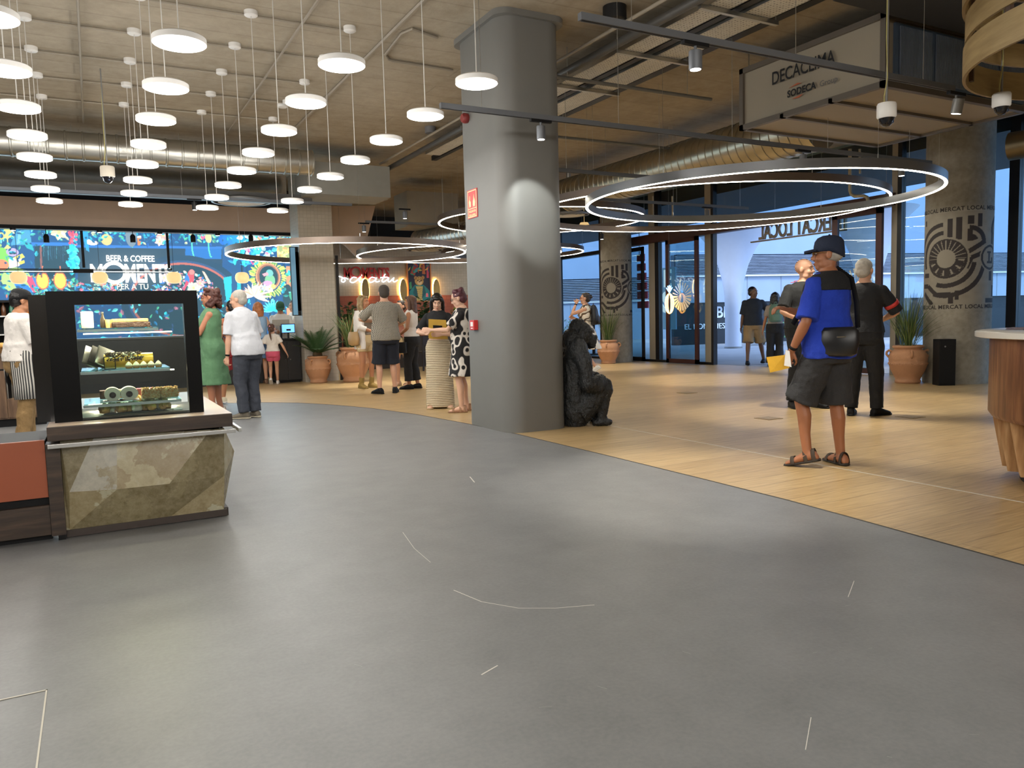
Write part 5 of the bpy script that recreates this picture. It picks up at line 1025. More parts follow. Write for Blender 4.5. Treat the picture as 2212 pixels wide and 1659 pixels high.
b = MB(); b.box(-3.6, xo1, 0, .03, z(1163), z(1098)); b.build('wooden_skirting', M_walnut_h, op); b = MB(); b.box(-3.6, xo1, .05, .55, 0, .05); b.build('plinth', M_black, op)
# glass display case
YC = 5.2; x0, x1 = aty(107, 760, YC).x, aty(437, 893, YC).x; zb, zt = .664, 1.43; yb = 5.85
x1 = aty(433, 760, YC).x
M_keep = M_black; M_black = mat('case_black', (8, 8, 9), .35, 0, 0, spec=.12)
cs = empty('pastry_display_case', (0, 0, 0), 0, 'black framed glass display case full of cakes on the kiosk worktop', 'display case')
b = MB(); xi0, xi1 = aty(168, 760, YC).x, aty(402, 760, YC).x; zi0, zi1 = aty(280, 900, YC).z, aty(280, 657, YC).z
b.box(x0, x1, YC, YC+.03, zi1, zt); b.box(x0, xi0, YC, YC+.03, zb, zi1); b.box(xi1, x1, YC, YC+.03, zb, zi1); b.box(xi0, xi1, YC, YC+.03, zb, zi0); b.build('front_frame', M_black, cs)
b = MB(); b.box(x0, x1, YC+.03, yb, zt-.03, zt); b.build('roof', M_black, cs); b = MB(); b.box(x0, x0+.02, YC+.03, yb, zb, zt-.03); b.build('left_side_panel', M_black, cs); b = MB(); b.box(x1-.03, x1, yb-.05, yb, zb, zt-.03); b.box(x1-.03, x1, YC+.03, yb, zb, zb+.02); b.build('rear_corner_post', M_black, cs)
b = MB(); b.box(xi0-.02, xi1+.02, YC+.008, YC+.014, zi0-.01, zi1+.01); b.build('front_glass', glass_mat('case_glass', (232, 240, 240), .07), cs); b = MB(); b.box(x1-.012, x1-.006, YC+.03, yb-.05, zb+.02, zt-.03); b.build('side_glass', glass_mat('case_glass'), cs)
b = MB(); b.box(x0+.02, x1-.03, YC+.03, yb, zb, zb+.015); b.build('deck', mat('dark_deck', (60, 56, 54), .6), cs)
b = MB(); b.box(x0+.02, xi0-.02, yb-.02, yb-.01, zb, zt-.03); b.box(xi0-.03, xi0-.01, YC+.03, yb-.01, zb, zt-.03); b.build('inner_partition', M_black, cs)
# dark slim pier left of the case
b = MB(); b.box(aty(69, 760, 5.3).x, x0-.004, 5.3, 5.42, zb, aty(80, 637, 5.3).z); pr = tag(b.build('glass_pier', mat('smoked_black_glass', (30, 28, 28), .12, 0, .1)), 'smoked black upright pier left of the display case', 'pier')
shelfz = [aty(250, 708, 5.3).z, aty(270, 797, 5.3).z, aty(290, 866, 5.3).z]; Mgt = glass_mat('green_edge_glass', (206, 228, 220), .1)
sx = [(aty(168, 708, 5.3).x, aty(341, 708, 5.3).x), (aty(175, 797, 5.3).x, aty(367, 797, 5.3).x), (aty(181, 866, 5.3).x, aty(391, 866, 5.3).x)]
for i in range(3):
    b = MB(); b.box(sx[i][0], sx[i][1], 5.28, 5.72, shelfz[i]-.008, shelfz[i]); s_ = b.build('glass_shelf', Mgt, cs)
    b = MB(); b.box(sx[i][0]-.005, sx[i][1], 5.265, 5.28, shelfz[i]-.022, shelfz[i]-.006); b.build('shelf_edge', M_steel, s_); b = MB()
    for x in (sx[i][0]+.03, sx[i][1]-.03): b.box(x-.006, x+.006, 5.70, 5.74, shelfz[i]-.02, shelfz[i])
    b.build('bracket', M_steel, s_)
for k, (zz, yy) in enumerate(((zt-.045, 5.3), (shelfz[0]-.03, 5.62), (shelfz[1]-.03, 5.62), (shelfz[2]-.03, 5.62))):
    b = MB(); b.box(xi0+.03, xi1-.04, yy, yy+.012, zz-.008, zz); b.build('light_strip', mat('warm_case_led', (255, 232, 190), .5, 0, 0, emit=6), cs)
    L_ = bpy.data.lights.new('case_light', 'AREA'); L_.shape = 'RECTANGLE'; L_.size = .5; L_.size_y = .03; L_.energy = (5, 3, 4, 8)[k]; L_.color = (1, .8, .52); lo = bpy.data.objects.new('case_light', L_); COL.objects.link(lo); lo.location = ((xi0+xi1)/2, yy, zz-.012)
M_black = M_keep
# contents
def food(name, bm_, m, p, label, cat, group=None, rz=0, smooth=True): return tag(bm_.build(name, m, loc=p, rotz=rz, smooth=smooth), label, cat, group)
def cpos(px, py, Y): return aty(px, py, Y)
zs = shelfz
b = MB(); b.box(-.035, .035, -.03, .03, 0, .105, bev=.012); food('porcelain_jar', b, M_white, (cpos(188, 690, 5.42).x, 5.42, zs[0]), 'upright white rounded box at the left of the top shelf', 'box')
bt = empty('glass_bottle', (cpos(222, 690, 5.4).x, 5.4, zs[0]), 0, 'small bottle beside the white box on the top shelf', 'bottle'); b = MB(); b.lathe([(.014, 0), (.016, .01), (.016, .05), (.007, .075), (.007, .09)], 16); b.build('body', mat('dark_bottle', (70, 60, 50), .1), bt, smooth=True); b = MB(); b.lathe([(.008, .09), (.008, .1)], 12); b.build('cap', M_steel, bt)
M_biscuit = mat('biscuit', (212, 160, 100), .8, 0, .2, 40, .4, 60); M_choc = mat('chocolate', (58, 36, 28), .5, 0, .25, 30, .5, 50); M_cream2 = mat('whipped_cream', (242, 230, 206), .6, 0, .06, 20, .2, 30); M_yel = mat('yolk_glaze', (232, 176, 60), .3, 0, .15, 15); M_past = mat('baked_pastry', (222, 170, 92), .6, 0, .2, 20, .4, 40)
def roughblob(sz, seed, amp=.15, n=16, m=10, flat=True):
    rr = Vector((seed*3.1, seed*1.7, 0)); b = MB(); b.ell((0, 0, 0), sz, n, m); out = []
    for v in b.v:
        p = Vector(v); q = Vector((p.x/sz[0], p.y/sz[1], p.z/sz[2])); f = 1+amp*noise.noise(q*1.8+rr)*1.6; p = Vector((p.x*f, p.y*f, p.z*f)); p.z = max(p.z, -sz[2]*.75) if flat else p.z; out.append((p.x, p.y, p.z+sz[2]*.75))
    b.v = out; return b
for i, px in enumerate((232, 241)): b = MB(); b.lathe([(.012, 0), (.014, .05), (.013, .052)], 14); food('dessert_glass', b, M_biscuit, (cpos(px, 690, 5.38).x, 5.38+.04*i, zs[0]), ['orange dessert glass in front on the top shelf', 'orange dessert glass behind on the top shelf'][i], 'dessert', 'dessert glasses')
ck = empty('chocolate_layer_cake', (cpos(282, 690, 5.45).x, 5.45, zs[0]), 0, 'long dark layer cake with biscuit topping on the top shelf', 'cake'); b = MB(); b.box(-.11, .11, -.05, .05, 0, .035, bev=.008); b.build('chocolate_base', M_choc, ck); b = MB(); b.box(-.108, .1, -.048, .048, .035, .055, bev=.008); b.build('biscuit_topping', M_biscuit, ck)
# shelf two
rl = empty('yellow_roll_cake', (cpos(280, 775, 5.5).x, 5.5, zs[1]), .0, 'yellow glazed roll cake with chocolate shavings on the middle shelf', 'cake')
b = MB(); n = 20; b.loft([[(x, .05*math.cos(2*PI*j/n), .045+.045*math.sin(2*PI*j/n)) for j in range(n)] for x in (-.145, -.14, .13, .135)]); b.build('roll', M_yel, rl, smooth=True)
b = MB(); rr = random.Random(2)
for k in range(260):
    x = rr.uniform(-.13, .07); a = rr.uniform(.0, PI-.3); c = Vector((x, -.052*math.cos(a)*1, .045+.05*math.sin(a))); d = Vector((rr.uniform(-1, 1), rr.uniform(-.5, .5), rr.uniform(-.3, .6)))*.014; b.tube([c-d, c+d], .003, 4)
b.build('chocolate_shavings', M_choc, rl); b = MB()
for k in range(40): x = rr.uniform(-.11, .05); a = rr.uniform(.2, 2.6); c = Vector((x, -.05*math.cos(a), .045+.05*math.sin(a))); b.ell(c, (.008, .006, .005), 6, 4)
b.build('cream_dots', M_cream2, rl)
for i, px in enumerate((278, 294, 310, 326, 342)):
    p = cpos(px, 784, 5.36); r = empty('meringue_tart', (p.x, 5.36, zs[1]), 0, 'cream topped tart in the row before the yellow roll, %s from left' % ['first', 'second', 'third', 'fourth', 'fifth'][i], 'tart', 'row of cream tarts')
    b = MB(); b.lathe([(.017, 0), (.022, .012), (.0001, .012)], 18, cap=False); b.build('pastry_shell', M_past, r); b = MB(); b.lathe([(.02, .012), (.021, .02), (.014, .03), (.009, .036), (.0001, .043)], 18, cap=False); b.build('cream_peak', M_cream2, r, smooth=True)
b = MB(); 
for s_ in (-1, 1): b.tube([(s_*.03, 0, 0), (s_*.03, 0, .075), (0, 0, .085), (-s_*.03, 0, .075)], .003, 5)
b.box(-.03, .03, -.004, .004, .0, .006); food('price_stand', b, M_black, (cpos(236, 770, 5.33).x, 5.33, zs[1]), 'small black wire stand before the yellow roll', 'stand', smooth=False)
for i in range(3): b = MB(); b.box(-.05, .05, -.006, .006, 0, .13); b.box(-.045, .045, -.008, -.006, .008, .12); o = food('metal_tray', b, [M_steel, M_dark, M_steel][i], (cpos(192+i*14, 770, 5.6).x, 5.58-.03*i, zs[1]+.02), ['steel tray leaning behind at the left of the middle shelf', 'dark tray leaning between two steel trays', 'steel tray leaning in front on the middle shelf'][i], 'tray', smooth=False); o.rotation_euler = (-.5, .45, .3)
# shelf three
for i, px in enumerate((243, 279)):
    p = cpos(px, 850, 5.4); r = empty('roulade_cake', (p.x, 5.42, zs[2]), 0, ['left pale roulade showing a dark spiral centre', 'right pale roulade showing a dark spiral centre'][i], 'cake', 'two pale roulades'); R_ = .046
    b = MB(); n = 28; b.loft([[(R_*(1.0+.12*(i))*math.cos(2*PI*j/n), y, R_*.92+R_*.92*math.sin(2*PI*j/n)) for j in range(n)] for y in (-.05, -.046, .05)]); b.build('roll', M_cream2, r, smooth=True)
    b = MB(); b.lathe([(.0001, 0), (.019, 0), (.019, .004)], 20, cap=False); o = b.build('dark_centre', M_choc, r, (0, -.0505, R_*.85)); o.rotation_euler = (PI/2, 0, 0)
    b = MB(); b.box(-.055, .055, -.06, .06, 0, .003); b.build('cake_board', M_steel, r)
for i, px in enumerate((327, 366)):
    p = cpos(px, 845, 5.42); b = MB(); b.box(-.055, .05, -.06, .06, 0, .062, bev=.012); o = food('flaky_cream_cake', b, mat('almond_flakes', (232, 196, 140), .7, 0, .25, 60, .9, 70), (p.x, 5.44, zs[2]), ['flaky almond cream cake, left of the pair on the lower shelf', 'flaky almond cream cake, right of the pair on the lower shelf'][i], 'cake', 'almond cream cakes')
    s_ = MB(); rr = random.Random(30+i)
    for k in range(90): c = Vector((rr.uniform(-.055, .05), rr.choice([-.062, rr.uniform(-.06, .06)]), rr.uniform(.01, .064))); c.z = c.z if c.y < -.061 else .064; s_.ell(c, (.007, .006, .003), 5, 3, Euler((rr.random(), rr.random(), rr.random())).to_matrix())
    s_.build('almond_flakes', M_biscuit, o)
for i, (px, m) in enumerate(((232, M_choc), (262, M_biscuit), (312, mat('berry_glaze', (130, 50, 60), .3, 0, .2)), (350, M_choc))):
    p = cpos(px, 822, 5.6); b = MB(); b.box(-.05, .05, -.03, .03, 0, .055, bev=.008); food('boxed_cake', b, m, (p.x, 5.62, zs[2]), ['dark loaf cake behind the left roulade', 'biscuit loaf cake behind the right roulade', 'berry glazed cake behind the almond cakes', 'dark glazed cake at the back right of the lower shelf'][i], 'cake', smooth=False)
# deck pastries
zd = zb+.015
b = MB(); b.box(-.17, .17, -.07, .07, 0, .006); food('pastry_tray', b, M_dark, (cpos(290, 890, 5.4).x, 5.4, zd), 'dark tray under the bottom row of pastries', 'tray', smooth=False)
for i, px in enumerate((226, 243, 262, 281, 296, 312, 328, 346, 358)):
    p = cpos(px, 888, 5.36); b = roughblob((.032, .03, .036), i+1, .3); food('filled_pastry', b, [M_past, M_cream2, M_biscuit][i % 3], (p.x, 5.36+.03*(i % 2), zd+.006), 'small filled pastry in the bottom row, %s from the left' % ['first', 'second', 'third', 'fourth', 'fifth', 'sixth', 'seventh', 'eighth', 'ninth'][i], 'pastry', 'bottom row of pastries')
for i, px in enumerate((300, 325, 350)): p = cpos(px, 878, 5.5); b = roughblob((.038, .034, .045), i+21, .3); food('filled_pastry', b, M_yel if i == 2 else M_past, (p.x, 5.5, zd+.006), 'golden pastry behind the bottom row, %s from the left' % ['first', 'second', 'third'][i], 'pastry', 'bottom row of pastries')
for i, px in enumerate((378, 384)): p = cpos(px, 885+i*6, 5.36); b = MB(); b.box(-.025, .025, -.02, .02, 0, .004); o = food('price_card', b, M_white, (p.x, 5.33+.06*(1-i), zd), ['white price card nearer the front at the right of the pastries', 'white price card behind at the right of the pastries'][i], 'price card', smooth=False)

# counters and shelves behind the kiosk worker
YB = 11.6
bc = empty('rear_kiosk_cabinet', (0, YB, 0), 0, 'brown oak kiosk cabinet behind the worker at the left edge', 'cabinet'); xr_ = aty(103, 900, YB).x
b = MB(); b.box(-6, xr_, 0, .6, .1, .9); b.build('body', M_caboak, bc); b = MB(); b.box(-6, xr_+.02, -.03, .62, .9, .94); b.build('worktop', mat('brown_worktop', (92, 74, 58), .4), bc); b = MB(); b.box(-6, xr_-.02, .03, .58, 0, .1); b.build('plinth', M_black, bc); b = MB(); b.box(-6, xr_, -.004, 0, .72, .74); b.build('shadow_gap', M_black, bc)
for k in range(6):
    x = xr_-.42*(k+1); b = MB(); b.box(x, x+.41, -.012, 0, .12, .71); d = b.build('door', M_caboak, bc)
ms = empty('back_bar_shelves', (0, YB+.25, .94), 0, 'black bar shelving with glasses and bottles behind the capped worker', 'shelving'); zt2 = aty(30, 648, YB+.25).z-.94
b = MB(); b.box(-4, xr_-.05, .0, .3, zt2-.03, zt2); b.box(xr_-.08, xr_-.05, 0, .3, 0, zt2); b.box(-4, xr_-.05, .28, .3, 0, zt2); b.build('carcass', M_black, ms); shz = [zt2*.33, zt2*.68]
for z_ in shz: b = MB(); b.box(-4, xr_-.08, .0, .28, z_, z_+.015); b.build('shelf', M_steel, ms)
rr = random.Random(9); kk = 0
words_ = ['first', 'second', 'third', 'fourth', 'fifth', 'sixth', 'seventh', 'eighth', 'ninth', 'tenth', 'eleventh', 'twelfth']
for r_i, z_ in enumerate([.0]+shz):
    for k in range(11):
        x = xr_-.16-k*.085; b = MB()
        if r_i == 1: b.lathe([(.0001, .0), (.024, .0), (.03, .06), (.03, .062), (.0001, .01)], 14, cap=False); tag(b.build('drinking_glass', glass_mat('shelf_glass', (220, 230, 230), .15), loc=(x, YB+.36, .94+z_+.015)), 'clear glass on the middle bar shelf, %s from its right end' % words_[k], 'glass', 'glasses on the bar shelving')
        else: b.lathe([(.026, 0), (.028, .01), (.028, .1), (.01, .15), (.01, .19)], 14); tag(b.build('bottle', [mat('green_bottle', (40, 110, 84), .15), mat('brown_bottle', (96, 60, 36), .15), mat('orange_juice', (232, 140, 60), .3), mat('clear_bottle', (150, 160, 160), .15)][(k+r_i) % 4], loc=(x, YB+.36, .94+z_+(.015 if r_i else .001)), smooth=True), 'bottle on the %s bar shelf, %s from its right end' % (['lowest', '', 'upper'][r_i], words_[k]), 'bottle', 'bottles on the bar shelving')
q = aty(3, 765, YB); bp_ = empty('bread_basket', (q.x, YB+.1, .94), 0, 'basket of bread rolls on the oak cabinet at the left edge', 'basket'); b = MB(); b.lathe([(.12, 0), (.17, .06), (.16, .06)], 24, cap=False); b.build('basket', mat('wicker', (150, 110, 66), .8, 0, .2, 40), bp_)
for k in range(5): b = roughblob((.05, .035, .035), 50+k, .1); tag(b.build('bread_roll', M_past, loc=(q.x-.1+.05*k, YB+.1+.03*(k % 2), .97+.02*(k % 3)), smooth=True), 'bread roll in the basket on the oak cabinet, %s from left' % words_[k], 'bread roll', 'bread rolls in the basket')

# ------------------------------------------------------------------ people
V = Vector
def skinm(n, c): return mat('skin_'+n, c, .5, 0, .04, 8)
def cloth(n, c, **k): return mat('cloth_'+n, c, .85, 0, k.pop('vary', .07), k.pop('scale', 6), .25, 120, **k)
TORSO = [(.80, .15, .10, -.005), (.86, .172, .115, -.01), (.93, .176, .118, -.012), (1.0, .162, .11, -.005), (1.08, .146, .1, 0), (1.18, .153, .105, .004), (1.28, .172, .116, .008), (1.36, .178, .112, .002), (1.41, .165, .095, -.006), (1.45, .12, .078, -.01), (1.485, .07, .064, -.01), (1.51, .058, .058, -.005)]
def ik(a, b, l1, l2, pole):
    d = b-a; L = d.length
    if L > (l1+l2)*.999: b = a+d*((l1+l2)*.999/L); d = b-a; L = d.length
    if L < abs(l1-l2)+.02: L = abs(l1-l2)+.02
    u = d.normalized(); x = (l1*l1-l2*l2+L*L)/(2*L); h = math.sqrt(max(0, l1*l1-x*x)); p = (pole-u*pole.dot(u)).normalized(); return a+u*x+p*h, b
class Fig:
    def __init__(s, px, py, H, face, label, skin, feet=((-.1, 0, 0, 0), (.1, 0, 0, 0)), hands=((-.24, .05, .78), (.24, .05, .78)), lean=0, yaw=0, pitch=0, pos=None, female=False, belly=0, wide=1, vox=.011, curl=.5, elbow=None, name='person', cat='person', drop=.008, palms=None, twist=0, heads=1.07):
        p = pos if pos is not None else atz(px, py, 0); az = math.degrees(math.atan2(px-1106, 1661)); s.rz = math.radians(face-28.4-az); s.p = V((p[0], p[1], 0)); s.S = H/1.75; s.vox = vox; s.skin = skin; s.fem = female; s.feet = feet; s.curl = curl
        s.root = empty(name, s.p, s.rz, label, cat); s.root.scale = (s.S,)*3
        s.lean = lean; s.tw = math.radians(twist); s.dz = -drop; s.wide = wide; s.belly = belly; s.sw = (.15 if female else .172)*wide
        s.hp = s.T(V((0, -.0, 1.492))); s.HR = Euler((-math.radians(pitch), 0, math.radians(yaw))).to_matrix(); s.hs = heads
        s.arms = []
        for i, sx in ((0, -1), (1, 1)):
            sh = s.T(V((sx*s.sw, -.005, 1.382))); pole = V((sx*.5, -1, -.4)) if elbow is None or elbow[i] is None else V(elbow[i]); e, w = ik(sh, V(hands[i]), .285, .25, pole); s.arms.append((sh, e, w, sx))
        s.legs = []
        for i, sx in ((0, -1), (1, 1)):
            fx, fy, ang, lift = feet[i]; hip = V((sx*.085, 0, .90+s.dz)); a = math.radians(ang); d = V((-math.sin(a), math.cos(a), 0)); hl = math.radians(lift); toe = V((fx, fy, 0))+d*.13; ank = toe-d*(.13*math.cos(hl)+.0)+d*.08*math.sin(hl)*.6+V((0, 0, .085+.14*math.sin(hl)))
            k, an = ik(hip, ank, .415, .398, V((sx*.12, 1, 0))+d*.4); s.legs.append((hip, k, an, sx, d, hl))
        s.palms = palms or (None, None); s.body()
    def T(s, v):
        w = max(0, v.z-.95); q = V((v.x, v.y, v.z-.95)); t = min(1, w/.45); q = Euler((0, 0, s.tw*t)).to_matrix() @ q; q = Euler((-s.lean*min(1, .4+t*.6) if w > 0 else 0, 0, 0)).to_matrix() @ q; return q+V((0, 0, .95+s.dz))
    def HT(s, v): return s.hp+s.HR @ (V(v)*s.hs+V((0, 0, .12)))
    def sec(s, z, inf=0):
        tb = TORSO; z = min(max(z, tb[0][0]), tb[-1][0])
        for a, b in zip(tb[:-1], tb[1:]):
            if a[0] <= z <= b[0]: t = (z-a[0])/(b[0]-a[0]); rx, ry, yo = (a[i]+(b[i]-a[i])*t for i in (1, 2, 3)); break
        if s.fem:
            rx *= 1-.10*math.exp(-((z-1.36)/.12)**2)-.13*math.exp(-((z-1.1)/.08)**2)+.05*math.exp(-((z-.92)/.08)**2); ry *= 1+.14*math.exp(-((z-1.27)/.05)**2)-.1*math.exp(-((z-1.1)/.08)**2); yo += .014*math.exp(-((z-1.27)/.05)**2)
        g = math.exp(-((z-1.08)/.11)**2)*s.belly; w = s.wide if z < 1.44 else 1; return rx*w+g*.03+inf, ry*(1+(w-1)*.7)+g*.05+inf, yo+g*.035
    def ring(s, z, inf=0, n=22, zz=None):
        rx, ry, yo = s.sec(z, inf); out = []
        for j in range(n):
            a = 2*PI*j/n; c, sn = math.cos(a), math.sin(a); e = .88; out.append(s.T(V((rx*abs(c)**e*(1 if c > 0 else -1), yo+ry*abs(sn)**e*(1 if sn > 0 else -1), z if zz is None else zz))))
        return out
    def chain(s, b, pts, rr, n=12, sub=3):
        P = [V(p) for p in pts]; b.tube(P, rr, n); 
        for p, r in zip(P, rr): b.ell(p, (r, r, r), 10, 6)
    def body(s):
        b = MB(); b.loft([s.ring(z) for z in (.80, .86, .93, 1.0, 1.08, 1.18, 1.28, 1.36, 1.41, 1.45, 1.485, 1.51)])
        nb = s.T(V((0, -.008, 1.46))); b.tube([nb, s.hp+V((0, 0, .0)), s.HT((0, -.012, -.03))], [.058, .052, .052] if not s.fem else [.05, .045, .045], 14)
        k = .92 if s.fem else 1
        for sh, e, w, sx in s.arms:
            cl = s.T(V((sx*s.sw*.5, -.005, 1.405))); m1 = sh.lerp(e, .35); f1 = e.lerp(w, .25); f2 = e.lerp(w, .65)
            s.chain(b, [cl, sh, m1, e.lerp(sh, .2), e, f1, f2, w], [r*k for r in (.045, .053, .047, .04, .038, .041, .033, .025)])
        for hip, kn, an, sx, d, hl in s.legs:
            s.chain(b, [hip+V((0, 0, .03)), hip.lerp(kn, .3), hip.lerp(kn, .75), kn, kn.lerp(an, .3)-d*.012, kn.lerp(an, .65), an], [.088, .08, .06, .052, .053, .041, .035])
            s.foot(b, an, d, hl, 0)
        for i, (sh, e, w, sx) in enumerate(s.arms): s.hand(b, w, (w-e).normalized(), sx, s.palms[i])
        E = lambda c, r: b.ell(s.HT(c), [q*s.hs for q in r], 16, 10, s.HR)
        E((0, -.014, .03), (.076, .095, .086)); E((0, .026, -.03), (.058, .06, .085)); E((0, .05, -.086), (.032, .03, .026)); E((-.034, .02, -.07), (.026, .04, .028)); E((.034, .02, -.07), (.026, .04, .028))
        E((0, .094, -.024), (.011, .018, .016)); E((0, .087, .0), (.009, .012, .028)); E((.012, .088, -.03), (.008, .01, .008)); E((-.012, .088, -.03), (.008, .01, .008)); E((0, .073, .03), (.046, .017, .012)); E((0, .078, -.066), (.02, .012, .011))
        for q in (-1, 1): E((q*.078, -.008, -.008), (.011, .02, .03)); E((q*.034, .06, -.03), (.024, .022, .022))
        o = b.build('body', s.skin, s.root, smooth='all'); s.mods(o, s.vox, 2, 0); s.b_ = o
        ew = mat('eye_white', (188, 178, 168), .3, 0, 0); iris = mat('dark_iris', (40, 28, 22), .1, 0, 0)
        for q in (-1, 1):
            b = MB(); b.ell((0, 0, 0), (.0115, .009, .0055), 14, 8, s.HR); b.v = [tuple(V(v)*s.hs+s.HT((q*.031, .077, .008))) for v in b.v]; b.v = [tuple(V(v)) for v in b.v]; eo = b.build('eye', ew, s.root, smooth='all'); b = MB(); b.ell(s.HT((q*.031, .0825, .008)), (.0055, .0045, .0055), 10, 6); b.build('iris', iris, eo, smooth='all')
        for q in (-1, 1): b = MB(); b.tube([s.HT((q*.014, .092, .028)), s.HT((q*.032, .09, .034)), s.HT((q*.05, .078, .028))], [.003, .0038, .002], 6); b.build('eyebrow', mat('brow_brown', (58, 42, 34), .8, 0, 0), s.root)
        b = MB(); b.ell(s.HT((0, .089, -.064)), (.019, .006, .005), 12, 6, s.HR); b.build('lips', mat('lip_pink', (170, 96, 84), .4, 0, .03), s.root, smooth='all')
    def hand(s, b, w, u, sx, palm=None):
        n = V(palm) if palm else V((-sx, .15, 0)); n = (n-u*n.dot(u)).normalized(); t = u.cross(n)*(-sx)
        if t.y < 0 and palm is None: t = -t
        b.loft([[w+u*l+t*(a*math.cos(2*PI*j/12))+n*(h*math.sin(2*PI*j/12)) for j in range(12)] for l, a, h in ((-.01, .024, .02), (.02, .03, .017), (.05, .04, .016), (.085, .042, .013), (.095, .036, .009))])
        c = s.curl
        for k, (off, L) in enumerate(((.031, .07), (.0105, .078), (-.0105, .072), (-.031, .056))):
            p = w+u*.088+t*off; a = 0; pts = [p-u*.015]; rr = [.0095]; 
            for j, fr in enumerate((.45, .32, .26)): a += c*(.75, .95, .6)[j]; p = p+(u*math.cos(a)+n*math.sin(a))*L*fr*1.05; pts.append(p); rr.append(.009-.0008*j)
            pts.insert(1, w+u*.088+t*off); rr.insert(1, .0095); s.chain(b, pts, rr, 8)
        p = w+u*.025+t*.03; s.chain(b, [p, p+(u*.6+t*.75).normalized()*.035, p+(u*.75+t*.6).normalized()*.062+n*.012*c, p+(u*.95+t*.35).normalized()*.088+n*.03*c], [.014, .011, .0095, .008], 8)
    def foot(s, b, an, d, hl, inf, z0=0, sole=False):
        sd = V((d.y, -d.x, 0)); f = (d*math.cos(hl)-V((0, 0, math.sin(hl)))); up = (V((0, 0, 1))*math.cos(hl)+d*math.sin(hl)); base = an-up*.085
        S_ = ((-.075, .022, .02), (-.06, .033, .038), (-.02, .037, .045), (.04, .041, .04), (.10, .047, .028), (.15, .045, .02), (.18, .028, .015))
        if sole: b.loft([[base+f*l*1.06+sd*((w+.007)*math.cos(2*PI*j/16))+up*(.011+.012*math.sin(2*PI*j/16)) for j in range(16)] for l, w, h in S_]); return
        b.loft([[base+f*l+sd*((w+inf)*math.cos(2*PI*j/14))+up*(h+.006+(h+inf)*max(-.95, math.sin(2*PI*j/14))) for j in range(14)] for l, w, h in S_])
        b.tube([base+up*.04-f*.01, an+up*.01], [.036+inf, .034+inf], 12)
    def mods(s, o, vox, it=3, disp=.006, dscale=.09):
        m = o.modifiers.new('remesh', 'REMESH'); m.mode = 'VOXEL'; m.voxel_size = vox; m.use_smooth_shade = True
        m = o.modifiers.new('smooth', 'SMOOTH'); m.iterations = it; m.factor = .5
        if disp:
            k = 'folds_%d' % int(dscale*1000); tx = bpy.data.textures.get(k) or bpy.data.textures.new(k, 'CLOUDS'); tx.noise_scale = dscale; tx.noise_depth = 2
            m = o.modifiers.new('folds', 'DISPLACE'); m.texture = tx; m.strength = disp*2; m.mid_level = .5
    def part(s, b, name, m, disp=.006, vox=None, it=3, dscale=.09, parent=None):
        o = b.build(name, m, parent or s.root, smooth='all'); s.mods(o, vox or max(.009, s.vox), it, disp, dscale); return o
    def shirt(s, m, hem=.9, sleeve=.75, inf=.016, name='shirt', top=1.475, flare=0, neckline=0, disp=.007, skirt=None):
        b = MB(); zs = [z for z in np.linspace(hem, top, 16)]
        R = []
        for z in zs: k = flare*max(0, (1.1-z))/.3; R.append(s.ring(z, inf+k+(.012 if z < 1.12 else 0)-(.008 if z > 1.44 else 0), zz=z))
        if skirt:
            w1, d1 = skirt; R = []; z1_ = .95
            for z in np.linspace(hem, top, 24):
                rx, ry, yo = s.sec(z, inf+(.004 if z < 1.44 else -.008)); k = max(0, (z1_+.12-z)/(z1_+.12-hem)); rx = rx+max(0, w1-rx)*k; ry = ry+max(0, d1-ry)*k
                if z < .93: rx = max(rx, .195); ry = max(ry, .145)
                R.append([s.T(V((rx*math.cos(2*PI*j/26)*(1+.03*k*math.sin(5*2*PI*j/26)), yo*(1-k)+ry*math.sin(2*PI*j/26)*(1+.05*k*math.sin(6*2*PI*j/26)), z))) for j in range(26)])
        b.loft(R)
        if sleeve:
            for sh, e, w, sx in s.arms:
                cl = s.T(V((sx*s.sw*.45, -.005, 1.40))); r0, r1 = .05+inf*.8, .047+inf
                if sleeve <= 1: P = [cl, sh, sh.lerp(e, sleeve*.6), sh.lerp(e, sleeve)]; rr = [.052, r0, r1+.004, r1+.009]
                else: P = [cl, sh, sh.lerp(e, .6), e, e.lerp(w, (sleeve-1)*.6), e.lerp(w, sleeve-1)]; rr = [.05, r0, r1, .042+inf, .04+inf, .034+inf]
                b.tube(P, rr, 14); b.ell(sh, (r0, r0, r0), 12, 8); b.ell(P[-2], (rr[-2],)*3, 10, 6)
        else:
            for sh, e, w, sx in s.arms: cl = s.T(V((sx*s.sw*.62, -.005, 1.425))); b.ell(cl, (.035, .05, .03), 10, 6)
        return s.part(b, name, m, disp)
    def pants(s, m, f=2, inf=.018, waist=1.02, name='trousers', flare=0, disp=.008):
        b = MB(); b.loft([s.ring(z, inf*.9, zz=z) for z in (.80, .86, .93, .98, waist)])
        for hip, kn, an, sx, d, hl in s.legs:
            P = [hip+V((0, 0, .04)), hip.lerp(kn, .3)]; rr = [.095+inf*.5, .088+inf]
            if f <= 1: P += [hip.lerp(kn, f*.75), hip.lerp(kn, f)]; rr += [.07+inf+flare, .066+inf*1.4+flare]
            else:
                g = f-1; P += [hip.lerp(kn, .75), kn, kn.lerp(an, g*.4)-d*.006, kn.lerp(an, g*.75), kn.lerp(an, g)+V((0, 0, .0))]; rr += [.066+inf, .056+inf, .05+inf+flare*.4, .044+inf+flare*.7, .045+inf+flare]
            b.tube(P, rr, 16); 
            for p, r in list(zip(P, rr))[1:-1]: b.ell(p, (r, r, r), 12, 8)
        return s.part(b, name, m, disp)
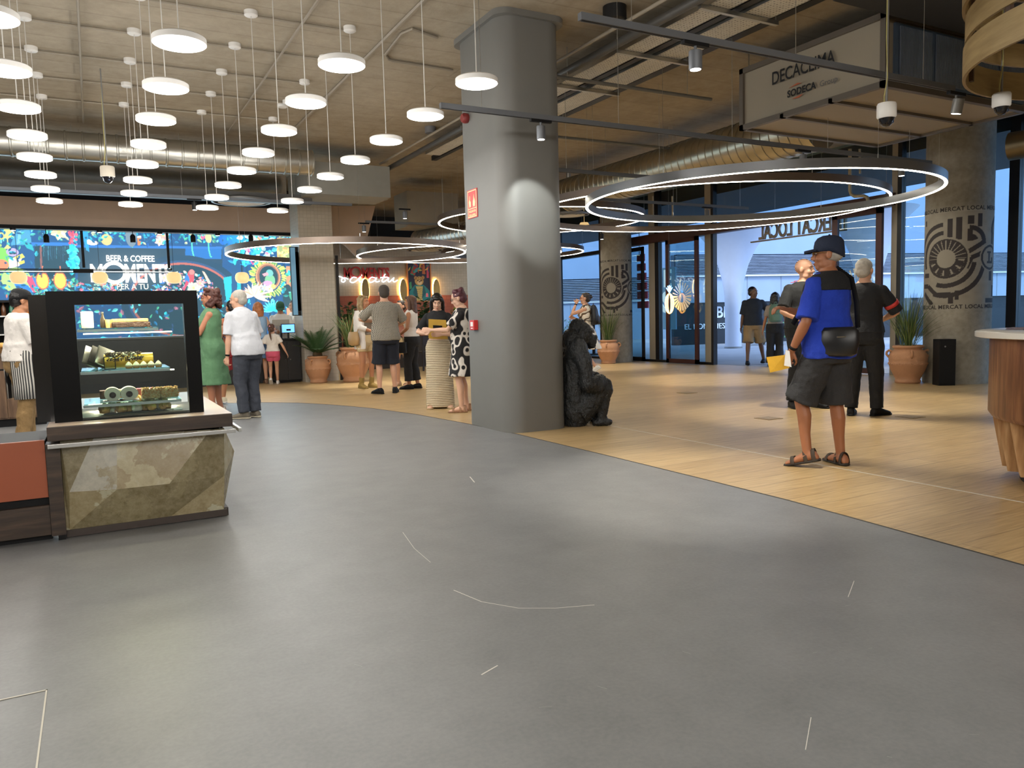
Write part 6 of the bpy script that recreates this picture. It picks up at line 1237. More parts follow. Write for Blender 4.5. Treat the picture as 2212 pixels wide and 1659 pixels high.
    def skirt(s, m, top, hem, w1, d1, name='skirt', disp=.006, top_inf=.014, fx=0, fy=0):
        b = MB(); n = 26; R = []
        for i in range(10):
            t = i/9; z = top+(hem-top)*t; rx, ry, yo = s.sec(max(z, .86), top_inf); k = max(0, (.95-z)/(.95-hem)) if hem < .95 else 0; rx = rx+(w1-rx)*k; ry = ry+(d1-ry)*k
            if z < .93: rx = max(rx, .195); ry = max(ry, .14)
            R.append([s.T(V((fx*k+rx*math.cos(2*PI*j/n)*(1+.04*k*math.sin(5*2*PI*j/n)), fy*k+yo*(1-k)+ry*math.sin(2*PI*j/n)*(1+.05*k*math.sin(6*2*PI*j/n)), z))) for j in range(n)])
        b.loft(R); return s.part(b, name, m, disp)
    def shoes(s, m, msole=None, kind='shoe'):
        for hip, kn, an, sx, d, hl in s.legs:
            b = MB()
            if kind == 'sandal':
                up = (V((0, 0, 1))*math.cos(hl)+d*math.sin(hl)); f = (d*math.cos(hl)-V((0, 0, math.sin(hl)))); sd = V((d.y, -d.x, 0)); base = an-up*.085
                for l, w, h0, h1 in ((-.06, .04, .02, .1), (.0, .043, .055, .1), (.1, .053, .012, .062)):
                    b.loft([[base+f*(l+dl)+sd*(w*math.cos(a))+up*(.015+h1*.9*max(0, math.sin(a))) for a in np.linspace(-.2, PI+.2, 12)] for dl in (-.0, .012, .03)]+[[base+f*(l+dl)+sd*((w-.006)*math.cos(a))+up*(.015+(h1*.9-.006)*max(0, math.sin(a))) for a in np.linspace(-.2, PI+.2, 12)] for dl in (.03, .012, 0)], cap=False, closed=False)
                o = b.build('sandal_straps', m, s.root, smooth='all')
            else:
                s.foot(b, an, d, hl, .007)
                if kind == 'boot': b.tube([an, an+(kn-an).normalized()*.12], [.046, .05], 14)
                o = s.part(b, 'boot' if kind == 'boot' else 'shoe', m, 0, .008, 2)
            b = MB(); s.foot(b, an, d, hl, 0, sole=True); b.build('sole', msole or m, o, smooth='all')
    def hair(s, m, kind='short', L=.3, disp=.01, dsc=.03):
        b = MB(); E = lambda c, r: b.ell(s.HT(c), [q*(.4+.6*s.hs) for q in r], 16, 10, s.HR)
        E((0, -.024, .038), (.084, .096, .088)); E((0, -.05, -.012), (.078, .064, .07))
        if kind in ('long', 'bob', 'wavy', 'bangs'):
            for q in (-1, 1): b.tube([s.HT((q*.055, .02, .07)), s.HT((q*.078, -.005, .0)), s.HT((q*.08, -.01, -.08)), s.HT((q*.075, -.01+(.02 if kind == 'wavy' else 0), -.1-L*.5)), s.HT((q*.06, -.015, -.1-L*.8))], [.03, .03, .032, .03, .014], 10)
            b.loft([[s.HT((rx*math.cos(2*PI*j/16), y+ry*math.sin(2*PI*j/16), z)) for j in range(16)] for z, y, rx, ry in ((.04, -.06, .07, .045), (-.05, -.07, .08, .045), (-.12, -.07, .085, .04), (-.12-L*.6, -.085, .088, .036), (-.12-L, -.08, .05, .02))])
            if kind == 'bangs': E((0, .06, .072), (.055, .03, .028)); E((-.055, .045, .045), (.02, .025, .035)); E((.055, .045, .045), (.02, .025, .035))
            else: E((.03, .04, .08), (.045, .04, .025)); E((-.03, .04, .08), (.045, .04, .025))
        if kind == 'bun': E((0, -.115, .03), (.04, .035, .04)); E((0, .02, .085), (.05, .05, .03))
        if kind == 'updo':
            for k in range(16): a = k*2.4; E((.055*math.cos(a), -.03+.055*math.sin(a), .075+.03*math.sin(k)), (.03, .03, .028))
            E((0, -.09, .0), (.05, .03, .06))
        if kind == 'pony': E((0, -.105, .05), (.022, .022, .022)); b.tube([s.HT((0, -.105, .05)), s.HT((0, -.145, .02)), s.HT((0, -.145, -.08)), s.HT((0.01, -.12, -.08-L*.7)), s.HT((.015, -.11, -.1-L))], [.016, .026, .028, .02, .006], 10); E((0, .03, .075), (.06, .05, .03))
        if kind == 'curly':
            rr = random.Random(4)
            for k in range(60):
                a, z_ = rr.uniform(0, 2*PI), rr.uniform(-.12, .11); c = (.085*math.cos(a)*(1-.25*max(0, z_*6-.2)), -.03+.09*math.sin(a)*(1-.3*max(0, z_*6)), z_)
                if c[1] > .03 and z_ < .05: continue
                E(c, (.03, .03, .03))
        if kind == 'receding': b = MB(); b.ell(s.HT((0, -.03, .0)), (.080, .084, .06), 16, 10, s.HR)
        return s.part(b, 'hair', m, disp, .009, 1, dsc)
    def cap(s, m, brim=True, bm=None):
        b = MB(); n = 24; b.loft([[s.HT(((.084*q)*math.cos(2*PI*j/n), -.012+.1*q*math.sin(2*PI*j/n), z+(min(0, math.sin(2*PI*j/n))*.045 if z < .08 else 0))) for j in range(n)] for q, z in ((1.02, .02), (1.03, .055), (.96, .09), (.78, .115), (.45, .13), (.05, .134))]); o = b.build('cap', m, s.root, smooth='all')
        if brim: b = MB(); b.loft([[s.HT((x*.072*w, .075+.0*w+y, z-.02*x*x)) for x in np.linspace(-1, 1, 13)] for w, y, z in ((1, 0, .045), (.98, .03, .04), (.8, .062, .034), (.3, .078, .03), (.3, .078, .027), (.8, .062, .03), (.98, .03, .036), (1, 0, .04))], cap=False, closed=False); b.build('brim', bm or m, o, smooth='all')
        b = MB(); b.ell(s.HT((0, -.012, .136)), (.008, .008, .005)); b.build('button', m, o); return o
    def glasses(s, m, up=0):
        b = MB()
        for q in (-1, 1):
            c = (q*.033, .096-up*.5, .008+up); b.tube([s.HT((c[0]+.022*math.cos(t), c[1], c[2]+.016*math.sin(t))) for t in np.linspace(0, 2*PI, 17)], .0022, 6); b.tube([s.HT((q*.055, .094-up*.5, .012+up)), s.HT((q*.078, .04-up*.5, .012+up)), s.HT((q*.08, -.01-up*.3, .005+up))], .0022, 5)
        b.tube([s.HT((-.011, .097-up*.5, .01+up)), s.HT((.011, .097-up*.5, .01+up))], .0022, 5); o = b.build('glasses', m, s.root)
        g = MB()
        for q in (-1, 1): g.ell(s.HT((q*.033, .096-up*.5, .008+up)), (.02, .001, .014), 12, 6, s.HR)
        g.build('lenses', glass_mat('lens_tint', (170, 160, 150), .12) if not up else M_black, o); return o
    def watch(s, i, m): sh, e, w, sx = s.arms[i]; u = (w-e).normalized(); b = MB(); b.tube([w-u*.035, w-u*.012], [.03, .029], 14); o = b.build('wristband', m, s.root, smooth='all'); return o
    def prop(s, name, label, cat): r = empty(name, s.p, s.rz, label, cat); r.scale = (s.S,)*3; return r
    def backpack(s, m, label, name='backpack', z0=1.05, h=.42):
        r = s.prop(name, label, 'backpack'); b = MB(); n = 20
        b.loft([[s.T(V((w*math.cos(2*PI*j/n), y+dd*math.sin(2*PI*j/n), z0+h*t))) for j in range(n)] for t, w, dd, y in ((0, .1, .05, -.18), (.05, .14, .075, -.19), (.35, .15, .085, -.2), (.75, .14, .07, -.19), (.95, .1, .05, -.175), (1, .05, .03, -.17))]); o = b.build('bag_body', m, r, smooth='all')
        b = MB(); b.loft([[s.T(V((w*math.cos(2*PI*j/n), y+dd*math.sin(2*PI*j/n), z0+h*t))) for j in range(n)] for t, w, dd, y in ((.06, .09, .03, -.26), (.12, .11, .04, -.262), (.4, .11, .035, -.262), (.46, .09, .02, -.26))]); b.build('front_pocket', m, r, smooth='all')
        for q in (-1, 1): b = MB(); b.tube([s.T(V((q*.07, -.13, z0+h*.92))), s.T(V((q*.1, -.06, 1.49))), s.T(V((q*.115, .06, 1.45))), s.T(V((q*.13, .135, 1.3))), s.T(V((q*.165, .06, 1.16))), s.T(V((q*.12, -.14, z0+.08)))], .016, 8, flat=.4); b.build('strap', m, r, smooth='all')
        b = MB(); b.tube([s.T(V((.03*math.cos(t), -.17, z0+h+.035*math.sin(t)))) for t in np.linspace(0, PI, 9)], .007, 6); b.build('top_handle', m, r); return r

SK1, SK2, SK3, SK4 = skinm('olive', (176, 122, 88)), skinm('fair', (208, 160, 132)), skinm('tan', (160, 104, 72)), skinm('light', (218, 174, 148))
BLK, WHT = cloth('black', (24, 25, 28)), cloth('white', (226, 220, 214))
H_black, H_brown, H_grey = mat('hair_black', (20, 17, 17), .4, 0, .1, 40), mat('hair_brown', (84, 56, 40), .5, 0, .2, 40), mat('hair_grey', (170, 164, 154), .6, 0, .15, 40)
def flat_sheet(par, name, pts, m, th=.002):
    b = MB(); c = [V(p) for p in pts]; n = (c[1]-c[0]).cross(c[2]-c[0]).normalized()*th; b.loft([c, [p+n for p in c]]); return b.build(name, m, par)

# the man in the blue shirt
BLU = cloth('royal_blue', (24, 58, 176)); NAV = cloth('navy', (26, 36, 58)); CHA = cloth('charcoal', (44, 44, 46))
f = Fig(1788, 1008, 1.76, 58, 'person in a blue shirt, navy cap and black shorts standing nearest, holding a yellow leaflet', SK3, feet=((-.12, .08, 18, 14), (.14, -.02, -25, 0)), hands=((-.24, .15, .90), (-.05, .30, 1.2)), drop=.003, belly=.75, wide=1.03, vox=.0075, yaw=34, pitch=0, lean=.03, curl=.8, elbow=((-.9, -1, -.3), (.8, -.6, -.6)), palms=((.9, .3, -.2), (0, .2, -1)))
f.shirt(BLU, hem=.84, sleeve=.92, inf=.024, flare=.02, disp=.012)
b = MB(); b.loft([f.ring(z, i_, zz=z) for z, i_ in ((1.34, .034), (1.38, .036), (1.42, .035), (1.455, .03), (1.475, .02), (1.487, .008))]); f.part(b, 'shoulder_yoke', BLK, .002, .009)
f.pants(CHA, f=1.0, inf=.034, flare=.012, name='shorts', disp=.012); f.cap(NAV); f.hair(H_grey, 'receding', disp=.003); f.glasses(mat('gold_wire', (150, 120, 70), .3, .8, 0)); f.shoes(mat('brown_sandal', (62, 50, 38), .7), mat('sandal_sole', (40, 34, 28), .7), 'sandal'); f.watch(0, M_black)
w = f.arms[0][2]; u = (w-f.arms[0][1]).normalized(); r = f.prop('folded_leaflet', 'yellow folded leaflet in the hand of the man in the blue shirt', 'leaflet'); q = w+u*.09
flat_sheet(r, 'yellow_page', [q+V((-.03, .0, .04)), q+V((-.05, .15, .02)), q+V((-.03, .13, -.1)), q+V((-.0, -.02, -.06))], mat('yellow_paper', (222, 172, 50), .6, 0, .1, 20)); flat_sheet(r, 'white_page', [q+V((-.045, -.05, .07)), q+V((-.05, -.02, .08)), q+V((-.04, .0, -.04)), q+V((-.035, -.06, -.05))], M_white)
r = f.prop('waist_bag', 'black waist bag slung at the hip of the man in the blue shirt', 'bag'); b = MB(); n = 20
b.loft([[f.T(V((-.155+d_*math.cos(2*PI*j/n)*.8-.03, -.12+w_*math.sin(2*PI*j/n), z))) for j in range(n)] for z, w_, d_ in ((.86, .09, .04), (.88, .125, .06), (.97, .14, .07), (1.04, .135, .055), (1.07, .11, .035))]); b.v = [tuple(Euler((0, 0, .3)).to_matrix() @ V(v)) for v in b.v]; o = b.build('bag_body', mat('black_leather', (26, 26, 28), .35, 0, .1), r, smooth='all')
b = MB(); b.tube([f.T(V((.02, -.22, 1.06))), f.T(V((.06, -.19, 1.25))), f.T(V((.09, -.14, 1.42))), f.T(V((.1, -.03, 1.51))), f.T(V((.05, .15, 1.35))), f.T(V((-.16, .2, 1.1)))], .02, 8, flat=.3); b.build('shoulder_strap', M_black, r, smooth='all'); b = MB(); b.tube([V((-.22, -.2, 1.0)), V((-.16, -.24, 1.0))], .004, 5); b.build('zip', M_steel, r)
# guards
RED = mat('red_piping', (196, 52, 46), .6, 0, 0)
f = Fig(1737, 880, 1.86, -150, 'bald person in black uniform shirt facing right, talking behind the man in blue', SK2, feet=((-.13, .05, 15, 0), (.13, -.03, -12, 0)), hands=((-.12, .22, 1.0), (.16, .24, 1.02)), belly=.9, wide=1.12, vox=.009, yaw=38, elbow=((-1, -.4, -.2), (1, -.5, -.2)))
f.shirt(cloth('uniform_black', (22, 24, 26)), hem=.93, sleeve=.85, inf=.024); f.pants(BLK, inf=.03); f.shoes(M_black); b = MB()
for q in (-1, 1):
    for o_ in (0, .045): b.tube([f.T(V((q*(.09+o_), .03, 1.485-o_*.3))), f.T(V((q*(.13+o_*.9), -.01, 1.48-o_*.35)))], .004, 5)
b.build('epaulette_piping', RED, f.root)
f = Fig(1864, 898, 1.78, -14, 'grey haired person in black uniform seen from behind, right of the blue shirt', SK2, feet=((-.12, -.02, 10, 0), (.13, .06, -30, 0)), hands=((-.12, .25, 1.05), (.12, .25, 1.05)), wide=1.05, vox=.009, yaw=-8, elbow=((-1, -.2, -.3), (1, -.2, -.3)))
f.shirt(BLK, hem=.93, sleeve=1.0, inf=.02); f.pants(BLK, inf=.026); f.shoes(M_black); f.hair(H_grey, 'short', disp=.004)
sh, e, w, sx = f.arms[1]; b = MB(); b.tube([sh.lerp(e, .58), sh.lerp(e, .72)], .08, 14); b.build('red_armband', RED, f.root, smooth='all')
b = MB(); b.tube([f.legs[1][0]+V((.096, 0, -.06)), f.legs[1][1]+V((.07, 0, 0)), f.legs[1][2]+V((.058, 0, .03))], .003, 5); b.build('trouser_piping', RED, f.root)
# couple outside the doors
f = Fig(1627, 788, 1.8, 172, 'person in dark tee and tan shorts walking in from the street, head turned', skinm('shade', (110, 80, 62)), feet=((-.2, -.22, 0, 0), (.1, .16, 10, 0)), hands=((-.42, -.08, .95), (.26, .02, .8)), yaw=62, vox=.011, wide=1.05)
f.shirt(cloth('dark_navy', (30, 38, 50)), hem=.88, sleeve=.9, inf=.024); f.pants(cloth('tan', (150, 126, 92)), f=.98, inf=.034, name='shorts', flare=.01); f.shoes(M_black); f.hair(H_black, 'short', disp=.004)
f = Fig(1674, 792, 1.64, 4, 'person with very long black hair seen from behind, wearing a green backpack outside', SK1, feet=((-.1, .02, 5, 0), (.1, -.06, -5, 10)), hands=((-.27, .1, .8), (.24, .12, .9)), female=True, vox=.011)
f.shirt(cloth('stone', (150, 140, 132)), hem=1.0, sleeve=.7); f.pants(BLK, inf=.03, flare=.035); f.shoes(mat('grey_shoe', (120, 116, 110), .7)); f.hair(H_black, 'long', .42); f.backpack(cloth('sage_green', (92, 122, 108)), 'sage green backpack worn by the long haired person outside')
# woman in patterned dress
def f_swirl(N, L, co): return ramp(N, L, nnoise(N, L, co, 5.5, 0), [(.475, (232, 224, 210)), (.485, (92, 74, 56)), (.575, (92, 74, 56)), (.585, (232, 224, 210))])
f = Fig(1268, 808, 1.72, 84, 'person in brown and white patterned dress with raised hand, left of the patterned pillar', SK2, feet=((-.06, -.24, 0, 32), (.08, .16, 0, 0)), hands=((-.05, .2, 1.5), (.05, .26, 1.2)), female=True, vox=.009, elbow=((-.5, .3, -1), None), lean=.02, curl=.9)
f.shirt(pattern_mat('swirl_dress_cloth', f_swirl, .8), hem=.54, sleeve=0, name='dress', inf=.016, skirt=(.3, .33), disp=.012); f.shoes(M_white); f.hair(mat('hair_dark_brown', (44, 34, 30), .5, 0, .15, 40), 'bun', disp=.004); f.glasses(mat('red_rim', (150, 60, 50), .4)); f.watch(0, M_black); f.backpack(mat('black_nylon', (30, 30, 34), .5), 'round black backpack worn by the person in the patterned dress')
# girl with black hair, long crochet skirt
def f_knit(N, L, co):
    w = N.new('ShaderNodeTexWave'); w.bands_direction = 'Z'; w.inputs['Scale'].default_value = 12; w.inputs['Distortion'].default_value = .6; w.inputs['Detail Scale'].default_value = 6; L.new(co, w.inputs['Vector']); return ramp(N, L, w.outputs['Fac'], [(.1, (150, 134, 106)), (.4, (214, 200, 172))]), w.outputs['Fac']
f = Fig(952, 881, 1.6, 180, 'person with long black hair and fringe in a cream crochet skirt reading a leaflet', SK4, feet=((-.1, 0, 20, 0), (.1, 0, -25, 0)), hands=((-.1, .3, 1.13), (.12, .28, 1.12)), female=True, vox=.009, pitch=24, elbow=((-1, -.2, -.6), (1, -.2, -.6)), heads=1.03)
f.shirt(BLK, hem=1.1, sleeve=.85, inf=.012); f.skirt(pattern_mat('crochet_cloth', f_knit, .85, 0, .5), 1.04, .03, .215, .175, 'crochet_skirt', .004); f.shoes(mat('beige_strap', (190, 166, 130), .6), None, 'sandal'); f.hair(H_black, 'bangs', .34, .004)
r = f.prop('yellow_leaflet', 'yellow and dark leaflet held open by the black haired person', 'leaflet'); c = V((0, .36, 1.19)); flat_sheet(r, 'open_page', [c+V((-.14, .03, -.15)), c+V((.14, .02, -.13)), c+V((.13, .05, .15)), c+V((-.12, .06, .13))], mat('ochre_paper', (190, 150, 50), .5, 0, .1, 10)); flat_sheet(r, 'dark_photo', [c+V((-.07, .042, -.03)), c+V((.07, .036, -.02)), c+V((.07, .056, .06)), c+V((-.06, .066, .05))], M_black, .004); flat_sheet(r, 'blue_page', [c+V((-.14, .02, -.14)), c+V((-.02, .01, -.13)), c+V((-.02, .035, -.05)), c+V((-.14, .04, -.06))], mat('indigo_print', (40, 44, 96), .5, 0, .1), .004)
# person half hidden by the column
def f_flor(N, L, co):
    v = N.new('ShaderNodeTexVoronoi'); v.feature = 'SMOOTH_F1'; v.inputs['Scale'].default_value = 9; L.new(co, v.inputs['Vector']); return ramp(N, L, v.outputs['Distance'], [(.25, (26, 24, 26)), (.3, (222, 214, 204)), (.42, (222, 214, 204)), (.46, (26, 24, 26))])
f = Fig(1004, 889, 1.62, 84, 'person in black and white printed dress pointing at the leaflet, half behind the column', SK4, feet=((-.1, .03, 0, 0), (.1, -.02, 0, 0)), hands=((-.12, .42, 1.17), (.1, .3, 1.1)), female=True, belly=.6, wide=1.1, vox=.010, pitch=20, elbow=((-.6, -.3, -1), None), curl=.2)
f.shirt(pattern_mat('floral_cloth', f_flor, .8), hem=.52, sleeve=.8, name='dress', inf=.02, skirt=(.24, .22), disp=.01); f.shoes(mat('tan_strap', (150, 110, 80), .6), None, 'sandal'); f.hair(mat('hair_burgundy', (84, 40, 50), .5, 0, .15, 40), 'updo'); f.glasses(M_dark)
# wavy haired woman
f = Fig(793, 838, 1.72, -138, 'person with long wavy blond hair, open white shirt and beige shorts', SK1, feet=((-.1, .02, 10, 0), (.1, -.04, -10, 0)), hands=((-.08, .27, 1.06), (.06, .3, 1.05)), female=True, vox=.0105, yaw=25, elbow=((-1, -.3, -.4), (1, -.3, -.4)))
f.shirt(cloth('taupe_knit', (128, 120, 108)), hem=1.0, sleeve=0, inf=.012, name='tank_top'); f.pants(cloth('beige', (202, 180, 138)), f=.5, inf=.022, waist=1.04, name='shorts'); f.hair(mat('hair_blond', (150, 126, 88), .5, 0, .25, 30), 'wavy', .26, .014, .05); f.glasses(M_black, .075); f.shoes(mat('mustard_suede', (150, 124, 66), .8), None, 'boot')
b = MB()
for q in (-1, 1):
    b.loft([[f.T(V((q*x*f.sw/.155, y, z))) for x, y in ((.05 if z > 1.4 else .1, .12+.01*(z < 1.2)), (.15, .13), (.2 if z < 1.4 else .16, .03), (.19 if z < 1.4 else .15, -.1), (.06, -.135), (.06, -.12), (.16, -.09), (.175, .02), (.13, .11))] for z in (.74, .85, .95, 1.05, 1.2, 1.32, 1.42, 1.46)])
    sh, e, w_, sx = f.arms[0 if q < 0 else 1]; b.tube([sh+V((0, 0, .01)), sh.lerp(e, .6), e, e.lerp(w_, .45)], [.068, .064, .058, .05], 14); b.ell(sh, (.068,)*3)
b.loft([f.ring(z, .02, zz=z)[11:22]+f.ring(z, .012, zz=z)[11:22][::-1] for z in (.75, .95, 1.1, 1.25, 1.4, 1.46)]); f.part(b, 'open_shirt', WHT, .008)
r = f.prop('shoulder_bag', 'tan leather shoulder bag on the wavy haired person', 'bag'); b = MB(); n = 18; b.loft([[V((.24+d_*math.cos(2*PI*j/n), -.04+w_*math.sin(2*PI*j/n), z)) for j in range(n)] for z, w_, d_ in ((.8, .06, .03), (.83, .13, .06), (.93, .15, .065), (1.03, .13, .04), (1.06, .11, .02))]); b.build('bag_body', mat('tan_leather', (168, 136, 92), .5, 0, .08), r, smooth='all'); b = MB(); b.tube([V((.24, .06, 1.04)), V((.19, .1, 1.25)), V((.13, .04, 1.48)), V((.16, -.1, 1.35)), V((.24, -.12, 1.04))], .012, 8, flat=.4); b.build('strap', _mats['tan_leather'], r, smooth='all')
# man in patterned shirt
def f_geo(N, L, co): c, f_ = brick(N, L, co, (64, 62, 58), (84, 80, 74), (166, 160, 146), 1, .03, .018, .004, (PI/2, 0, .78)); return c
f = Fig(838, 850, 1.84, 14, 'tall person with shaved head in grey patterned shirt and navy shorts, seen from behind', SK2, feet=((-.13, 0, 25, 0), (.13, .04, -20, 0)), hands=((-.14, .25, 1.16), (.16, .25, 1.05)), wide=1.1, belly=.5, vox=.0105, yaw=-8, elbow=((-1, -.1, -.2), (1, -.2, -.5)))
f.shirt(pattern_mat('woven_pattern_cloth', f_geo, .85), hem=.86, sleeve=.9, inf=.024, flare=.01, disp=.009); f.pants(cloth('midnight', (22, 27, 40)), f=1.0, inf=.034, name='shorts', flare=.008); f.shoes(M_black); f.hair(mat('hair_shaved', (66, 58, 52), .7, 0, .1, 60), 'short', disp=0)
# woman behind, woman in white top
f = Fig(872, 833, 1.62, 152, 'person in pinkish blouse and beige shorts mostly hidden behind the patterned shirt', SK2, feet=((-.1, 0, 5, 0), (.1, .03, -5, 0)), hands=((-.1, .2, 1.3), (.15, .2, 1.05)), female=True, vox=.011, yaw=-20)
f.shirt(cloth('rose', (176, 122, 110)), hem=.98, sleeve=.8); f.pants(_mats['cloth_beige'], f=.6, name='shorts', inf=.028); f.hair(mat('hair_dark_brown', (44, 34, 30), .5, 0, .15, 40), 'bun', disp=.004); f.shoes(mat('beige_strap', (190, 166, 130), .6), None, 'sandal')
f = Fig(893, 840, 1.68, 74, 'person with brown bob in white sleeveless top and black trousers facing left', SK1, feet=((-.08, .05, 10, 0), (.1, -.06, 0, 0)), hands=((-.2, .18, 1.0), (.02, .22, 1.25)), female=True, vox=.0105, elbow=((-.9, -1, 0), None), curl=.9)
f.shirt(WHT, hem=.98, sleeve=0, inf=.016); f.pants(BLK, f=1.82, inf=.026, flare=.012); f.shoes(M_black); f.hair(H_brown, 'bob', .09, .006)
r = f.prop('black_handbag', 'small square black handbag hanging from the arm of the person in the white top', 'handbag'); b = MB(); b.box(-.32, -.22, .02, .24, .68, .88, bev=.012); b.build('bag_body', mat('black_leather', (26, 26, 28), .35, 0, .1), r, smooth=True)
for x in (-.30, -.24): b = MB(); b.tube([V((x, .13+.06*math.cos(t), .875+.11*math.sin(t))) for t in np.linspace(0, PI, 11)], .005, 6); b.build('handle', M_black, r)
# woman in green dress
f = Fig(468, 897, 1.73, 82, 'person with curly auburn hair in a sleeveless green dress behind the display case', skinm('warm', (182, 122, 92)), feet=((-.09, .02, 0, 0), (.1, -.05, 0, 0)), hands=((.06, .25, 1.14), (-.08, .23, 1.18)), female=True, belly=.5, wide=1.02, vox=.009, elbow=((-1, -.2, -.6), (1, -.2, -.6)), yaw=2)
GRN = cloth('sage', (92, 132, 96)); f.shirt(GRN, hem=.44, sleeve=0, inf=.02, name='dress', skirt=(.25, .22), disp=.01); f.hair(mat('hair_auburn', (74, 36, 26), .55, 0, .25, 40), 'curly', disp=.01, dsc=.02); f.glasses(mat('red_rim', (150, 60, 50), .4)); f.shoes(mat('white_strap', (214, 206, 196), .6), None, 'sandal')
# man in polo
f = Fig(543, 903, 1.70, 34, 'grey haired person in pale polo shirt and dark trousers leaning forward', SK2, feet=((-.09, .02, 35, 0), (.09, .03, 5, 0)), hands=((-.24, .12, .76), (.2, .32, .95)), lean=.24, vox=.009, wide=1.0, belly=.4, yaw=38, pitch=8, curl=1.0, elbow=((-.5, -1, -.2), (.8, -.8, -.3)))
f.shirt(cloth('pale_polo', (204, 206, 212)), hem=.86, sleeve=.85, inf=.026, flare=.015, disp=.009); b = MB(); b.loft([f.ring(z, i_, zz=z) for z, i_ in ((1.45, .012), (1.475, .012), (1.5, .012))]); f.part(b, 'collar', _mats['cloth_pale_polo'], 0, .009)
f.pants(cloth('slate', (58, 62, 72)), inf=.03, disp=.012, waist=1.0); f.shoes(mat('grey_canvas', (106, 98, 86), .8), mat('cream_sole', (196, 186, 164), .6)); f.hair(H_grey, 'short', disp=.003); f.watch(0, M_black)
# person with blue bag, woman with copper hair
f = Fig(511, 872, 1.62, 32, 'dark haired person in mustard and red clothes between the green dress and the polo shirt', SK1, feet=((-.12, .2, 0, 0), (.12, -.2, -10, 26)), hands=((-.2, .2, 1.0), (.2, .2, 1.0)), female=True, vox=.012)
f.shirt(cloth('rust', (170, 104, 74)), hem=.98, sleeve=.2); f.pants(cloth('crimson', (150, 38, 44)), f=.75, inf=.03, name='shorts'); f.shoes(mat('cream_trainer', (206, 196, 170), .7), M_white); f.hair(H_black, 'short'); f.backpack(cloth('denim', (48, 84, 130)), 'denim blue backpack between the green dress and the polo shirt', h=.46, z0=.98)
sd = f.legs[1]; b = MB(); b.prism([(-.02, 0), (-.013, 0), (-.004, .03), (-.004, 0), (.004, 0), (.004, .04), (-.003, .04), (-.013, .012), (-.013, .04), (-.02, .04)], -.002, .002, 'yz'); o = b.build('shoe_letter', M_black, f.root); o.location = sd[2]+V((.055, .03, -.07))
f = Fig(566, 829, 1.70, 8, 'person with copper hair in a light blue sleeveless top standing at the bar', SK2, feet=((-.1, 0, 0, 0), (.1, .05, 0, 0)), hands=((-.2, .2, .95), (.22, .22, 1.0)), female=True, vox=.012)
f.shirt(cloth('sky_blue', (150, 182, 214)), hem=.98, sleeve=0); f.skirt(cloth('denim_blue', (84, 112, 150)), 1.04, .55, .22, .17); f.hair(mat('hair_copper', (178, 112, 66), .5, 0, .2, 40), 'bob', .06); f.shoes(mat('brown_flat', (120, 92, 70), .7))
# staff at the till
CG = cloth('bottle_green', (38, 84, 62)); q = aty(607, 700, 17.15)
f = Fig(607, 0, 1.72, 180, 'person in green cap and white tee working at the till', SK1, pos=(q.x, 17.15), hands=((-.1, .3, 1.1), (.12, .32, 1.08)), pitch=26, vox=.011); f.shirt(WHT, hem=.9, sleeve=.9, inf=.026); f.pants(BLK); f.cap(CG); f.shoes(M_black)
q = aty(640, 700, 17.5); f = Fig(640, 0, 1.76, 105, 'person in white shirt with hand at chest, beside the cashier', SK2, pos=(q.x-.02, 17.6), hands=((-.1, .26, 1.3), (.2, .2, 1.0)), female=True, vox=.011, elbow=((-1, -.3, -.8), None)); f.shirt(WHT, hem=.9, sleeve=1.8, inf=.024); f.pants(BLK); f.hair(H_brown, 'bun'); f.shoes(M_black)
# little girl
f = Fig(593, 830, 1.23, -6, 'small child with ponytail, white tee and pink shorts walking away', SK2, feet=((-.08, -.18, 0, 36), (.08, .12, 0, 0)), hands=((-.34, .2, 1.0), (.4, -.02, .86)), female=True, vox=.013, heads=1.32, name='child', cat='child', yaw=-12)
f.shirt(WHT, hem=.96, sleeve=.7, inf=.024, disp=.01); f.pants(cloth('pink', (214, 92, 122)), f=.5, inf=.026, name='shorts'); f.shoes(M_white); f.hair(H_brown, 'pony', .16, .006); b = MB(); b.ell(f.HT((0, -.13, .06)), (.02, .015, .02)); b.build('hair_tie', mat('hair_tie_pink', (220, 130, 150), .6), f.root)
# kiosk worker
def f_stripe(N, L, co):
    w = N.new('ShaderNodeTexWave'); w.bands_direction = 'DIAGONAL'; w.inputs['Scale'].default_value = 20; mp = N.new('ShaderNodeMapping'); mp.inputs['Scale'].default_value = (1, 1, 0); L.new(co, mp.inputs['Vector']); L.new(mp.outputs['Vector'], w.inputs['Vector']); return ramp(N, L, w.outputs['Fac'], [(.42, (40, 40, 42)), (.48, (196, 192, 184))])
f = Fig(58, 952, 1.68, -74, 'kiosk worker in black cap, white tee and striped apron at the left edge', SK1, feet=((-.1, .05, 0, 0), (.1, -.06, 0, 0)), hands=((-.12, .34, 1.08), (.14, .34, 1.08)), vox=.009, belly=.9, wide=1.05, lean=.06, pitch=12, elbow=((-.6, -.6, -1), (.6, -.6, -1)))
f.shirt(WHT, hem=.93, sleeve=.92, inf=.028, disp=.01); f.pants(cloth('khaki', (140, 112, 72)), inf=.032, disp=.012); f.cap(M_black); f.hair(H_black, 'short'); f.shoes(M_black)
b = MB(); AA = np.linspace(-.95, PI+.95, 23)
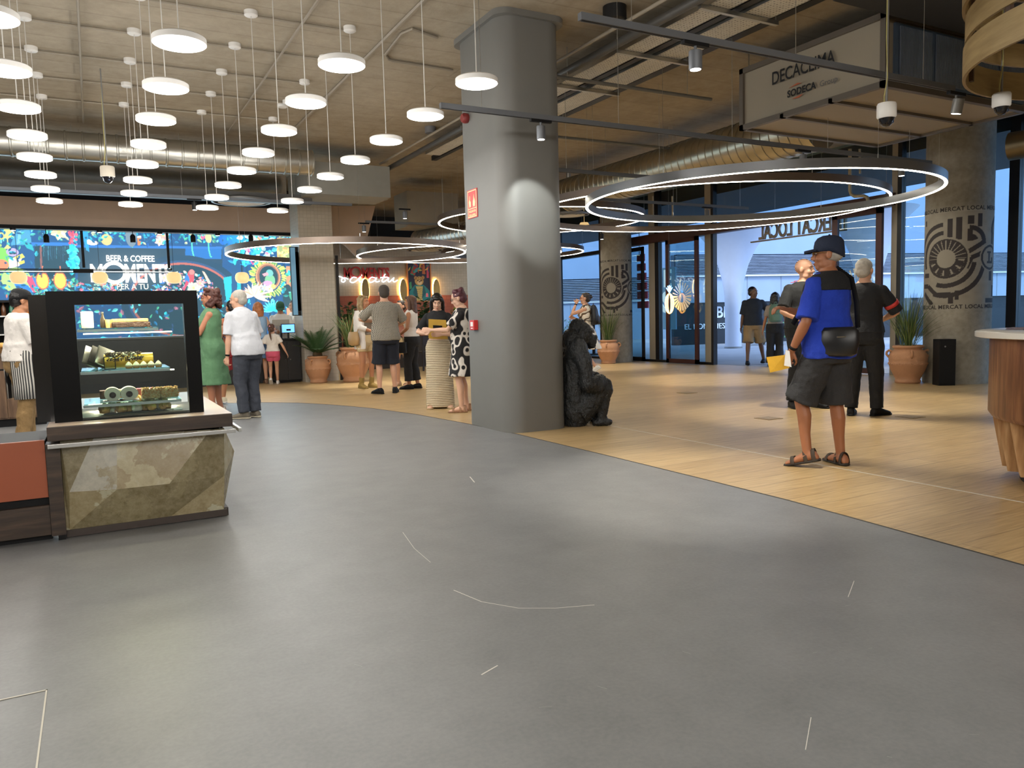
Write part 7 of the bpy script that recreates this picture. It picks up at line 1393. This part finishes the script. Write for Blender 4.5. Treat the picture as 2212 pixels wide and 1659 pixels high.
b.loft([[f.T(V((rx*math.cos(a), yo+ry*math.sin(a), z))) for a in AA]+[f.T(V(((rx-.008)*math.cos(a), yo+(ry-.008)*math.sin(a), z))) for a in AA[::-1]] for z, rx, ry, yo in ((1.05, .222, .19, .02), (.95, .23, .2, .02), (.8, .225, .19, .02), (.65, .215, .18, .02), (.5, .215, .18, .02))]); b.build('apron', pattern_mat('striped_apron_cloth', f_stripe, .85), f.root, smooth='all')
b = MB(); sh, e, w, sx = f.arms[1]; q = sh.lerp(e, .62); b.tube([q+V((.076, .018*math.cos(t), .018*math.sin(t))) for t in np.linspace(0, 2*PI, 16)], .002, 5); b.build('sleeve_badge', M_black, f.root)

# ------------------------------------------------------------------ seated gorilla statue
gp = atz(1238, 918, 0); az = math.degrees(math.atan2(1246-1106, 1661))
gr = empty('gorilla_statue', (gp.x, gp.y+.0, 0), math.radians(-84-28.4-az), 'black seated gorilla statue leaning beside the grey column', 'statue')
b = MB()
def gl(secs):  # sections: centre, rx, ry, tilt
    b.loft([[V(c)+Euler((t, 0, 0)).to_matrix() @ V((rx*math.cos(2*PI*j/20), ry*math.sin(2*PI*j/20), 0)) for j in range(20)] for c, rx, ry, t in secs])
gl([((0, -.1, .0), .25, .2, 0), ((0, -.1, .14), .3, .25, 0), ((0, -.1, .36), .29, .24, 0), ((0, -.08, .56), .29, .23, -.1), ((0, -.07, .74), .31, .21, -.2), ((0, -.05, .86), .24, .18, -.4), ((0, .0, .94), .14, .14, -.6)])
b.ell((0, .07, .95), (.13, .15, .13)); b.ell((0, -.02, 1.04), (.08, .14, .075)); b.ell((0, .2, .885), (.08, .085, .07)); b.ell((0, .185, .985), (.105, .045, .03)); b.ell((0, .27, .915), (.045, .02, .022)); b.ell((0, .2, .83), (.07, .07, .035)); b.ell((0, -.12, .88), (.2, .16, .14))
for q in (-1, 1):
    b.ell((q*.12, .0, .98), (.015, .025, .03)); b.tube([V((q*.25, -.04, .8)), V((q*.35, .03, .66)), V((q*.37, .07, .46)), V((q*.32, .24, .44)), V((q*.22, .34, .47))], [.12, .125, .11, .1, .07], 14); b.ell((q*.25, -.04, .78), (.14, .15, .14)); b.ell((q*.37, .07, .46), (.12, .12, .1))
    b.ell((q*.18, .37, .46), (.065, .08, .04)); 
    for k in range(4): b.tube([V((q*.18+(k-1.5)*.028, .4, .47)), V((q*.18+(k-1.5)*.03, .45, .46)), V((q*.18+(k-1.5)*.03, .465, .42))], [.018, .017, .014], 8)
    b.tube([V((q*.16, -.0, .16)), V((q*.21, .2, .3)), V((q*.2, .34, .4))], [.16, .14, .11], 14); b.ell((q*.2, .37, .38), (.1, .12, .09)); b.tube([V((q*.2, .38, .36)), V((q*.2, .33, .2)), V((q*.19, .3, .08))], [.095, .085, .07], 14); b.loft([[V((q*.2+w_*math.cos(2*PI*j/14), y, .04+.04*math.sin(2*PI*j/14)*h)) for j in range(14)] for y, w_, h in ((.16, .04, .7), (.22, .065, 1), (.34, .075, 1), (.43, .06, .7), (.47, .02, .4))])
Mg = mat('gorilla_black', (30, 32, 34), .36, 0, .25, 12, .8, 55)
o = b.build('figure', Mg, gr, smooth='all'); Fig.mods(None, o, .012, 2, .016, .05)
m = o.modifiers.new('fur', 'DISPLACE'); tx = bpy.data.textures.new('fur_tufts', 'CLOUDS'); tx.noise_scale = .02; tx.noise_depth = 2; m.texture = tx; m.strength = .016; m.mid_level = .5
for q in (-1, 1): b = MB(); b.ell((q*.04, .175, .975), (.012, .008, .009)); b.build('eye', mat('glass_eye', (120, 110, 90), .05, 0, 0), gr, smooth='all')
gr.scale = (.9, .7, 1.06); gr.location.x += .1

# ------------------------------------------------------------------ daylight, exposure
w = bpy.data.worlds.new('daylight'); sc.world = w; w.use_nodes = True; bg = w.node_tree.nodes['Background']; bg.inputs[0].default_value = (.42, .62, 1, 1); bg.inputs[1].default_value = 1.9
S_ = bpy.data.lights.new('sun', 'SUN'); S_.energy = 1.6; S_.angle = .2; S_.color = (.8, .9, 1); so = bpy.data.objects.new('sun', S_); COL.objects.link(so); so.rotation_euler = V((.75, .35, -.75)).to_track_quat('-Z', 'Y').to_euler()
vs = sc.view_settings; vs.view_transform = 'Standard'; vs.look = 'None'; vs.gamma = 1; vs.use_curve_mapping = False; vs.exposure = .88
cy = sc.cycles; cy.adaptive_threshold = .05; cy.max_bounces = 5; cy.diffuse_bounces = 3; cy.glossy_bounces = 3; cy.transmission_bounces = 4; cy.transparent_max_bounces = 10; cy.caustics_reflective = False; cy.caustics_refractive = False; cy.sample_clamp_indirect = 4; cy.use_denoising = True; cy.use_light_tree = True
